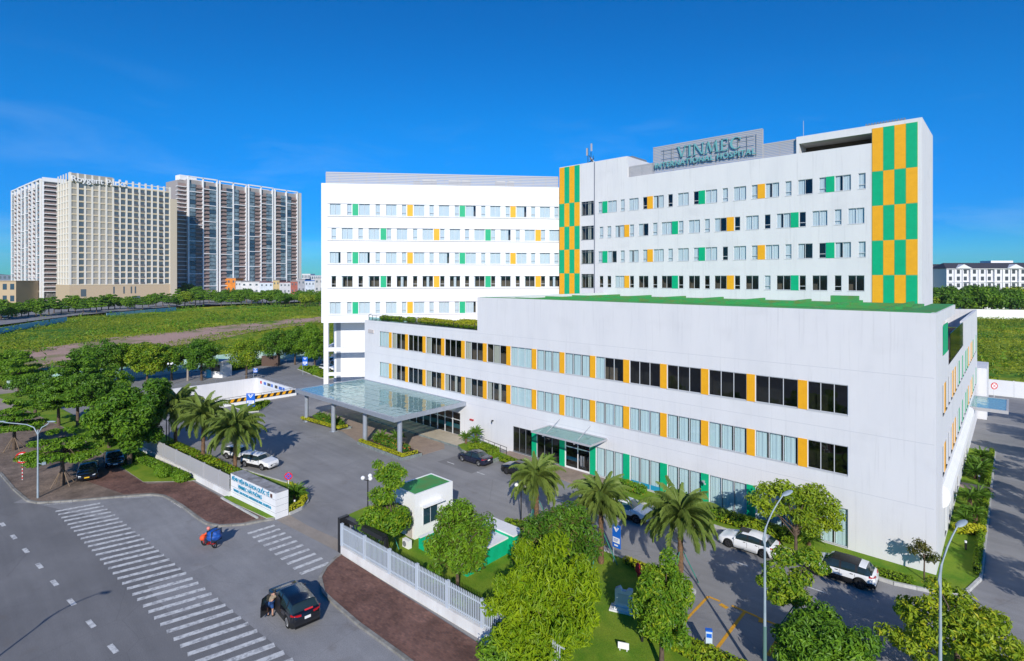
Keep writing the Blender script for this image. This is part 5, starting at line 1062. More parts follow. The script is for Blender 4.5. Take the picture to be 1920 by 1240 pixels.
def body_mesh(L_, W_, H_, kind, pm, gm, roofm=None):
    """one lofted skin with arches cut in it; x forward, wheels at +-wb/2"""
    fx = L_ / 2; wb = L_ * .60; wr = .345 * H_ / 1.45 * 1.02; xs = []
    hood = H_ * .66; belt = H_ * .63
    if kind == 'sedan': top = [(-fx, .58*H_), (-fx*.93, .68*H_), (-fx*.66, .71*H_), (-fx*.36, .965*H_), (0, 1.0*H_), (fx*.16, .975*H_), (fx*.46, .68*H_), (fx*.92, .56*H_), (fx, .42*H_)]
    elif kind == 'hatch': top = [(-fx, .50*H_), (-fx*.97, .66*H_), (-fx*.90, .70*H_), (-fx*.66, .93*H_), (-fx*.2, 1.0*H_), (fx*.12, .98*H_), (fx*.46, .68*H_), (fx*.92, .55*H_), (fx, .42*H_)]
    else: top = [(-fx, .50*H_), (-fx*.97, .64*H_), (-fx*.93, .70*H_), (-fx*.74, .95*H_), (-fx*.3, 1.0*H_), (fx*.16, .985*H_), (fx*.48, .70*H_), (fx*.92, .60*H_), (fx, .44*H_)]
    zb = .17 * H_ / 1.45; N = 64; vs = []; M_ = []
    for i in range(N + 1):
        x = -fx + L_ * i / N; zt = lerp_prof(top, x); e = abs(x) / fx
        w = W_ / 2 * (1 - .20 * max(0, (e - .72) / .28) ** 2.2); bl = min(belt + .04 * H_ * (-x / fx), zt - .03)
        zl = zb + (.06 * H_ if e > .93 else 0)
        arch = 0
        for xw in (-wb / 2, wb / 2):
            dx = abs(x - xw)
            if dx < wr * 1.16: arch = max(arch, math.sqrt((wr * 1.16) ** 2 - dx * dx) + wr)
        cab = max(0, min(1, (zt - .72 * H_) / (.2 * H_))); wr_ = w * (0.90 - .16 * cab)
        low = max(zl, arch)
        sec = [(0, zl + .02 if not arch else zl + .02), (w * .70, zl + .02), (w * .72, max(zl + .02, min(low, bl - .04))), (w * .985, max(low, zl + .05)), (w * 1.0, max(low + .02, zb + (bl - zb) * .5)), (w * .975, max(low + .03, bl - .05 * H_)), (w * .95, max(low + .05, bl)), (wr_, zt - .035 * H_ if cab > .1 else zt - .02), (wr_ * .82, zt - .004), (0, zt + .008)]
        for s_ in (1, -1):
            for yy, zz in sec: vs.append((x, s_ * yy, zz))
    K = 10; fs = []; mi = []; ro = roofm
    for i in range(N):
        xm = -fx + L_ * (i + .5) / N; zt = lerp_prof(top, xm); cab = (zt - .74 * H_) / (.2 * H_)
        za, zc = lerp_prof(top, xm - .04), lerp_prof(top, xm + .04); sl = (zc - za) / .08
        for s_ in (0, 1):
            for k in range(K - 1):
                a = (i * 2 + s_) * K + k; b = a + 1; c = ((i + 1) * 2 + s_) * K + k + 1; d = c - 1
                f = (a, d, c, b) if s_ == 0 else (a, b, c, d)
                m_ = 0
                if k == 6 and cab > .12:
                    m_ = 1
                    if abs(xm + fx * .06) < L_ * .011 or (kind != 'sedan' and abs(xm + fx * .5) < L_ * .011): m_ = 2
                if k in (7, 8) and abs(sl) > .42 and cab > -.1: m_ = 1
                elif k in (7, 8) and cab > .95 and ro and xm > -fx * .56: m_ = 3
                if k <= 2: m_ = 2
                if k == 3 and zb: m_ = 2 if kind == 'suv' else 0
                fs.append(f); mi.append(m_)
    e0 = [k for k in range(K)] + [K + k for k in range(K - 1, -1, -1)]; fs.append(tuple(e0[:])); mi.append(0); o_ = N * 2 * K; fs.append(tuple([o_ + k for k in reversed(e0)])); mi.append(0)
    me = bpy.data.meshes.new('body'); me.from_pydata(vs, [], fs)
    for m_ in (pm, gm, TRIM, roofm or pm): me.materials.append(m_)
    me.polygons.foreach_set('material_index', mi); me.polygons.foreach_set('use_smooth', [True] * len(fs)); me.update()
    import bmesh as _bm
    bm = _bm.new(); bm.from_mesh(me); _bm.ops.remove_doubles(bm, verts=bm.verts, dist=.0008); _bm.ops.recalc_face_normals(bm, faces=bm.faces); bm.to_mesh(me); bm.free()
    return me, wb, wr, top
def wheel_obj(parent, x, y, r, side, rim):
    t = MB(); n = 24; w_ = .105 * side; prof = [(r * .66, w_), (r * .93, w_), (r, w_ * .7), (r, -w_ * .7), (r * .93, -w_), (r * .6, -w_)]
    vs = [(q * math.cos(2*math.pi*j/n), yy, q * math.sin(2*math.pi*j/n)) for q, yy in prof for j in range(n)]
    t.add(vs, [(i*n+j, i*n+(j+1) % n, (i+1)*n+(j+1) % n, (i+1)*n+j) for i in range(len(prof)-1) for j in range(n)], 0, True)
    wh = put('wheel', t.mesh('wheel', RUBBER), parent, (x, y, r))
    q = MB(); q.add([(r*.68*math.cos(2*math.pi*j/n), w_ * .55, r*.68*math.sin(2*math.pi*j/n)) for j in range(n)], [tuple(range(n))], 1)
    for k in range(5):
        a = 2*math.pi*k/5 + .3; ca, sa = math.cos(a), math.sin(a)
        q.bar((0, w_ * .86, 0), (r * .62 * ca, w_ * .9, r * .62 * sa), .075, .02)
        for s_ in (-.28, .28): q.bar((r*.3*ca, w_*.86, r*.3*sa), (r*.64*math.cos(a+s_), w_*.9, r*.64*math.sin(a+s_)), .03, .018)
    vs = [(q_ * math.cos(2*math.pi*j/n), yy, q_ * math.sin(2*math.pi*j/n)) for q_, yy in ((r*.60, w_*.9), (r*.68, w_*1.0), (r*.68, w_ * .5)) for j in range(n)]
    q.add(vs, [(i*n+j, i*n+(j+1) % n, (i+1)*n+(j+1) % n, (i+1)*n+j) for i in range(2) for j in range(n)], 0, True)
    put('rim', q.mesh('rim', [rim, DARK]), wh)
def car(label, loc, heading, kind='suv', pm=CARW, gm=CGL, L_=4.05, W_=1.66, H_=1.44, roofm=None, rim=RIM, plate=PLATEW, name='parked_car', group='cars parked on the hospital grounds', doors=True):
    t = empty(name, label, 'car', (loc[0], loc[1], loc[2] if len(loc) > 2 else 0.005), heading, group)
    me, wb, wr, top = body_mesh(L_, W_, H_, kind, pm, gm, roofm); put('body', me, t); fx = L_ / 2
    for sx_ in (1, -1):
        for sy in (1, -1): wheel_obj(t, sx_ * wb / 2, sy * (W_ / 2 - .125), wr, sy, rim)
    for sy in (1, -1):
        h = MB(); z = .50 * H_; h.add([(fx*.80, sy*W_*.452, z+.07), (fx*.955, sy*W_*.375, z+.02), (fx*.985, sy*W_*.25, z-.03), (fx*.985, sy*W_*.25, z-.09), (fx*.965, sy*W_*.37, z-.08), (fx*.84, sy*W_*.468, z)], [(0,1,4,5), (1,2,3,4), (5,4,1,0), (4,3,2,1)])
        h.v = [(a + .012, b + sy * .02, c) for a, b, c in h.v]; put('headlight', h.mesh('headlight', LAMPW), t)
        r_ = MB(); z = (.62 if kind != 'sedan' else .58) * H_; r_.bar((-fx*.985, sy*W_*.20, z), (-fx*.955, sy*W_*.40, z + .01), .05, .10); r_.bar((-fx*.955, sy*W_*.40, z + .01), (-fx*.84, sy*W_*.478, z + .03), .05, .09); put('taillight', r_.mesh('taillight', LAMPR), t)
        m_ = MB(); m_.sphere((fx*.36, sy*(W_*.5+.07), H_*.66), .09, 8, 6, 0, (.7, 1.1, .75)); put('mirror', m_.mesh('mirror', pm), t)
        if doors:
            d = MB()
            for x in (fx * .03, -fx * .38): d.box(x - .08, x + .08, sy*W_*.497 - .008, sy*W_*.497 + .014, .565*H_, .59*H_)
            put('door_handle', d.mesh('door_handle', TRIM), t)
            d = MB()
            for x in (fx * .40, -fx * .055, -fx * .47): d.box(x - .006, x + .006, sy*W_*.5 - .006, sy*W_*.5 + .004, .30*H_, .60*H_)
            put('door_seam', d.mesh('door_seam', TRIM), t)
    g = MB(); g.box(fx*.975, fx*1.0, -W_*.24, W_*.24, .30*H_, .42*H_); g.box(fx*.96, fx*.99, -W_*.36, W_*.36, .17*H_, .25*H_); put('grille', g.mesh('grille', TRIM), t)
    p = MB(); p.box(fx*1.0, fx*1.006, -.19, .19, .30*H_, .38*H_); put('number_plate', p.mesh('number_plate', plate), t)
    p = MB(); p.box(-fx*1.007, -fx*1.0, -.17, .17, .44*H_, .54*H_); put('number_plate', p.mesh('number_plate', PLATEW), t)
    b = MB(); b.box(-fx*1.0, -fx*.95, -W_*.40, W_*.40, .17*H_, .27*H_); put('bumper', b.mesh('bumper', TRIM), t)
    return t
PI = math.pi
car('white sport utility car with black glass roof, parked nearest to the building corner', (-4.6, -4.25), PI + R(1), 'suv', CARW, CGL, 4.05, 1.68, 1.44, TRIM, RIMD)
w2 = car('white hatchback with a sunroof parked under the wide thin-leaved tree', (-10.3, -4.45), PI + R(1.5), 'hatch', CARW, CGL, 3.95, 1.62, 1.30, None, RIMD)
sr = MB(); sr.box(-.1, .55, -.36, .36, 1.30, 1.315); put('sunroof', sr.mesh('sunroof', TRIM), w2)
car('white rounded car half hidden by the middle front palm', (-19.6, -5.6), R(3), 'suv', CARW, CGLG, 4.1, 1.7, 1.40, None, RIMD)
car('dark navy sedan parked by the stone planter', (-38.2, -4.95), PI + R(3), 'sedan', CARN, CGL, 3.95, 1.6, 1.27)
car('black car mostly hidden behind the first palm', (-32.1, -4.55), PI + R(2), 'suv', CARB, CGL, 4.1, 1.66, 1.4, None, RIMD)
car('white sedan facing the drive beside the palm nearest the name wall', (-53.6, -20.9), R(18), 'suv', CARW, CGL, 4.05, 1.66, 1.36)
car('white car with an open door, parked behind the white sedan near the palms', (-57.6, -21.2), R(18), 'suv', CARW, CGL, 4.05, 1.66, 1.36)
pk = car('black car with a yellow number plate parked on the brick pavement', (-62.9, -33.5, .12), R(-12), 'sedan', CARB, CGL, 4.1, 1.66, 1.32, plate=PLATEY)
car('black car parked in the tree shade behind the one with the yellow plate', (-65.4, -30.9, .12), R(-8), 'sedan', CARB, CGL, 4.1, 1.66, 1.32)
car('white hatchback far left parked by the teal fence near the cafe board', (-119.0, 8.0), R(35), 'hatch', CARW, CGL); car('white car at the splayed wing, behind the island hedge', (-101.5, 13.2), R(20), 'suv', CARW, CGL)
car('pale car parked under the far trees right of the wing sign', (-110, 18.5), R(20), 'sedan', CARS, CGL); car('white car in the shade behind the splayed wing', (-104, 19), R(30), 'suv', CARW, CGL)
# black car with an open door on the apron
bh_ = R(175)
bc = car('black sport utility car standing on the entrance apron with its driver side door open', (-27.2, -30.0), bh_, 'suv', CARB, CGL, 4.15, 1.72, 1.42, None, RIM, name='stopped_car', group='cars in the street', doors=True)
dp = MB(); dp.box(0, 1.0, -.03, .03, .28, .86); dp.box(0, .95, -.025, .025, .86, .9, 0)
dp.add([(.05, 0, .88), (.95, 0, .88), (.85, 0, 1.26), (.45, 0, 1.28)], [(0, 1, 2, 3)], 1); dp.bar((.05, 0, .88), (.45, 0, 1.3), .04); dp.bar((.45, 0, 1.3), (.88, 0, 1.27), .04); dp.bar((.88, 0, 1.27), (.96, 0, .88), .04)
put('open_door', dp.mesh('open_door', [CARB, CGL]), bc, (.72, .86, 0), (0, 0, R(118)))
dk = MB(); dk.box(-.25, .7, .835, .87, .3, 1.24); put('doorway', dk.mesh('doorway', DARK), bc)
rs_ = MB(); rs_.add([(-1.96, -.35, 1.0), (-1.96, .12, 1.0), (-1.90, .12, 1.06), (-1.90, -.35, 1.06)], [(0, 1, 2, 3)]); put('red_sticker', rs_.mesh('red_sticker', mat('red_sticker', (.6, .02, .03), .5)), bc)

# ---------------------------------------------------------------- people
SKIN = mat('skin', (.50, .28, .19), .6, .3); HAIR = mat('black_hair', (.012, .01, .01), .5)
def skinned(name, joints, edges, m, parent=None, sub=1):
    """continuous figure: joints {name: (x, y, z, r)}"""
    ks = list(joints); me = bpy.data.meshes.new(name); me.from_pydata([joints[k][:3] for k in ks], [(ks.index(a), ks.index(b)) for a, b in edges], [])
    o = bpy.data.objects.new(name, me); COL.objects.link(o); md = o.modifiers.new('s', 'SKIN'); sv = me.skin_vertices[0].data
    for i, k in enumerate(ks): sv[i].radius = (joints[k][3], joints[k][3] * (joints[k][4] if len(joints[k]) > 4 else 1)); sv[i].use_root = (i == 0)
    md.use_smooth_shade = True; s2 = o.modifiers.new('u', 'SUBSURF'); s2.levels = sub; s2.render_levels = sub
    dg = bpy.context.evaluated_depsgraph_get(); dg.update(); nm = bpy.data.meshes.new_from_object(o.evaluated_get(dg)); bpy.data.objects.remove(o)
    nm.materials.clear(); nm.materials.append(m); nm.name = name; return put(name, nm, parent)
def hand(J, E, w_, d):
    """four fingers and a thumb as short chains off the wrist joint w_"""
    p = Vector(J[w_][:3]); d = Vector(d).normalized(); s_ = d.cross(Vector((0, 0, 1))).normalized()
    if s_.length < .5: s_ = Vector((1, 0, 0))
    J[w_ + 'p'] = (*(p + d * .06), .028); E.append((w_, w_ + 'p'))
    for i, ln in enumerate((.055, .066, .062, .048)):
        q = p + d * .07 + s_ * (i - 1.5) * .02; J[f'{w_}f{i}'] = (*q, .009); J[f'{w_}g{i}'] = (*(q + d * ln + Vector((0, 0, -.015))), .008); E += [(w_ + 'p', f'{w_}f{i}'), (f'{w_}f{i}', f'{w_}g{i}')]
    q = p + d * .03 + s_ * .035; J[w_ + 't'] = (*q, .010); J[w_ + 'u'] = (*(q + d * .03 + s_ * .02), .009); E += [(w_, w_ + 't'), (w_ + 't', w_ + 'u')]
def face(t, c, r, fwd, hair=HAIR):
    c = Vector(c); f = Vector(fwd).normalized(); s_ = f.cross(Vector((0, 0, 1))).normalized(); u_ = s_.cross(f)
    b = MB(); b.sphere(c - f * r * .12 + u_ * r * .18, r * 1.08, 12, 8); put('hair', b.mesh('hair', hair), t)
    b = MB()
    for k in (1, -1): b.sphere(c + f * r * .98 + s_ * k * r * .36 + u_ * r * .05, r * .12, 6, 4)
    put('eyes', b.mesh('eyes', DARK), t)
    b = MB(); b.sphere(c + f * r * 1.05 - u_ * r * .18, r * .2, 6, 4); 
    for k in (1, -1): b.sphere(c + s_ * k * r * 1.0, r * .22, 6, 4)
    put('nose_and_ears', b.mesh('nose_and_ears', SKIN), t)
    b = MB(); q = c + f * r * .96 - u_ * r * .48; b.bar(q - s_ * r * .3, q + s_ * r * .3, r * .12, r * .1); put('mouth', b.mesh('mouth', mat('lips', (.35, .10, .08), .5)), t)
def person(label, loc, rz, J, fwd, shirt, pants, skin_parts=(), group='people', long=False, name='person'):
    t = empty(name, label, 'person', loc, rz, group); E = [('pelvis', 'waist'), ('waist', 'chest'), ('chest', 'neck'), ('neck', 'head'), ('head', 'crown')]
    for s_ in 'lr': E += [('chest', s_ + 'sh'), (s_ + 'sh', s_ + 'el'), (s_ + 'el', s_ + 'wr'), ('pelvis', s_ + 'hip'), (s_ + 'hip', s_ + 'kn'), (s_ + 'kn', s_ + 'an'), (s_ + 'an', s_ + 'toe')]
    J = dict(J); J0 = dict(J); E0 = list(E)
    for s_ in 'lr': hand(J, E, s_ + 'wr', Vector(J[s_ + 'wr'][:3]) - Vector(J[s_ + 'el'][:3]))
    skinned('body', J, E, SKIN, t)
    def grow(k, g): a = J0[k]; return (a[0], a[1], a[2], a[3] + g)
    top = ['pelvis', 'waist', 'chest', 'lsh', 'rsh', 'lel', 'rel'] + (['lwr', 'rwr'] if long else [])
    tj = {k: grow(k, .022) for k in top}; te = [e for e in E0 if e[0] in tj and e[1] in tj]
    if not long:
        for s_ in 'lr':
            a, b = Vector(J0[s_ + 'sh'][:3]), Vector(J0[s_ + 'el'][:3]); tj[s_ + 'el'] = (*a.lerp(b, .55), J0[s_ + 'el'][3] + .03)
    skinned('shirt', tj, te, shirt, t)
    lo = ['pelvis', 'lhip', 'rhip', 'lkn', 'rkn'] + (['lan', 'ran'] if long else []); tj = {k: grow(k, .026) for k in lo}; te = [e for e in E0 if e[0] in tj and e[1] in tj]
    skinned('trousers' if long else 'shorts', tj, te, pants, t)
    for s_ in 'lr':
        b = MB(); a = Vector(J0[s_ + 'an'][:3]); e = Vector(J0[s_ + 'toe'][:3]); b.bar(a + Vector((0, 0, -.03)) + (a - e) * .3, e + (e - a) * .3 + Vector((0, 0, -.01)), .085, .07); put('shoe', b.mesh('shoe', DARK), t)
    face(t, J0['head'][:3], J0['head'][3] * .98, fwd); return t
# someone leaning into the open door (faces +x)
JB = dict(pelvis=(0, 0, .80, .125), waist=(.10, 0, .93, .115), chest=(.27, 0, 1.07, .13), neck=(.38, 0, 1.16, .05), head=(.47, 0, 1.21, .085), crown=(.53, 0, 1.25, .06),
          lsh=(.30, .17, 1.08, .06), lel=(.48, .24, .95, .042), lwr=(.68, .20, .98, .03), rsh=(.30, -.17, 1.08, .06), rel=(.50, -.22, .96, .042), rwr=(.70, -.16, 1.0, .03),
          lhip=(0, .10, .76, .10), lkn=(.06, .12, .42, .062), lan=(-.10, .13, .07, .04), ltoe=(.04, .14, .05, .035), rhip=(0, -.10, .76, .10), rkn=(.10, -.12, .43, .062), ran=(.06, -.13, .07, .04), rtoe=(.2, -.14, .05, .035))
pb = gp(507, 1156)
JB = {k: (v[0] * .62, v[1], v[2] * 1.02, v[3]) for k, v in JB.items()}
person('person in taupe shirt and blue shorts bending into the open door of the black car', (pb[0], pb[1], .01), R(105), JB, (.85, 0, -.2), mat('taupe_shirt', (.28, .22, .15), .8), mat('blue_shorts', (.02, .08, .25), .8))
bagm = MB(); bagm.sphere((0, 0, .5), .26, 10, 6, 0, (.6, .9, 1)); tag(bagm.build('tan_sack', mat('tan_cloth', (.45, .34, .18), .8), None, (pb[0] - .38, pb[1] - .12, .3)), 'tan cloth bundle carried beside the person at the car door', 'bag')
JS = dict(pelvis=(0, 0, .80, .13), waist=(0, 0, .95, .115), chest=(0.01, 0, 1.15, .13), neck=(0.01, 0, 1.30, .05), head=(.03, 0, 1.42, .085), crown=(.03, 0, 1.50, .06),
          lsh=(0, .17, 1.20, .06), lel=(0, .24, .97, .042), lwr=(.1, .22, .76, .03), rsh=(0, -.17, 1.20, .06), rel=(.02, -.24, .97, .042), rwr=(.14, -.2, .78, .03),
          lhip=(0, .09, .76, .10), lkn=(.03, .10, .42, .062), lan=(0, .10, .07, .04), ltoe=(.13, .11, .05, .035), rhip=(0, -.09, .76, .10), rkn=(.05, -.10, .42, .062), ran=(-.03, -.10, .07, .04), rtoe=(.1, -.11, .05, .035))
SCR = mat('pale_scrubs', (.55, .62, .78), .8)
person('left figure in pale clothes standing behind the glass doors', (-28.4, .55, .22), R(-90), JS, (1, 0, 0), SCR, SCR, long=True, group='people behind the doors')
person('right figure in pale clothes standing behind the glass doors', (-27.6, .9, .22), R(-70), JS, (1, 0, 0), mat('pale_shirt', (.6, .6, .55), .8), SCR, long=True, group='people behind the doors')
# rider in orange on a loaded scooter
sp = gp(392, 1026); SR = R(200)
sco = empty('loaded_scooter', 'small scooter loaded with a big blue bundle, ridden across the apron', 'scooter', (sp[0], sp[1], .012), SR)
for x in (-.52, .52):
    t_ = MB(); n = 18; vs = [((.24 + rr_ * math.cos(a_)) * math.cos(b_) + x, rr_ * math.sin(a_) * 1.0, .25 + (.24 + rr_ * math.cos(a_)) * math.sin(b_) - .0) for b_ in [2*PI*i/n for i in range(n)] for a_ in [2*PI*j/6 for j in range(6)] for rr_ in (.05,)]
    t_.add(vs, [(i*6+j, i*6+(j+1) % 6, ((i+1) % n)*6+(j+1) % 6, ((i+1) % n)*6+j) for i in range(n) for j in range(6)], 0, True); put('wheel', t_.mesh('wheel', RUBBER), sco, (0, 0, .03))
f_ = MB(); f_.tube([(.52, 0, .28), (.40, 0, .75), (.34, 0, .92)], .03, 6); f_.tube([(.34, .28, .95), (.36, 0, .92), (.34, -.28, .95)], .02, 6); f_.box(-.05, .34, -.12, .12, .2, .26); f_.box(-.62, -.02, -.13, .13, .42, .64); f_.sphere((-.35, 0, .38), .2, 8, 6, 0, (1.6, .7, .7)); f_.box(.30, .38, -.16, .16, .26, .72)
put('frame', f_.mesh('frame', mat('red_scooter', (.35, .02, .02), .3)), sco)
hl = MB(); hl.sphere((.44, 0, .82), .08, 8, 5); put('headlight', hl.mesh('headlight', LAMPW), sco)
bb = MB(); rr2 = random.Random(5)
bb.sphere((-.55, 0, .98), .46, 28, 18, 0, (1.05, 1.0, .95))
for i_, (x, y, z) in enumerate(bb.v):       # a tied tarpaulin: flattened, creased and drawn in by ropes
    a_ = math.atan2(y, x + .55); k_ = 1 + .10 * math.sin(3 * a_ + 5 * z) + .06 * math.sin(7 * a_ - 9 * z) + .05 * math.sin(13 * z + 4 * a_); k_ *= 1 - .13 * math.exp(-((z - 1.05) / .05) ** 2)
    bb.v[i_] = (-.55 + (x + .55) * k_ * 1.0, y * k_ * 1.05, min(z, 1.33 + .04 * math.sin(9 * x + 7 * y)))
for s_ in (-.2, .25): bb.box(-.55 + s_ * 1.0 - .012, -.55 + s_ * 1.0 + .012, -.44, .44, .55, 1.375, 1)
tag(bb.build('blue_bundle', [mat('blue_tarp', (.01, .10, .42), .55, col2=(.01, .06, .30), scale=6, bump=.5, bscale=9), mat('rope', (.03, .05, .08), .8)], None, (sp[0], sp[1], .012), SR), 'big lumpy blue bundle strapped on the back of the scooter', 'bundle')
JR = dict(pelvis=(-.12, 0, .74, .13), waist=(-.08, 0, .88, .12), chest=(0, 0, 1.06, .135), neck=(.04, 0, 1.2, .05), head=(.07, 0, 1.31, .088), crown=(.07, 0, 1.40, .06),
          lsh=(0, .17, 1.10, .06), lel=(.16, .27, .94, .045), lwr=(.32, .26, .96, .03), rsh=(0, -.17, 1.10, .06), rel=(.16, -.27, .94, .045), rwr=(.32, -.26, .96, .03),
          lhip=(-.08, .10, .70, .10), lkn=(.22, .16, .62, .065), lan=(.14, .15, .27, .04), ltoe=(.25, .15, .28, .035), rhip=(-.08, -.10, .70, .10), rkn=(.18, -.20, .50, .065), ran=(.06, -.34, .06, .04), rtoe=(.18, -.36, .05, .035))
ORG = mat('orange_jacket', (.85, .10, .02), .7)
rd = person('scooter rider in an orange jacket and white helmet crossing the apron', (sp[0], sp[1], .012), SR, JR, (1, 0, -.1), ORG, mat('dark_trousers', (.03, .03, .05), .8), long=True)
he = MB(); he.sphere((.06, 0, 1.34), .125, 12, 8, 0, (1.05, 1, .95)); put('helmet', he.mesh('helmet', mat('red_white_helmet', (.8, .25, .2), .4)), rd)
ob = MB(); ob.sphere((.55, -.32, .55), .26, 10, 7, 0, (1, .8, 1.1)); ob.sphere((.5, .1, .62), .22, 10, 7); tag(ob.build('orange_bag', ORG, None, (sp[0], sp[1], .012), SR), 'orange bag hanging at the front of the scooter', 'bag')

# ---------------------------------------------------------------- fences and walls at the gate
LGREY = mat('pale_grey_fence_paint', (0.50, 0.56, 0.63), .5, .4); WPL = mat('white_plinth', (0.80, 0.80, 0.78), .75, .2, col2=(.66, .64, .62), scale=1.0, detail=8, stretch=(1, 1, .4))
def picket_fence(label, a, b, h, ph, pitch, pw, postd, m, solid=False, zbase=.1):
    a = Vector((*a, 0)); b = Vector((*b, 0)); Ln = (b - a).length; an = math.atan2(b.y - a.y, b.x - a.x)
    t = empty('fence', label, 'fence', (a.x, a.y, 0), an); p = MB(); p.box(0, Ln, -.14, .14, 0, ph); put('plinth', p.mesh('plinth', WPL), t)
    n = int(Ln / pitch); pk_ = MB().box(-pw / 2, pw / 2, -.015, .015, 0, h - ph - .12).add([(-pw/2, -.015, h - ph - .12), (pw/2, -.015, h - ph - .12), (pw/2, .015, h - ph - .12), (-pw/2, .015, h - ph - .12), (0, 0, h - ph - .02)], [(0,1,4), (1,2,4), (2,3,4), (3,0,4)]).mesh('picket', m)
    for i in range(n): 
        if (i * pitch) % postd > .12: put('picket', pk_, t, (i * pitch, -.045, ph + .06))
    po = MB().box(-.09, .09, -.09, .09, 0, h - ph + .02).mesh('post', m)
    k = int(Ln / postd)
    for i in range(k + 1): put('post', po, t, (min(i * postd, Ln), -.02, ph))
    rl_ = MB()
    for z in (ph + .16, h - .32): rl_.box(0, Ln, -.03, .02, z, z + .06)
    put('rail', rl_.mesh('rail', m), t); return t
picket_fence('pale grey picket fence on a white plinth right of the gate', (-31.15, -24.55), (-12.0, -24.05), 2.15, .62, .135, .055, 2.75, LGREY)
picket_fence('pale picket fence on a white wall left of the name wall', tuple(LF0), tuple(LF1), 2.0, .55, .125, .085, 3.2, mat('grey_fence_paint', (.42, .42, .43), .6))
# name wall
nw = empty('name_wall', 'white sign wall with the hospital name in blue letters by the entrance', 'sign', (-47.56, -25.95, 0), math.atan2(.65, 7.55))
nm_ = MB(); nm_.box(0, 7.55, 0, 1.1, 0, 2.08)
put('block', nm_.mesh('block', mat('white_sign_wall', (.84, .84, .84), .6, col2=(.76, .77, .78), scale=1.2, stretch=(1, 1, .4))), nw)
gv = MB()
for z in (.5, 1.02, 1.55): gv.box(-.004, 7.556, -.006, 0, z, z + .02); gv.box(7.55, 7.556, .0, 1.1, z, z + .02)
put('groove', gv.mesh('groove', mat('groove', (.3, .32, .35), .8)), nw)
cpg = MB()
for i in range(8): cpg.box(.02 + i * .94, .94 + i * .94 - .01, .01, 1.09, 2.08, 2.12 + .004 * (i % 2))
put('top_slab', cpg.mesh('top_slab', mat('dirty_top', (.38, .38, .39), .8, col2=(.18, .17, .17), scale=1.4, detail=8)), nw)
SBL = mat('sign_blue', (.0, .27, .45), .4)
for s_, sz, z, x in (('BỆNH VIỆN ĐA KHOA QUỐC TẾ', .43, 1.76, 3.45), ('VINMEC HẢI PHÒNG', .43, 1.25, 3.4), ('VINMEC HAI PHONG INTERNATIONAL HOSPITAL', .285, .78, 3.75)):
    letter_row(s_, sz, .018, SBL, nw, Matrix.Translation((x, -.025, z)) @ Matrix.Rotation(R(90), 4, 'X'), .004)
em = MB(); em.box(6.75, 7.05, -.02, 0, 1.62, 1.92); put('plaque', em.mesh('plaque', mat('brown_plaque', (.10, .04, .03), .5)), nw)
# folded sliding gate
gt = empty('sliding_gate', 'dark folded sliding gate standing behind the end of the picket fence', 'gate', (-31.55, -24.05, 0), R(2))
for nm2, B in (('post', (-.14, .14, -.55, .2, 0, 2.45)), ('post', (4.6, 4.8, -.1, .12, 0, 2.3)), ('rail', (.15, 4.6, -.2, .2, 2.1, 2.38)), ('rail', (.12, 4.6, -.12, .12, .2, .34))):
    q = MB(); q.box(*B); put(nm2, q.mesh(nm2, DARK), gt)
for i in range(22):
    q = MB(); x = .25 + i * .2; q.bar((x, -.05, .34), (x, .05, 2.1), .03); put('bar', q.mesh('bar', DARK), gt)
# ---------------------------------------------------------------- guard house and low sheds
gh = empty('guard_house', 'small white guard house with a green flat roof by the gate', 'guard house', (-31.5, -20.0, 0))
q = MB(); q.box(0, 2.65, 0, .12, 0, 3.45); q.box(0, 2.65, 3.6, 3.72, 0, 3.45); q.box(0, .12, .12, 3.6, 0, 3.45); q.box(2.53, 2.65, .12, 3.6, 0, 3.45)
q.box(-.25, 0, .3, 2.4, 0, 2.7)
put('wall', q.mesh('wall', [WHITE2]), gh)
q = MB(); q.box(.12, 2.53, .12, 3.6, 3.2, 3.41); put('roof', q.mesh('roof', GROOF), gh)
q = MB(); q.box(2.651, 2.69, .75, 2.15, .95, 2.3); wn = put('window', q.mesh('window', FRAME), gh)
for i in (0, 1):
    q = MB(); q.box(2.692, 2.70, .80 + i * .68, 1.42 + i * .68, 1.0, 2.25); put('pane', q.mesh('pane', mat('guard_glass', (.02, .05, .07), .05, .6)), wn)
q = MB(); q.box(2.65, 3.15, .55, 2.5, 2.42, 2.5); put('awning', q.mesh('awning', WHITE2), gh)
q = MB(); q.box(.5, 1.5, -.03, 0, 1.0, 2.3); put('window', q.mesh('window', mat('guard_glass_front', (.03, .05, .07), .05, .6)), gh)
q = MB(); q.box(1.7, 2.4, -.04, 0, 0, 2.1); put('door', q.mesh('door', mat('guard_door', (.5, .45, .4), .5)), gh)
sh = empty('low_shed', 'low shed with white slab roofs and bright green walls behind the garden trees', 'shed', (-25.0, -19.2, 0))
q = MB(); q.box(0, 2.6, 0, 2.2, .1, 1.25); q.box(0.1, 3.0, 2.3, 3.3, .1, 1.5); put('wall', q.mesh('wall', GREENW), sh)
q = MB(); q.box(-.1, 2.7, .05, 2.3, 1.25, 1.35); q.box(0, 3.2, 2.31, 3.5, 1.5, 1.6); put('roof', q.mesh('roof', WHITE2), sh)
q = MB(); q.box(2.2, 2.7, -1.6, 0, .1, 1.1); put('side_wall', q.mesh('side_wall', GREENW), sh)
lw = empty('low_green_wall', 'low bright green wall with a white cap beside the guard house', 'wall', (-27.6, -20.6, 0))
q = MB(); q.box(0, .2, 0, 2.9, .1, .95); q.box(.2, 2.4, 2.7, 2.9, .1, .95); q.box(.2, 1.6, 0, .2, .1, .6); put('wall', q.mesh('wall', GREENW), lw)
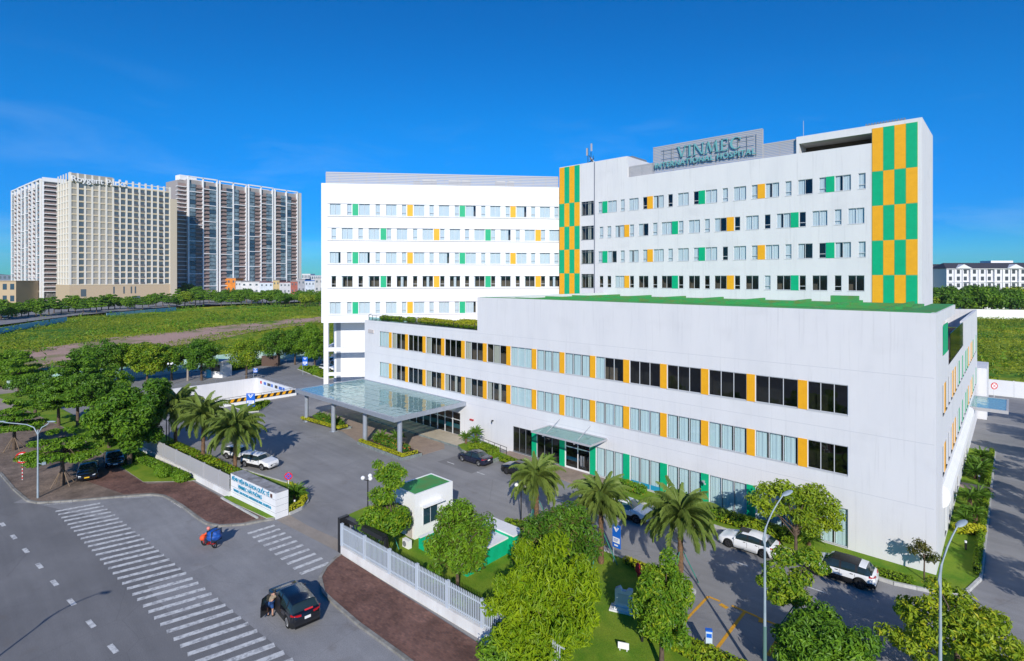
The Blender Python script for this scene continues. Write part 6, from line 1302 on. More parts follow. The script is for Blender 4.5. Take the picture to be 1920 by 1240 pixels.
q = MB(); q.box(-.04, .24, -.02, 2.66, .95, 1.0); q.box(-.04, 2.44, 2.66, 2.94, .95, 1.0); put('cap', q.mesh('cap', WHITE2), lw)
acu = MB(); acu.box(0, .7, 0, .3, 0, .6); acu.tube([(.25, -.01, .3), (.25, -.03, .3)], .2, 14, 1); tag(acu.build('air_unit', [WHITE2, FRAMED], None, (-28.7, -21.2, .12)), 'white air conditioning unit at the foot of the guard house', 'air conditioner')
gl_ = empty('globe_lamp', 'lamp post with white globes beside the two-storeyed tree', 'lamp', (-34.4, -20.4, 0.1))
q = MB(); q.tube([(0, 0, 0), (0, 0, 3.2)], .05, 8)
for k in range(3): q.bar((0, 0, 3.1), (.35 * math.cos(2.1 * k), .35 * math.sin(2.1 * k), 3.25), .035)
put('pole', q.mesh('pole', DARK), gl_)
GLB = mat('globe_white', (.85, .85, .85), .3)
for k in range(3):
    q = MB(); q.sphere((.38 * math.cos(2.1 * k), .38 * math.sin(2.1 * k), 3.38), .17, 12, 8); put('globe', q.mesh('globe', GLB), gl_)
for lb_, uv, hh_ in (('lamp post with white globes at the far end of the left fence', (317, 838), 3.0), ('globe lamp post by the far white railing between two trees', (183, 722), 4.6), ('globe lamp post by the far railing left of the bare trunk', (320, 722), 3.6), ('green globe lamp post beside the first front palm', (977, 985), 3.0), ('globe lamp post half hidden under the left palms', (312, 832), 3.2)):
    c = copy_tree(gl_); c['label'] = lb_; x, y = gp(*uv)[:2]; c.location = (x, y, .05); c.scale = (1, 1, hh_ / 3.2); c['group'] = 'globe lamps'
gl_['group'] = 'globe lamps'
# ---------------------------------------------------------------- street lamps
LPAINT = mat('lamp_pole_paint', (.36, .43, .48), .5, .5, col2=(.28, .35, .39), scale=2); GPOLE = mat('green_pole_paint', (.12, .22, .20), .5)
def street_lamp(label, loc, h, head_dir, two=False, seed=0):
    t = empty('street_lamp', label, 'street lamp', (loc[0], loc[1], 0.1), 0, 'street lamps'); d = Vector((math.cos(head_dir), math.sin(head_dir), 0))
    q = MB(); q.tube([(0, 0, 0), (0, 0, h * .5), (0, 0, h * .82)], [.085, .06, .045], 10); put('pole', q.mesh('pole', LPAINT if two else [LPAINT]), t)
    if not two:
        g_ = MB(); g_.tube([(0, 0, .0), (0, 0, h * .32)], [.095, .085], 10); put('sleeve', g_.mesh('sleeve', GPOLE), t)
        a = MB(); a.tube([(0, 0, h * .80)] + [tuple(d * (1.25 * f ** 1.7) + Vector((0, 0, h * (.80 + .185 * f)))) for f in (.2, .4, .6, .8, 1)], [.045, .042, .038, .034, .03, .03], 8)
        a.tube([(0, 0, h * .74), tuple(-d * .12 + Vector((0, 0, h * .78))), tuple(d * .06 + Vector((0, 0, h * .84)))], .035, 6); put('arm', a.mesh('arm', LPAINT), t)
        e = d * 1.25 + Vector((0, 0, h * .985)); b = MB(); b.sphere((0, 0, 0), .25, 12, 6, 0, (1.5, .62, .26)); put('lamp_head', b.mesh('lamp_head', LPAINT), t, e + d * .3 + Vector((0, 0, .05)), (0, R(-12), head_dir))
    else:
        for s_, Ln_ in ((1, 3.0), (-1, 1.0)):
            a = MB(); a.tube([(0, 0, h * .76), tuple(d * s_ * .35 + Vector((0, 0, h * .85))), tuple(d * s_ * 1.0 * min(1, Ln_ / 1.2) + Vector((0, 0, h * .885))), tuple(d * s_ * Ln_ + Vector((0, 0, h * .91)))], .045, 6); put('arm', a.mesh('arm', LPAINT), t)
            b = MB(); b.sphere((0, 0, 0), .22, 10, 6, 0, (1.9, .6, .3)); put('lamp_head', b.mesh('lamp_head', LPAINT), t, d * s_ * (Ln_ + .2) + Vector((0, 0, h * .92)), (0, 0, head_dir))
        put('camera_box', MB().box(-.12, .12, -.12, .12, 0, .2).mesh('camera_box', LPAINT), t, (.9, .3, h * .42)); put('bracket', MB().bar((0, 0, h * .42), (.9, .3, h * .42), .05).mesh('bracket', LPAINT), t)
street_lamp('tall single-arm street lamp in front of the yellow bays', gp(1434, 1292), 9.0, R(68))
street_lamp('single-arm street lamp at the lower right in front of the building corner', gp(1763, 1430), 9.3, R(68))
street_lamp('two-armed street lamp on the left pavement corner', gp(71, 936), 7.3, math.atan2(-RTY, -RTX), True)
# lamps behind the camera's left, whose shadow lies across the road
street_lamp('street lamp on the near side of the main road, out of frame', (-28.2, -48.8), 8.0, R(20))
# ---------------------------------------------------------------- signs and small things
REDP = mat('sign_red', (.62, .02, .02), .4); SIGNW = mat('sign_white', (.85, .85, .85), .4); SIGNB = mat('sign_royal_blue', (.01, .13, .60), .4)
def round_sign(label, loc, h, r_, face_dir, text=None, col=REDP, inner=SIGNW, bars=False, stripes_=False):
    t = empty('round_sign', label, 'road sign', (loc[0], loc[1], .05)); q = MB(); q.tube([(0, 0, 0), (0, 0, h)], .035, 8); put('pole', q.mesh('pole', SIGNW), t)
    if stripes_:
        for i in range(4): put('red_band', MB().tube([(0, 0, .15 + i * .34), (0, 0, .32 + i * .34)], .045, 8).mesh('red_band', REDP), t)
    d = Vector((math.cos(face_dir), math.sin(face_dir), 0)); s_ = Vector((-d.y, d.x, 0)); c = Vector((0, 0, h - r_)) + d * .05
    def disc(rad, off, m, nm2):
        n = 24; ps = [c + d * off + (s_ * math.cos(2*PI*i/n) + Vector((0, 0, 1)) * math.sin(2*PI*i/n)) * rad for i in range(n)]; qs = [p - d * .015 for p in ps]
        q = MB(); q.add(ps + qs, [tuple(range(n)), tuple(range(2*n-1, n-1, -1))] + [(i, n+i, n+(i+1) % n, (i+1) % n) for i in range(n)]); put(nm2, q.mesh(nm2, m), t)
    disc(r_, 0, col, 'disc'); disc(r_ * .74, .012, inner, 'face')
    if bars:
        for sgn in (1, -1): put('cross_bar', MB().bar(c + d * .02 + (s_ * sgn + Vector((0, 0, 1))) * r_ * .6, c + d * .02 - (s_ * sgn + Vector((0, 0, 1))) * r_ * .6, .02, .07).mesh('cross_bar', col), t)
    if text:
        me = text_mesh(text, r_ * .85, .006, bold=.012); me.materials.clear(); me.materials.append(DARK); o = put('digits', me, t, c + d * .025, (R(90), 0, face_dir + R(90)))
    return t
VIEW = math.atan2(-FWY, -FWX)
round_sign('round 30 speed limit sign on a red and white striped pole at the left pavement', gp(42, 902), 2.75, .55, VIEW + R(25), '30', stripes_=True)
round_sign('round blue and red no parking sign behind the name wall', gp(541, 938), 2.4, .34, VIEW + R(10), None, REDP, SIGNB, True)
round_sign('round white sign with a red cross at the far white wall on the right', (1.4, 72.0), 2.6, .55, VIEW, None, REDP, SIGNW, True)
def vsign(label, loc, h, wd, ht, face_dir, extra=True):
    t = empty('charging_sign', label, 'sign', (loc[0], loc[1], .05), face_dir + R(90), 'blue charging station signs'); q = MB(); q.tube([(-wd/2 + .05, .04, 0), (-wd/2 + .05, .04, h)], .035, 8); put('pole', q.mesh('pole', LPAINT), t)
    q = MB(); q.box(-wd/2, wd/2, -.03, .03, h - ht, h); put('board', q.mesh('board', SIGNB), t)
    v_ = MB(); z = h - ht * .2; r_ = wd * .3
    for s_ in (1, -1):
        v_.bar((0, -.04, z - r_ * .7), (s_ * r_, -.04, z + r_ * .7), .02, wd * .07); v_.bar((0, -.041, z - r_ * .15), (s_ * r_ * .55, -.041, z + r_ * .75), .02, wd * .05)
    put('emblem', v_.mesh('emblem', SIGNW), t)
    q = MB(); q.box(-wd*.42, wd*.42, -.045, -.03, h - ht*.78, h - ht*.55); put('white_field', q.mesh('white_field', SIGNW), t)
    q = MB()
    for i in range(3): q.box(-wd*.34, wd*(.3 - .07*i), -.052, -.045, h - ht*(.62 + .05*i), h - ht*(.60 + .05*i))
    put('small_print', q.mesh('small_print', SIGNB), t)
    q = MB(); q.box(-wd*.25, wd*.2, -.045, -.03, h - ht*.92, h - ht*.86); put('arrow', q.mesh('arrow', SIGNW), t)
vsign('blue charging sign with a white V emblem beside the middle front palm', gp(1156, 1062), 2.75, .66, 1.55, VIEW - R(48))
vsign('blue sign board with a white V emblem at the ramp bed', gp(470, 772), 2.6, 1.2, 1.9, VIEW + R(5)); vsign('blue sign board with a white V emblem on the island by the splayed wing', gp(572, 704), 3.6, 1.0, 1.7, VIEW); vsign('small blue sign on a pole at the back road before the ramp', gp(479, 713), 2.2, .8, .8, VIEW)
# monument
mo = empty('stone_monument', 'pale stone monument with a stepped outline on the lawn', 'monument', (*gp(1170, 1150)[:2], .12), R(20))
q = MB(); q.box(-.8, .8, -.35, .35, 0, .12); q.box(-.62, .62, -.25, .25, .12, .3); put('base', q.mesh('base', WHITE), mo)
q = MB(); q.add([(x, y, z) for y in (-.13, .13) for x, z in ((-.5, .3), (.5, .3), (.5, 1.35), (.25, 1.35), (.12, 1.2), (-.1, 1.2), (-.22, 1.42), (-.5, 1.25))], [tuple(range(7, -1, -1)), tuple(range(8, 16))] + [(i, (i+1) % 8, 8+(i+1) % 8, 8+i) for i in range(8)]); put('slab', q.mesh('slab', WHITE), mo)
q = MB(); q.box(-.34, .34, -.145, -.13, .5, 1.05); put('panel', q.mesh('panel', mat('grey_panel', (.5, .55, .58), .5)), mo)
fw_ = gp(1196, 1095); q = MB(); q.sphere((0, 0, .9), .22, 8, 6, 0, (.8, .8, 1.6)); q.sphere((.1, .1, .45), .2, 8, 6); tag(q.build('red_flag_cloth', mat('red_cloth', (.6, .02, .03), .7), None, (fw_[0], fw_[1], .1)), 'rolled red cloth standing behind the stone monument', 'flag')
lsn = MB(); lsn.box(-.28, .28, -.02, .02, .12, .45); lsn.box(-.2, -.16, -.02, .02, 0, .12); lsn.box(.16, .2, -.02, .02, 0, .12); tag(lsn.build('lawn_sign', SIGNW, None, (*gp(1169, 1226)[:2], .13), R(25)), 'small white notice plate stuck in the lawn', 'sign')
bo = empty('bollard_light', 'short black garden light with a white top on the lawn by the oval tree', 'garden light', (*gp(1204, 1208)[:2], .14), 0, 'garden bollard lights')
put('post', MB().tube([(0, 0, 0), (0, 0, .5)], .07, 10).mesh('post', DARK), bo); put('lamp', MB().tube([(0, 0, .5), (0, 0, .62)], .075, 10).mesh('lamp', SIGNW), bo)
for lb_, p in (('black garden light by the yellow shrub on the side strip', (1.2, 5.6)), ('black garden light near the dark shrubs on the side strip', (1.2, 13.0)), ('black garden light on the side strip nearest the step', (1.5, 18.8)), ('black garden light among the cycads beyond the step', (1.3, 23.2)), ('black garden light at the wall right of the rounded white car', (-17.6, -2.0)), ('black garden light on the rounded bed behind the name wall', (-40.9, -23.3))):
    c = copy_tree(bo); c.location = (*p, .14); c['label'] = lb_
ev = empty('charging_post', 'white and blue car charging post on the hedge before the yellow bays', 'charger', (*gp(1329, 1232)[:2], .1), R(30))
put('base', MB().box(-.25, .25, -.2, .2, 0, .1).mesh('base', SIGNW), ev); put('body', MB().box(-.16, .16, -.1, .1, .1, 1.25).mesh('body', mat('pale_blue_case', (.55, .66, .75), .4)), ev); put('screen', MB().box(-.13, .13, -.115, -.1, .95, 1.15).mesh('screen', SIGNB), ev)
put('cap', MB().box(-.17, .17, -.11, .11, 1.25, 1.32).mesh('cap', SIGNB), ev); put('cable', MB().tube([(-.17, 0, .9), (-.3, 0, .6), (-.26, 0, .3), (-.17, 0, .5)], .025, 6).mesh('cable', DARK), ev)
pot = MB(); pot.tube([(0, 0, 0), (0, 0, .3)], [.18, .25], 10); tag(pot.build('flower_pot', TERR, None, (-25.1, -3.4, .13)), 'clay pot at the edge of the side door paving', 'pot')
# ---------------------------------------------------------------- basement ramp
x0, x1, y0, y1 = PIT
rp_ = empty('basement_ramp', 'white walled ramp opening that leads down to the basement car park', 'ramp', (x1, y0, 0))
def R_(name, mb, m): return put(name, mb.mesh(name, m), rp_, (-x1, -y0, 0))
q = MB(); q.box(x0 - .3, x0, y0 - .3, y1 + .3, -4.2, 1.1); q.box(x0, x1, y1, y1 + .3, -4.2, 1.1); R_('wall', q, WHITE)
q = MB(); q.box(x1, x1 + .3, y0, y1 + .3, -4.2, .45); q.box(x0, x1 + .3, y0 - .3, y0, -4.2, .35); R_('low_wall', q, WHITE2)
q = MB(); q.quad((x0, y0, -3.4), (x1, y0, -3.9), (x1, y1, -3.9), (x0, y1, -3.4)); R_('ramp_floor', q, CONC)
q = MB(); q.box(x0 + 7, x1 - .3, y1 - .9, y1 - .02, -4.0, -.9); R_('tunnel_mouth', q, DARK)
q = MB()
for i in range(7): q.box(x0 + 1.5 + i * 1.5, x0 + 2.5 + i * 1.5, y1 - .03, y1, .1, .8 - .2 * (i % 2))
bs_ = MB(); bs_.box(x0 + .8, x0 + 12.6, y1 - .02, y1 - .005, -.05, 1.0); R_('notice_board', bs_, mat('pale_blue_board', (.72, .78, .86), .5))
for i, mm in enumerate((REDP, SIGNB, DARK, SIGNB, DARK, SIGNB, SIGNB)):
    s_ = MB(); s_.box(x0 + 1.5 + i * 1.5, x0 + 2.2 + i * 1.5 + .3 * (i % 3), y1 - .035, y1 - .02, .25, .75); R_('pictogram', s_, mm)
hb = MB(); R_('height_bar', MB().box(x1 + .30, x1 + .42, y0 + 3, y1, .5, 1.0), mat('bar_black', (.02, .02, .02), .5))
for i in range(10):
    s_ = MB(); yy = y0 + 3.2 + i * 1.0; s_.add([(x1 + .43, yy, .52), (x1 + .43, yy + .5, .52), (x1 + .43, yy + .75, .98), (x1 + .43, yy + .25, .98)], [(0, 1, 2, 3)]); R_('yellow_stripe', s_, YELLOW)
r_ = MB()
for i in range(9): r_.box(x1 + .1, x1 + .16, y0 + i * 1.6, y0 + i * 1.6 + .05, .45, 1.25)
r_.box(x1 + .1, x1 + .16, y0, y1, 1.2, 1.26); r_.box(x0, x1, y1 + .1, y1 + .16, 1.7, 1.76)
for i in range(9): r_.box(x0 + i * 1.8, x0 + i * 1.8 + .05, y1 + .1, y1 + .16, 1.1, 1.7)
for i in range(9): r_.box(x0 - .2, x0 - .15, y0 + i * 1.6, y0 + i * 1.6 + .05, 1.1, 1.75)
r_.box(x0 - .2, x0 - .14, y0, y1, 1.7, 1.76); R_('railing', r_, FRAMED)
slab('planting_bed', [(-81.5, -7.4), (-79.2, -9.0), (-77.0, -11.2), (-77.4, -12.4), (-82.5, -12.8), (-83.4, -8)], 0, .16, KERBW, LAWN)
slab('planting_bed', [(-112, 12.5), (-108, 9.8), (-95, 8.0), (-92.5, 8.6), (-92.5, 13), (-104, 14.5)], 0, .16, KERBW, LAWN)
slab('planting_bed', [(-104, -24.4), (-86, -24.4), (-84.6, -18), (-102, -18.2)], 0, .14, KERBW, LAWN)
fgh = empty('gate_house', 'small white gate house with a grey roof at the back entrance', 'gate house', (*gp(412, 706)[:2], 0), math.atan2(RTY, RTX) - R(8))
put('wall', MB().box(-2.2, 1.6, -1.4, 1.4, 0, 2.9).mesh('wall', WHITE2), fgh); put('roof', MB().box(-2.4, 1.8, -1.6, 1.6, 2.9, 3.2).mesh('roof', mat('grey_roof', (.45, .46, .47), .7)), fgh)
wf = put('window', MB().box(-1.1, 1.1, -1.44, -1.4, 1.2, 2.5).mesh('window', FRAMED), fgh)
for k in range(2): put('pane', MB().box(-1.05 + k * 1.07, -.03 + k * 1.07, -1.46, -1.44, 1.25, 2.45).mesh('pane', CGL), wf)
wt = MB(); wt.tube([(0, 0, 0), (0, 0, 1.6)], .5, 14); tag(wt.build('blue_barrel', mat('cyan_plastic', (.03, .42, .65), .4), None, (*gp(392, 708)[:2], 0)), 'cyan blue barrel standing left of the small gate house', 'barrel')
cb = MB(); cb.box(-1.8, 1.8, -.6, .6, 0, 2.2); tag(cb.build('brown_kiosk', mat('brown_board', (.10, .06, .045), .7), None, (*gp(508, 686)[:2], 0), math.atan2(RTY, RTX)), 'dark brown kiosk box beside the far white hatchback', 'kiosk')
# back boundary
TEALF = mat('pale_teal_hoarding', (.34, .60, .52), .6, .3, col2=(.55, .68, .64), scale=.5); 
def wall_run(name, label, cat, pts, h, th, m, capm=None, panel_len=None, group=None):
    t = empty(name, label, cat, (*pts[0], 0), 0, group); X, Y_ = pts[0]
    for a, b in zip(pts[:-1], pts[1:]):
        a = Vector((a[0] - X, a[1] - Y_, 0)); b = Vector((b[0] - X, b[1] - Y_, 0)); n = max(1, round((b - a).length / panel_len)) if panel_len else 1
        for i in range(n):
            p = a.lerp(b, i / n); q = a.lerp(b, (i + 1) / n); u_ = (q - p).normalized() * .02
            put('panel', MB().bar(p + u_ + Vector((0, 0, h / 2)), q - u_ + Vector((0, 0, h / 2)), th, h).mesh('panel', m), t)
            if panel_len: put('post', MB().box(-.08, .08, -.08, .08, 0, h + .08).mesh('post', m), t, p)
    return t
wall_run('hoarding', 'pale teal hoarding along the back edge of the hospital grounds', 'fence', [(-126, -34), (-124.8, -20), (-125, -5), (-126, 10), (-128, 26)], 2.4, .06, TEALF, None, 2.6)
wp_ = mat('white_rail_paint', (.8, .8, .8), .5)
fr_ = empty('white_railing', 'long white picket railing on a low wall in front of the teal hoarding', 'fence', (-121.8, -24, 0))
put('plinth', MB().box(-.12, .12, 0, 44, 0, .5).mesh('plinth', WPL), fr_)
pkm = MB().box(-.03, .03, -.03, .03, 0, 1.3).mesh('picket', wp_)
for i in range(146): put('picket', pkm, fr_, (0, .15 + i * .3, .5))
put('rail', MB().box(-.04, .04, 0, 44, 1.6, 1.68).box(-.04, .04, 0, 44, .7, .76).mesh('rail', wp_), fr_)
# ---------------------------------------------------------------- the open field, the dirt path and its scrub
def bumpy(name, poly_rect, nx_, ny_, amp, m, seed, z=0.0, kind='structure', rot=None):
    rng = np.random.default_rng(seed); xa, xb, ya, yb_ = poly_rect; gx, gy = np.meshgrid(np.linspace(xa, xb, nx_), np.linspace(ya, yb_, ny_)); zz = np.zeros_like(gx)
    for k in range(7):
        fx_, fy_ = rng.normal(size=2) * .05 * 1.75 ** k; ph = rng.random() * 6.28; zz += np.sin(gx * fx_ + gy * fy_ + ph + 1.7 * np.sin(gx * fy_ * .6 - gy * fx_ * .7)) * .6 ** k
    zz = (zz * amp * .35 + amp * .35 * rng.random(zz.shape))
    V = np.stack([gx, gy, np.maximum(zz + z, z - .05)], -1).reshape(-1, 3); i = np.arange((nx_ - 1) * (ny_ - 1)); r_ = i // (nx_ - 1) * nx_ + i % (nx_ - 1)
    F = np.stack([r_, r_ + 1, r_ + nx_ + 1, r_ + nx_], 1); me = np_mesh(name, V, F, m, smooth=True); o = put(name, me); o['kind'] = kind; return o
bumpy('field', (-420, -127.5, -170, 330), 240, 380, .7, FIELD, 3, .25)
bumpy('field', (-60, 170, 76.6, 420), 200, 260, .9, FIELD, 4, .3)
# dirt path: a long irregular strip
pa = [gp(-60, 715), gp(30, 690), gp(120, 668), gp(210, 655), gp(300, 640), gp(400, 625), gp(500, 612), gp(600, 601), gp(640, 597)]
pw_ = [30, 32, 32, 34, 36, 32, 28, 24, 22]; L_s = []; R_s = []
for i, p in enumerate(pa):
    q = Vector(pa[min(i + 1, len(pa) - 1)]) - Vector(pa[max(i - 1, 0)]); n_ = Vector((-q.y, q.x)).normalized(); w_ = pw_[i] * random.uniform(.42, .58); L_s.append(Vector(p) + n_ * w_); R_s.append(Vector(p) - n_ * w_)
mbp = MB(); k = len(pa)
sub = []
for i in range(k - 1):
    for j in range(6):
        t = j / 6; sub.append((L_s[i].lerp(L_s[i+1], t) + Vector((random.uniform(-1, 1), random.uniform(-1, 1))), R_s[i].lerp(R_s[i+1], t) + Vector((random.uniform(-1, 1), random.uniform(-1, 1)))))
mbp.add([c for l_, r_ in sub for c in ((l_.x, l_.y, .62), (r_.x, r_.y, .62))], [(2*i, 2*i+1, 2*i+3, 2*i+2) for i in range(len(sub) - 1)]); tag(mbp.build('dirt_path', DIRT), kind='structure')
slab('bare_ground', [gp(-40, 775), gp(60, 765), gp(100, 738), gp(50, 728), gp(-60, 735)], .0, .13, mat('sandy_ground', (.42, .34, .27), .9, col2=(.30, .25, .2), scale=.3))
def scrub(name, n, region, size, m, seed, clump=None, hmax=1.0, z=.3):
    rng = np.random.default_rng(seed); P_ = region(rng, n); cl = np.zeros((len(P_), 6)); cl[:, :2] = P_; cl[:, 2] = z + hmax * .3
    s = (0.5 + rng.random(len(P_)) * 1.2); cl[:, 3] = cl[:, 4] = size * 2.6 * s; cl[:, 5] = hmax * .55 * s
    V, F, a = leaf_arrays(cl, len(P_) * 14, size, rng, shell=.8, up=.9, droop=-.3, asp=.4); o = put(name, np_mesh(name, V, F, m, a)); o['kind'] = 'stuff'; return o
def reg(xa, xb, ya, yb_, f=None):
    def g(rng, n):
        P_ = np.stack([rng.uniform(xa, xb, n), rng.uniform(ya, yb_, n)], 1)
        cam_ = P_ - np.array([CAMX, CAMY]); Yc = cam_ @ np.array([FWX, FWY]); Xc = cam_ @ np.array([RTX, RTY]); ok = (Yc > 0) & (np.abs(Xc / np.maximum(Yc, 1)) < 1.0)
        cx_ = 960 + FPX * Xc / Yc; v_ = HORY + FPX * CAMZ / Yc
        path_v = np.interp(cx_, [-60, 30, 120, 210, 300, 400, 500, 600], [715, 690, 668, 655, 640, 625, 612, 601]); ok &= ~((np.abs(v_ - path_v) < np.interp(cx_, [0, 120, 300, 600], [14, 15, 9, 3]) * (.7 + .5 * rng.random(n))) & (cx_ < 640))
        if f: ok &= f(cx_, v_)
        return P_[ok]
    return g
scrub('field_grass', 16000, reg(-330, -128, -90, 130), .55, SCRUB, 5, hmax=1.0)
scrub('field_scrub', 500, reg(-330, -128, -90, 130, lambda u, v: np.sin(u * .05 + v * .3) + np.sin(u * .021 - v * .17) > .9), 1.0, SCRUB, 61, hmax=2.2)
scrub('field_bushes', 260, reg(-330, -130, -90, 130, lambda u, v: np.sin(u * .031 + v * .21 + 1) > .35), .9, LF_DARK, 62, hmax=5.0)
scrub('field_bushes', 700, reg(-330, -130, -90, 130, lambda u, v: (np.abs(v - np.interp(u, [0, 300, 600], [702, 655, 596]) + 26) < 7)), .9, LF_MID, 63, hmax=4.0)
scrub('field_scrub', 1200, reg(-330, -128, -90, 130, lambda u, v: (np.abs(v - np.interp(u, [0, 600], [690, 585]) + 12) < 16)), 1.0, LF_MID, 6, hmax=3.0)
scrub('field_grass', 7000, reg(-30, 110, 78, 330), .7, SCRUB, 7, hmax=1.2)
scrub('field_scrub', 500, reg(-30, 110, 80, 330, lambda u, v: (u > 1820) & (((v > 612) & (v < 648)) | ((v > 655) & (v < 715)))), .9, LF_MID, 8, hmax=3.4)
# far left blue hoarding, road
hb2 = mat('pale_blue_hoarding', (.34, .58, .68), .6, col2=(.46, .66, .72), scale=.2)
wall_run('blue_hoarding', 'short piece of pale blue hoarding between the field and the road below the hotel', 'fence', [gp(200, 596), gp(330, 583)], 2.2, .2, hb2, None, 16)
wall_run('blue_hoarding', 'pale blue hoarding between the field and the far road at the left frame edge', 'fence', [gp(-40, 637), gp(70, 616), gp(125, 606)], 2.6, .2, hb2, None, 16)
sheet('far_road', [gp(-60, 626), gp(140, 598), gp(330, 579), gp(610, 568), gp(610, 560), gp(300, 566), gp(100, 578), gp(-80, 596)], 1.6, YARD)
scrub('hoarding_scrub', 2500, reg(-400, -150, -80, 140, lambda u, v: (np.abs(v - np.interp(u, [-40, 70, 140, 230, 330, 430, 560], [641, 620, 608, 596, 587, 581, 576])) < 2.6) & (np.sin(u * .09) + np.sin(u * .041 + 1) > -.5)), .95, LF_MID, 12, hmax=3.6)
# right back wall, side road wall, far white fence
wall_run('white_wall', 'white boundary wall at the end of the side road', 'wall', [(-2.5, 75.6), (60, 76.2)], 2.6, .25, WHITE2, None, 6)
wall_run('white_fence', 'long white panel fence across the far side of the right field', 'fence', [gp(1790, 598), gp(1860, 599), gp(2000, 602)], 4.6, .25, WHITE2, None, 9)
fgx = MB(); fgx.box(-.6, .6, -.6, .6, 0, 3.0); fgx.tube([(-1, 0, 2.0), (-1, 0, 4.6)], .5, 10)
tag(fgx.build('rooftop_tank', STEEL, None, (-1.0, 56, 7.0)), 'small tank and box on the annex roof behind the low block', 'tank')
# ---------------------------------------------------------------- far towers
def facade_windows(root, M, cols, rows_, cell, win, frame_m_, glass_m, cap=300, nm='window', z0=0, skip=None, u0=0, inset=.12):
    """a grid of real windows: up to `cap` as parts, the rest joined"""
    wd, ht = win; fm_ = MB().box(0, wd, -inset, .05, 0, ht); me = fm_.mesh(nm, glass_m); rest = MB(); n = 0; ang = M.to_euler().z
    for c in cols:
        for r_ in rows_:
            if skip and skip(c, r_): continue
            u_, z = u0 + c * cell[0] + (cell[0] - wd) / 2, z0 + r_ * cell[1] + (cell[1] - ht) / 2
            if n < cap: put(nm, me, root, M @ Vector((u_, 0, z)) - Vector(root.location), (0, 0, ang)); n += 1
            else:
                b = MB().box(u_, u_ + wd, -inset, .05, z, z + ht).xf(M); rest.add([(x - root.location.x, y - root.location.y, z_) for x, y, z_ in b.v], b.f)
    if rest.v: o = put(nm + '_field', rest.mesh(nm + '_field', glass_m), root); o['kind'] = 'stuff'
def at_cam(Xa, Ya, Xb, Yb):
    a, b = cf(Xa, Ya), cf(Xb, Yb); ang = math.atan2(b[1] - a[1], b[0] - a[0]); return frame_m((*a, 0), ang), math.dist(a, b)
def hazed(c, f=.30): return tuple(a * (1 - f) + b * f for a, b in zip(c, (.22, .34, .50)))  # mixes haze blue into a base colour
HW = mat('hotel_render', (.58, .52, .43), .8); HB = mat('hotel_beige_stone', (.56, .43, .28), .8); HPAN = mat('hotel_grey_panel', (.38, .36, .31), .7); HGL = mat('far_window_glass', (.10, .13, .15), .15, .6); HPIL = mat('hotel_pilaster', (.78, .74, .66), .7); HLINE = mat('hotel_floor_band', (.70, .58, .40), .8)
M_, Wd = at_cam(-294, 364, -255.1, 414.8); hx, hy = M_.to_translation()[:2]; ang = M_.to_euler().z
ho = empty('hotel_tower', 'beige and grey hotel slab with a grid facade and white roof lettering', 'tower block', (hx, hy, 0)); Dp = 31; Hh = 84.0; Zb = 14.5
def hput(name, mb, m): return put(name, mb.mesh(name, m), ho, (0, 0, 0), (0, 0, ang))
hput('wall', MB().box(0, Wd - 4, 0, Dp, Zb, Hh - .5), HW); hput('podium', MB().box(-.5, Wd - 3, -.5, Dp, 0, Zb), HB); hput('end_pier', MB().box(Wd - 4, Wd + .6, -1.0, Dp, 0, 78.5), mat('hotel_end_stone', (.60, .51, .38), .8))
ncol, nrow = 15, 16; cw_, rh_ = (Wd - 4) / ncol, (Hh - .6 - Zb) / nrow
for i in range(ncol + 1):
    hput('pilaster', MB().box(i * cw_ - .55, i * cw_ + .55, -.75, -.01, Zb, Hh + 5.5 - .16 * i), HPIL)
hput('floor_band', (lambda b: [b.box(0, Wd - 4, -.66, -.005, Zb + r_ * rh_ - .45, Zb + r_ * rh_ + .45) for r_ in range(nrow + 1)] and b)(MB()), HLINE)
bl_ = MB()
for c in (0, 2, 3, 4, 5):
    for r_ in range(nrow): bl_.box(c * cw_ + .6, (c + 1) * cw_ - .6, -.3, -.01, Zb + r_ * rh_ + .45, Zb + (r_ + 1) * rh_ - .45)
hput('blind_panel', bl_, HPAN)['kind'] = 'stuff'
facade_windows(ho, M_, [1] + list(range(6, 15)), range(nrow), (cw_, rh_), (2.5, 2.7), None, HGL, 300, 'window', Zb, None, 0, .28)
bal = MB()
for c in (6, 9, 10, 13, 14 - 1):
    for r_ in range(nrow): bal.box(c * cw_ + .7, (c + 1) * cw_ - .7, -.95, -.5, Zb + r_ * rh_ + .4, Zb + r_ * rh_ + 1.5)
hput('balcony', bal, mat('balcony_rail', (.16, .15, .15), .6))['kind'] = 'stuff'
MSd = frame_m((0, 0, 0), 0); sd2 = MB()
for i in range(5): sd2.box(-.5, -.01, i * 6.2 + 1, i * 6.2 + 2.2, Zb, Hh + 5.4)
for r_ in range(nrow + 1): sd2.box(-.3, -.005, 0, Dp, Zb + r_ * rh_ - .4, Zb + r_ * rh_ + .4)
hput('side_pilaster', sd2, HPIL)
hput('crown_band', MB().box(0, cw_ * 6, -.6, .4, Hh - .4, Hh + 5.2), HPAN); hput('crown_rail', MB().box(0, Wd - 4, -.5, 0, Hh + 2.2, Hh + 2.7).box(0, Wd - 4, 8, 8.4, Hh - 1, Hh + 1.6), HPIL)
letter_row('Roygent Parks', 5.4, .4, SIGNW, ho, Matrix.Rotation(ang, 4, 'Z') @ Matrix.Translation((15.5, -1.6, Hh + 1.2)) @ Matrix.Rotation(R(90), 4, 'X'), .08)
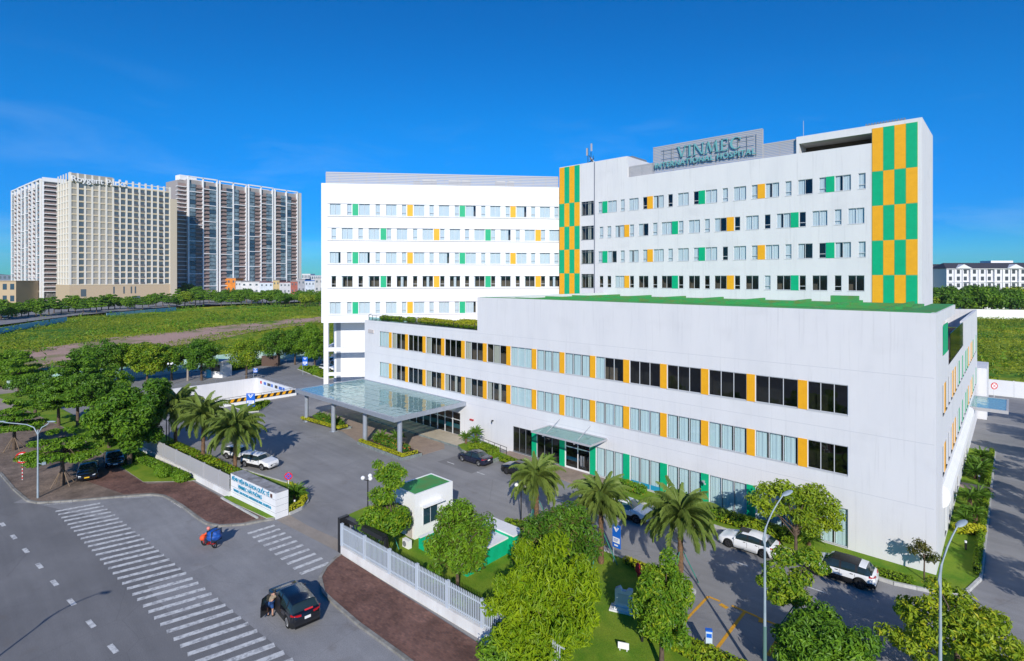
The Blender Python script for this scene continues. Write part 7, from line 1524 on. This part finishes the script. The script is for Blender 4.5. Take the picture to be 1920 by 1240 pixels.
# podium openings
po_ = MB()
for x, w_, za, zb_ in ((5.6, 3.0, 6.5, 11.5), (30, .9, 8, 13), (34.5, .9, 8, 13), (37.0, .9, 8, 13), (24, .9, 8, 13), (35.5, 5, 2.5, 6.2), (43, 5, 0, 4), (50, 4.5, 0, 4)): po_.box(x, x + w_, -.56, -.45, za, zb_)
hput('podium_opening', po_, HGL)
def apartment(name, label, A, B, depth, H_, nb, seed, sidecol=True, end=3.0):
    M1, W1 = at_cam(*A, *B); ox, oy = M1.to_translation()[:2]; an = M1.to_euler().z; rt_ = empty(name, label, 'tower block', (ox, oy, 0), 0, 'far apartment towers'); rr = random.Random(seed)
    def ap(nm, mb, m): return put(nm, mb.mesh(nm, m), rt_, (0, 0, 0), (0, 0, an))
    WA_ = AW; ap('wall', MB().box(0, W1, .6, depth, 0, H_ - 3), AWALL); fr = MB(); gl2 = MB(); bal_ = MB(); gl3 = MB(); bw = (W1 - end) / nb; fl = 3.35; nf = int((H_ - 12) / fl)
    for b_ in range(nb):
        xa = b_ * bw + .8; xb = (b_ + 1) * bw - 1.6; top_ = H_ - rr.uniform(0, .6)
        for x in (xa, (xa + xb) / 2, xb): ap('fin', MB().box(x - .45, x + .45, -1.0, .6, 0, top_), AW)
        fr.box(xa, xb, -1.0, -.2, top_ - 1.0, top_); fr.box(xa, xb, 5, 5.6, top_ - 2.6, top_ - 1.6)
        for s_ in (0, 1):
            a = xa + .5 + s_ * (xb - xa) / 2; e = a + (xb - xa) / 2 - 1.0; m2 = (a + e) / 2 if s_ == 0 else a + (e - a) * .45
            for f_ in range(nf):
                z = 9 + f_ * fl
                if f_ % 4 == (b_ + s_) % 4: fr.box(a - .2, e + .2, -.95, -.1, z - .3, z + .25)
                g_ = gl2 if rr.random() < .78 else gl3
                if (b_ + s_) % 2 == 0: g_.box(a, m2 - .2, -.35, .6, z + .3, z + fl - .3); bal_.box(m2, e, -.8, -.7, z - .1, z + 1.0); bal_.box(m2, e, .55, .59, z, z + fl - .4)
                else: g_.box(m2 + .2, e, -.35, .6, z + .3, z + fl - .3); bal_.box(a, m2, -.8, -.7, z - .1, z + 1.0); bal_.box(a, m2, .55, .59, z, z + fl - .4)
                bal_.box(a if (b_ + s_) % 2 else m2, m2 if (b_ + s_) % 2 else e, -.7, .55, z - .25, z - .1)
    for nm2, mb_, mm in (('frame_band', fr, AW), ('glazing', gl2, AGL), ('dark_glazing', gl3, AGL2), ('balcony', bal_, ABR)): o = ap(nm2, mb_, mm); o['kind'] = 'stuff'
    ap('end_wall', MB().box(W1 - end, W1, -.3, depth, 0, H_ - 1.5), mat('apartment_end', (.58, .56, .52), .8))
    if sidecol:
        sb = MB(); sw_ = MB()
        for f_ in range(nf): z = 9 + f_ * fl; sb.box(-7, -.2, .4, 4, z - .2, z + .25); sw_.box(-5.6, -.2, 2.6, 2.8, z + .3, z + fl - .3)
        o = ap('side_balcony', sb, AW); o['kind'] = 'stuff'; o = ap('side_opening', sw_, ABR); o['kind'] = 'stuff'; ap('side_wall', MB().box(-6, 0, 3, depth, 0, H_ - 4), AWALL)
    ap('roof_frame', MB().box(-3, 10, 6, 14, H_ - 3, H_ + 1), AW)
    return rt_
AW = mat('apartment_white', (.84, .84, .84), .7); AWALL = mat('apartment_brown_grey', (.36, .33, .32), .8); AGL = mat('apartment_glass', (.24, .32, .36), .2, .6, col2=(.10, .15, .18), scale=.35, detail=2); AGL2 = mat('apartment_dark_glass', (.04, .08, .12), .15, .6); ABR = mat('apartment_brown', (.30, .22, .20), .8)
apartment('apartment_tower', 'long white and brown apartment slab with four framed bays right behind the hotel', (-263, 443), (-203, 527), 24, 102.0, 4, 1)
apartment('apartment_tower', 'white ribbed apartment tower behind the left edge of the hotel', (-422, 462), (-347, 404), 40, 93.0, 4, 2, False, 1.0)
M2, W2 = at_cam(-347, 404, -318, 440); ox, oy = M2.to_translation()[:2]
rb2 = empty('apartment_tower', 'shaded balcony side tower squeezed between the ribbed tower and the hotel', 'tower block', (ox, oy, 0), 0, 'far apartment towers')
q = MB(); q.box(0.3, W2, 0.6, 20, 0, 92); put('wall', q.mesh('wall', AWALL), rb2, (0, 0, 0), (0, 0, M2.to_euler().z))
q = MB(); q2 = MB()
for f_ in range(24): z = 9 + f_ * 3.4; q.box(1, 15, -1.5, .6, z - .2, z + .3); q2.box(1.3, 14, -.9, .55, z + .3, z + 1.4)
for x in (0, 15.5, 30): q.box(x, x + 1.0, -.8, .6, 0, 93)
put('balcony_slab', q.mesh('balcony_slab', AW), rb2, (0, 0, 0), (0, 0, M2.to_euler().z)); put('balcony_rail', q2.mesh('balcony_rail', ABR), rb2, (0, 0, 0), (0, 0, M2.to_euler().z))
q = MB(); q.box(0, W2, -1, .5, 90.5, 93.5); put('roof_edge', q.mesh('roof_edge', AW), rb2, (0, 0, 0), (0, 0, M2.to_euler().z))
# beige low building far left
def block(name, label, u0_, u1_, vb, vt, depth, wallm, rows_, cols, glm=None, roof=None, cat='building', group='far low buildings', dd=0, ww=.55, hh=.5, base=None):
    Ya = FPX * CAMZ / (vb - HORY) + dd; Yb = Ya; Xa = (u0_ - 960) * Ya / FPX; Xb = (u1_ - 960) * Ya / FPX; H_ = CAMZ - (vt - HORY) * Ya / FPX
    M1, W1 = at_cam(Xa, Ya, Xb, Yb); ox, oy = M1.to_translation()[:2]; an = M1.to_euler().z; t = empty(name, label, cat, (ox, oy, 0), 0, group)
    put('wall', MB().box(0, W1, 0, depth, 0, H_).mesh('wall', wallm), t, (0, 0, 0), (0, 0, an))
    cw2, rh2 = W1 / cols, H_ / rows_
    wm = MB().box(-cw2 * ww / 2, cw2 * ww / 2, -.08, .02, -rh2 * hh / 2, rh2 * hh / 2).mesh('window', glm or HGL)
    if cols * rows_ <= 300:
        for c in range(cols):
            for r_ in range(rows_): put('window', wm, t, (Matrix.Rotation(an, 4, 'Z') @ Vector(((c + .5) * cw2, 0, (r_ + .55) * rh2))), (0, 0, an))
    q = MB(); q.box(-.3, W1 + .3, -.4, depth + .3, H_, H_ + (roof or .5)); put('roof', q.mesh('roof', base or wallm), t, (0, 0, 0), (0, 0, an)); return t, W1, H_, an
block('beige_block', 'low beige building at the far left edge with two bands of dark windows', -40, 30, 572, 528, 20, mat('sandy_wall', (.50, .38, .24), .8), 2, 5, AGL2)
block('grey_canopy_building', 'low grey flat-roofed building between the beige block and the hotel', 32, 108, 568, 552, 15, mat('grey_wall', (.42, .42, .42), .8), 1, 9)
HS = [(416, 442, 522, .0), (441, 452, 528, 1), (452, 487, 529, 2), (487, 512, 530, 3), (512, 524, 526, 4), (524, 545, 530, 5), (545, 558, 528, 6), (558, 572, 524, 7), (572, 590, 527, 8), (590, 615, 522, 9)]
names = ['orange sided shop house at the left end of the low white row', 'narrow white house beside the orange shop house', 'blank white gabled building in the low row before the apartment slab', 'white house with a pale blue cast right of the blank white building', 'narrow ochre fronted house in the middle of the low row', 'wide grey-white house in the middle of the low row', 'brick red house in the low row below the end of the apartment slab', 'grey concrete house right of the brick red one', 'low blue roofed house left of the wing', 'pale house cut off by the left edge of the splayed wing']
cols_ = [(.75, .25, .03), (.62, .63, .65), (.70, .70, .70), (.60, .66, .72), (.55, .42, .2), (.55, .56, .58), (.36, .11, .08), (.36, .37, .40), (.55, .6, .66), (.5, .5, .5)]
for (u0_, u1_, vt, k), nm2, cc in zip(HS, names, cols_):
    block('town_house', nm2, u0_, u1_, 563, vt, 14, mat('house_paint', cc, .8, col2=tuple(c * .8 for c in cc), scale=.3), 3, 3 if u1_ - u0_ > 15 else 2, HGL, group='low row of town houses', base=mat('house_roof', ((.02, .12, .4) if k == 8 else (.28, .10, .10) if k in (3, 5) else (.35, .35, .36)), .8), ww=.35, hh=.3)
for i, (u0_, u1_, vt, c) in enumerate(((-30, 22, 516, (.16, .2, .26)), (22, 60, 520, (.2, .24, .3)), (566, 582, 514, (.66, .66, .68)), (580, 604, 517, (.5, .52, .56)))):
    block('distant_block', ['bluish distant buildings at the left horizon edge', 'second bluish distant building left of the ribbed tower', 'small white distant building on the horizon left of the wing', 'distant grey building on the horizon touching the wing'][i], u0_, u1_, 536, vt, 30, mat('far_tone', c, .9), 2, 6, HGL)
# right: white terrace of town houses
TWH = mat('terrace_white', (.74, .74, .76), .75); TGL = mat('terrace_glass', (.07, .08, .09), .2); TRF = mat('slate_roof', (.05, .05, .065), .7)
def terrace(label, u0_, u1_, vb, vt, nbay, dd=0, gab=()):
    Ya = 335.0 + dd; Xa = (u0_ - 960) * Ya / FPX; Xb = (u1_ - 960) * Ya / FPX; H_ = CAMZ - (vt - HORY) * Ya / FPX; M1, W1 = at_cam(Xa, Ya, Xb, Ya - 8); ox, oy = M1.to_translation()[:2]; an = M1.to_euler().z
    t = empty('terrace_house', label, 'building', (ox, oy, 0), 0, 'white terraces on the right'); A_ = lambda nm, mb, m: put(nm, mb.mesh(nm, m), t, (0, 0, 0), (0, 0, an))
    A_('wall', MB().box(0, W1, 0, 14, 0, H_), TWH); bw = W1 / nbay; rh2 = H_ / 6.0
    for b_ in range(nbay):
        x = b_ * bw; deep = b_ % 3 == 2
        A_('bay', MB().box(x + .3, x + bw - .3, -1.2 if not deep else -.3, -.001, 0, H_ - .3), TWH); A_('pilaster', MB().box(x - .12, x + .28, -1.5, -.002, 0, H_ - .1), TWH)
        for r_ in range(6):
            for k_ in (0,) if bw < 4.5 else (0, 1):
                wz = r_ * rh2 + .25 * rh2; xx = x + bw * (.5 if bw < 4.5 else .3 + .4 * k_); put('window', MB().box(-.85, .85, -.08, .0, 0, rh2 * .58).mesh('window', TGL), t, Matrix.Rotation(an, 4, 'Z') @ Vector((xx, (-1.22 if not deep else -.32), wz)), (0, 0, an))
    A_('floor_band', MB().box(-.2, W1 + .2, -1.6, .1, 4 * rh2 + .02, 4 * rh2 + .3).box(-.3, W1 + .3, -1.8, .1, H_ - .3, H_ + .1), TWH)
    q = MB(); q.add([(-.6, -2, H_ + .1), (W1 + .6, -2, H_ + .1), (W1 + .6, 16, H_ + .1), (-.6, 16, H_ + .1), (2, 5, H_ + 3.6), (W1 - 2, 5, H_ + 3.6)], [(0, 1, 5, 4), (1, 2, 5), (2, 3, 4, 5), (3, 0, 4)]); A_('roof', q, TRF)
    for gx in gab:
        q = MB(); x = gx * W1; q.add([(x - 4.6, -2.3, H_ + .1), (x + 4.6, -2.3, H_ + .1), (x, -2.3, H_ + 2.6), (x - 4.6, 3, H_ + .1), (x + 4.6, 3, H_ + .1), (x, 3, H_ + 2.6)], [(0, 1, 2), (5, 4, 3), (0, 2, 5, 3), (2, 1, 4, 5), (1, 0, 3, 4)]); A_('gable', q, TWH)
    return t
terrace('long white terrace with slate roof and two gables beyond the right field', 1772, 1990, 580, 504, 16, 0, (.13, .53, .9))
terrace('shorter white terrace just right of the tower edge, left of the long terrace', 1700, 1768, 580, 506, 6, 22, (.5,))
wtn = MB(); wtn.box(0, 14, 0, 8, 0, 30); tag(wtn.build('rooftop_box', WHITE2, None, (*cf(302, 345), 0), math.atan2(RTY, RTX)), 'white block rising behind the long terrace at the right frame edge', 'building')
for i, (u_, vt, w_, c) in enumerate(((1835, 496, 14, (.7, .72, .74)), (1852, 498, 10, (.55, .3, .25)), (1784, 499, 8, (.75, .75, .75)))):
    block('distant_block', ['white distant roof above the long terrace ridge', 'reddish distant roof above the terrace ridge', 'tiny white block on the horizon left above the terrace'][i], u_, u_ + w_, 530, vt, 40, mat('far_tone', hazed(c, .15), .9), 1, 3)  # some distance haze is mixed into each colour
# hills on the horizon
hl_ = np.random.default_rng(2)
def hills(label_, u0_, u1_, Y, hmax, seed):
    n = 60; rr = np.random.default_rng(seed); X = np.linspace((u0_ - 960) * Y / FPX, (u1_ - 960) * Y / FPX, n); t = np.linspace(0, 1, n); h = hmax * np.sin(t * PI) ** .8 * (.75 + .25 * np.sin(t * 9 + seed) + .1 * np.sin(t * 31 + seed))
    V = []; F = []
    for j, (f, dy) in enumerate(((0, -900), (.55, -450), (1, 0), (.5, 500), (0, 1000))):
        for x, hh_ in zip(X, h):
            p = cf(x, Y + dy); V.append((p[0], p[1], -5 + f * hh_ * (1 + .08 * math.sin(x * .01 + j))))
    for j in range(4):
        for i in range(n - 1): a = j * n + i; F.append((a, a + 1, a + n + 1, a + n))
    o = put('hills', np_mesh('hills', V, F, mat('far_hill', (.03, .08, .05), .95), smooth=True)); o['kind'] = 'structure'
hills('', 1745, 1905, 5200, 175, 1); hills('', 1880, 2100, 5600, 120, 4); hills('', -100, 30, 5200, 60, 2)
# city haze of low roofs at the horizon
cr = np.random.default_rng(9)
cm_ = MB()
for i in range(420):
    Y = cr.uniform(560, 1800); X = cr.uniform(-1.0, 1.0) * Y
    if -0.36 < X / Y < .74: continue
    p = cf(X, Y); s_ = cr.uniform(6, 16); h_ = cr.uniform(6, 17); cm_.box(p[0] - s_, p[0] + s_, p[1] - s_, p[1] + s_, 0, h_, int(cr.integers(0, 3)))
o = cm_.build('distant_city', [mat('city_pale', (.50, .53, .58), .9), mat('city_grey', (.32, .37, .43), .9), mat('city_red', (.34, .25, .26), .9)]); o['kind'] = 'stuff'
# ---------------------------------------------------------------- far trees (shared meshes, one thing each)
def far_kind(seed, m, tier=False, r_=3.2, h=7.0, n=2200):
    cl = tier_clumps(r_, h * .45, h * .92, 4, seed) if tier else round_clumps(r_, h * .36, h * .62, 16, seed, .42, .66)
    return trunk_mesh(h * .5, .18, cl[:6], seed), crown_mesh(cl, n, .75, m, seed)
FK = [far_kind(101, LF_DARK), far_kind(102, LF_MID), far_kind(103, LF_MID, True), far_kind(104, LF_OLIVE), far_kind(105, LF_DARK, True)]
def far_tree(label, xy, kind, s_, rz, group):
    t = empty('roadside_tree', label, 'tree', (*xy, 1.0), rz, group); a, b = FK[kind]; put('trunk', a, t, (0, 0, 0), (0, 0, 0), s_); put('crown', b, t, (0, 0, 0), (0, 0, 0), s_)
rt2 = random.Random(77)
KL = ['dark round', 'mid green', 'pale layered', 'olive', 'dark layered']
u_ = -20; i = 0
ORD = 'first second third fourth fifth sixth seventh eighth ninth tenth eleventh twelfth thirteenth fourteenth fifteenth sixteenth seventeenth eighteenth nineteenth twentieth'.split()
def nth(n): return ORD[n - 1] if n <= 20 else 'twenty-' + ORD[n - 21] if n < 30 else ('thirtieth' if n == 30 else 'thirty-' + ORD[n - 31] if n < 40 else 'forty-' + ORD[n - 41])
while u_ < 335:
    k_ = rt2.choice([0, 1, 2, 4, 4, 1]); v_ = 606 - 26 * (max(u_, 0) / 335) ** .8 + rt2.uniform(-3, 3)
    i += 1; far_tree(f'{KL[k_]} tree, {nth(i)} from the left in the roadside row below the hotel', gp(u_, v_), k_, rt2.uniform(1.0, 1.35), rt2.random() * 6, 'trees in the roadside row below the hotel'); u_ += rt2.uniform(9, 15)
u_ = 335; i = 0
while u_ < 610:
    k_ = rt2.choice([0, 0, 1, 3, 2]); v_ = 575 + rt2.uniform(-3, 4)
    i += 1; far_tree(f'{KL[k_]} tree, {nth(i)} from the left in the row before the low town houses', gp(u_, v_), k_, rt2.uniform(1.1, 1.6), rt2.random() * 6, 'trees before the low town houses'); u_ += rt2.uniform(7, 12)
for i, (u_, v_, s_) in enumerate(((150, 560, 1.8), (45, 560, 2.0), (62, 562, 2.0), (78, 560, 1.9), (95, 563, 1.6), (350, 562, 2.0), (372, 563, 1.7))):
    far_tree(['tall dark tree peeping out behind the hotel corner', 'leftmost tall dark tree at the foot of the ribbed tower', 'second tall dark tree at the foot of the ribbed tower', 'third tall dark tree at the foot of the ribbed tower', 'tall dark tree left of the hotel by the grey flat building', 'tall dark tree right beside the hotel end pier', 'second dark tree right of the hotel end pier'][i], gp(u_, v_ + 4), 0, s_, rt2.random() * 6, 'tall dark trees at the foot of the apartment towers')
for row, (va, vb) in enumerate(((594, 590), (584, 582), (575, 574))):
    u_ = 1745
    i = 0
    while u_ < 1960:
        i += 1; k_ = rt2.choice([0, 1, 3, 0]); far_tree(f'{KL[k_]} tree, {nth(i)} from the left in the {("front", "middle", "back")[row]} row before the white terraces', gp(u_, va + rt2.uniform(-2, 3)), k_, rt2.uniform(1.35, 2.1), rt2.random() * 6, 'trees in the belt before the white terraces'); u_ += rt2.uniform(11, 20)
# cars and vans on the far road
for i, (u_, v_, lb_) in enumerate(((118, 583, 'white van on the far road below the hotel corner'), (150, 581, 'pale car on the far road under the layered trees'), (262, 577, 'white car on the far road below the hotel podium'), (315, 574, 'dark car at the foot of the hotel end pier'), (10, 603, 'white car on the far road at the left frame edge'))):
    car(lb_, (*gp(u_, v_), 1.62), math.atan2(RTY, RTX) + R(20), 'suv', (CARW, CARS, CARW, CARB, CARW)[i], CGL, 4.4, 1.8, 1.6, group='cars on the far road', doors=False)
# light air that only tells on the far things
hz_ = MB(); hz_.box(-7500, 7500, -7500, 7500, -5.4, 260)
hm_ = bpy.data.materials.new('air'); hm_.use_nodes = True; t_ = hm_.node_tree; t_.nodes.clear(); o_ = t_.nodes.new('ShaderNodeOutputMaterial'); v_ = t_.nodes.new('ShaderNodeVolumePrincipled')
v_.inputs['Color'].default_value = (.72, .86, 1, 1); v_.inputs['Density'].default_value = 0.00006; v_.inputs['Anisotropy'].default_value = 0.0; t_.links.new(v_.outputs[0], o_.inputs['Volume'])
ho_ = hz_.build('haze', hm_); ho_['kind'] = 'stuff'
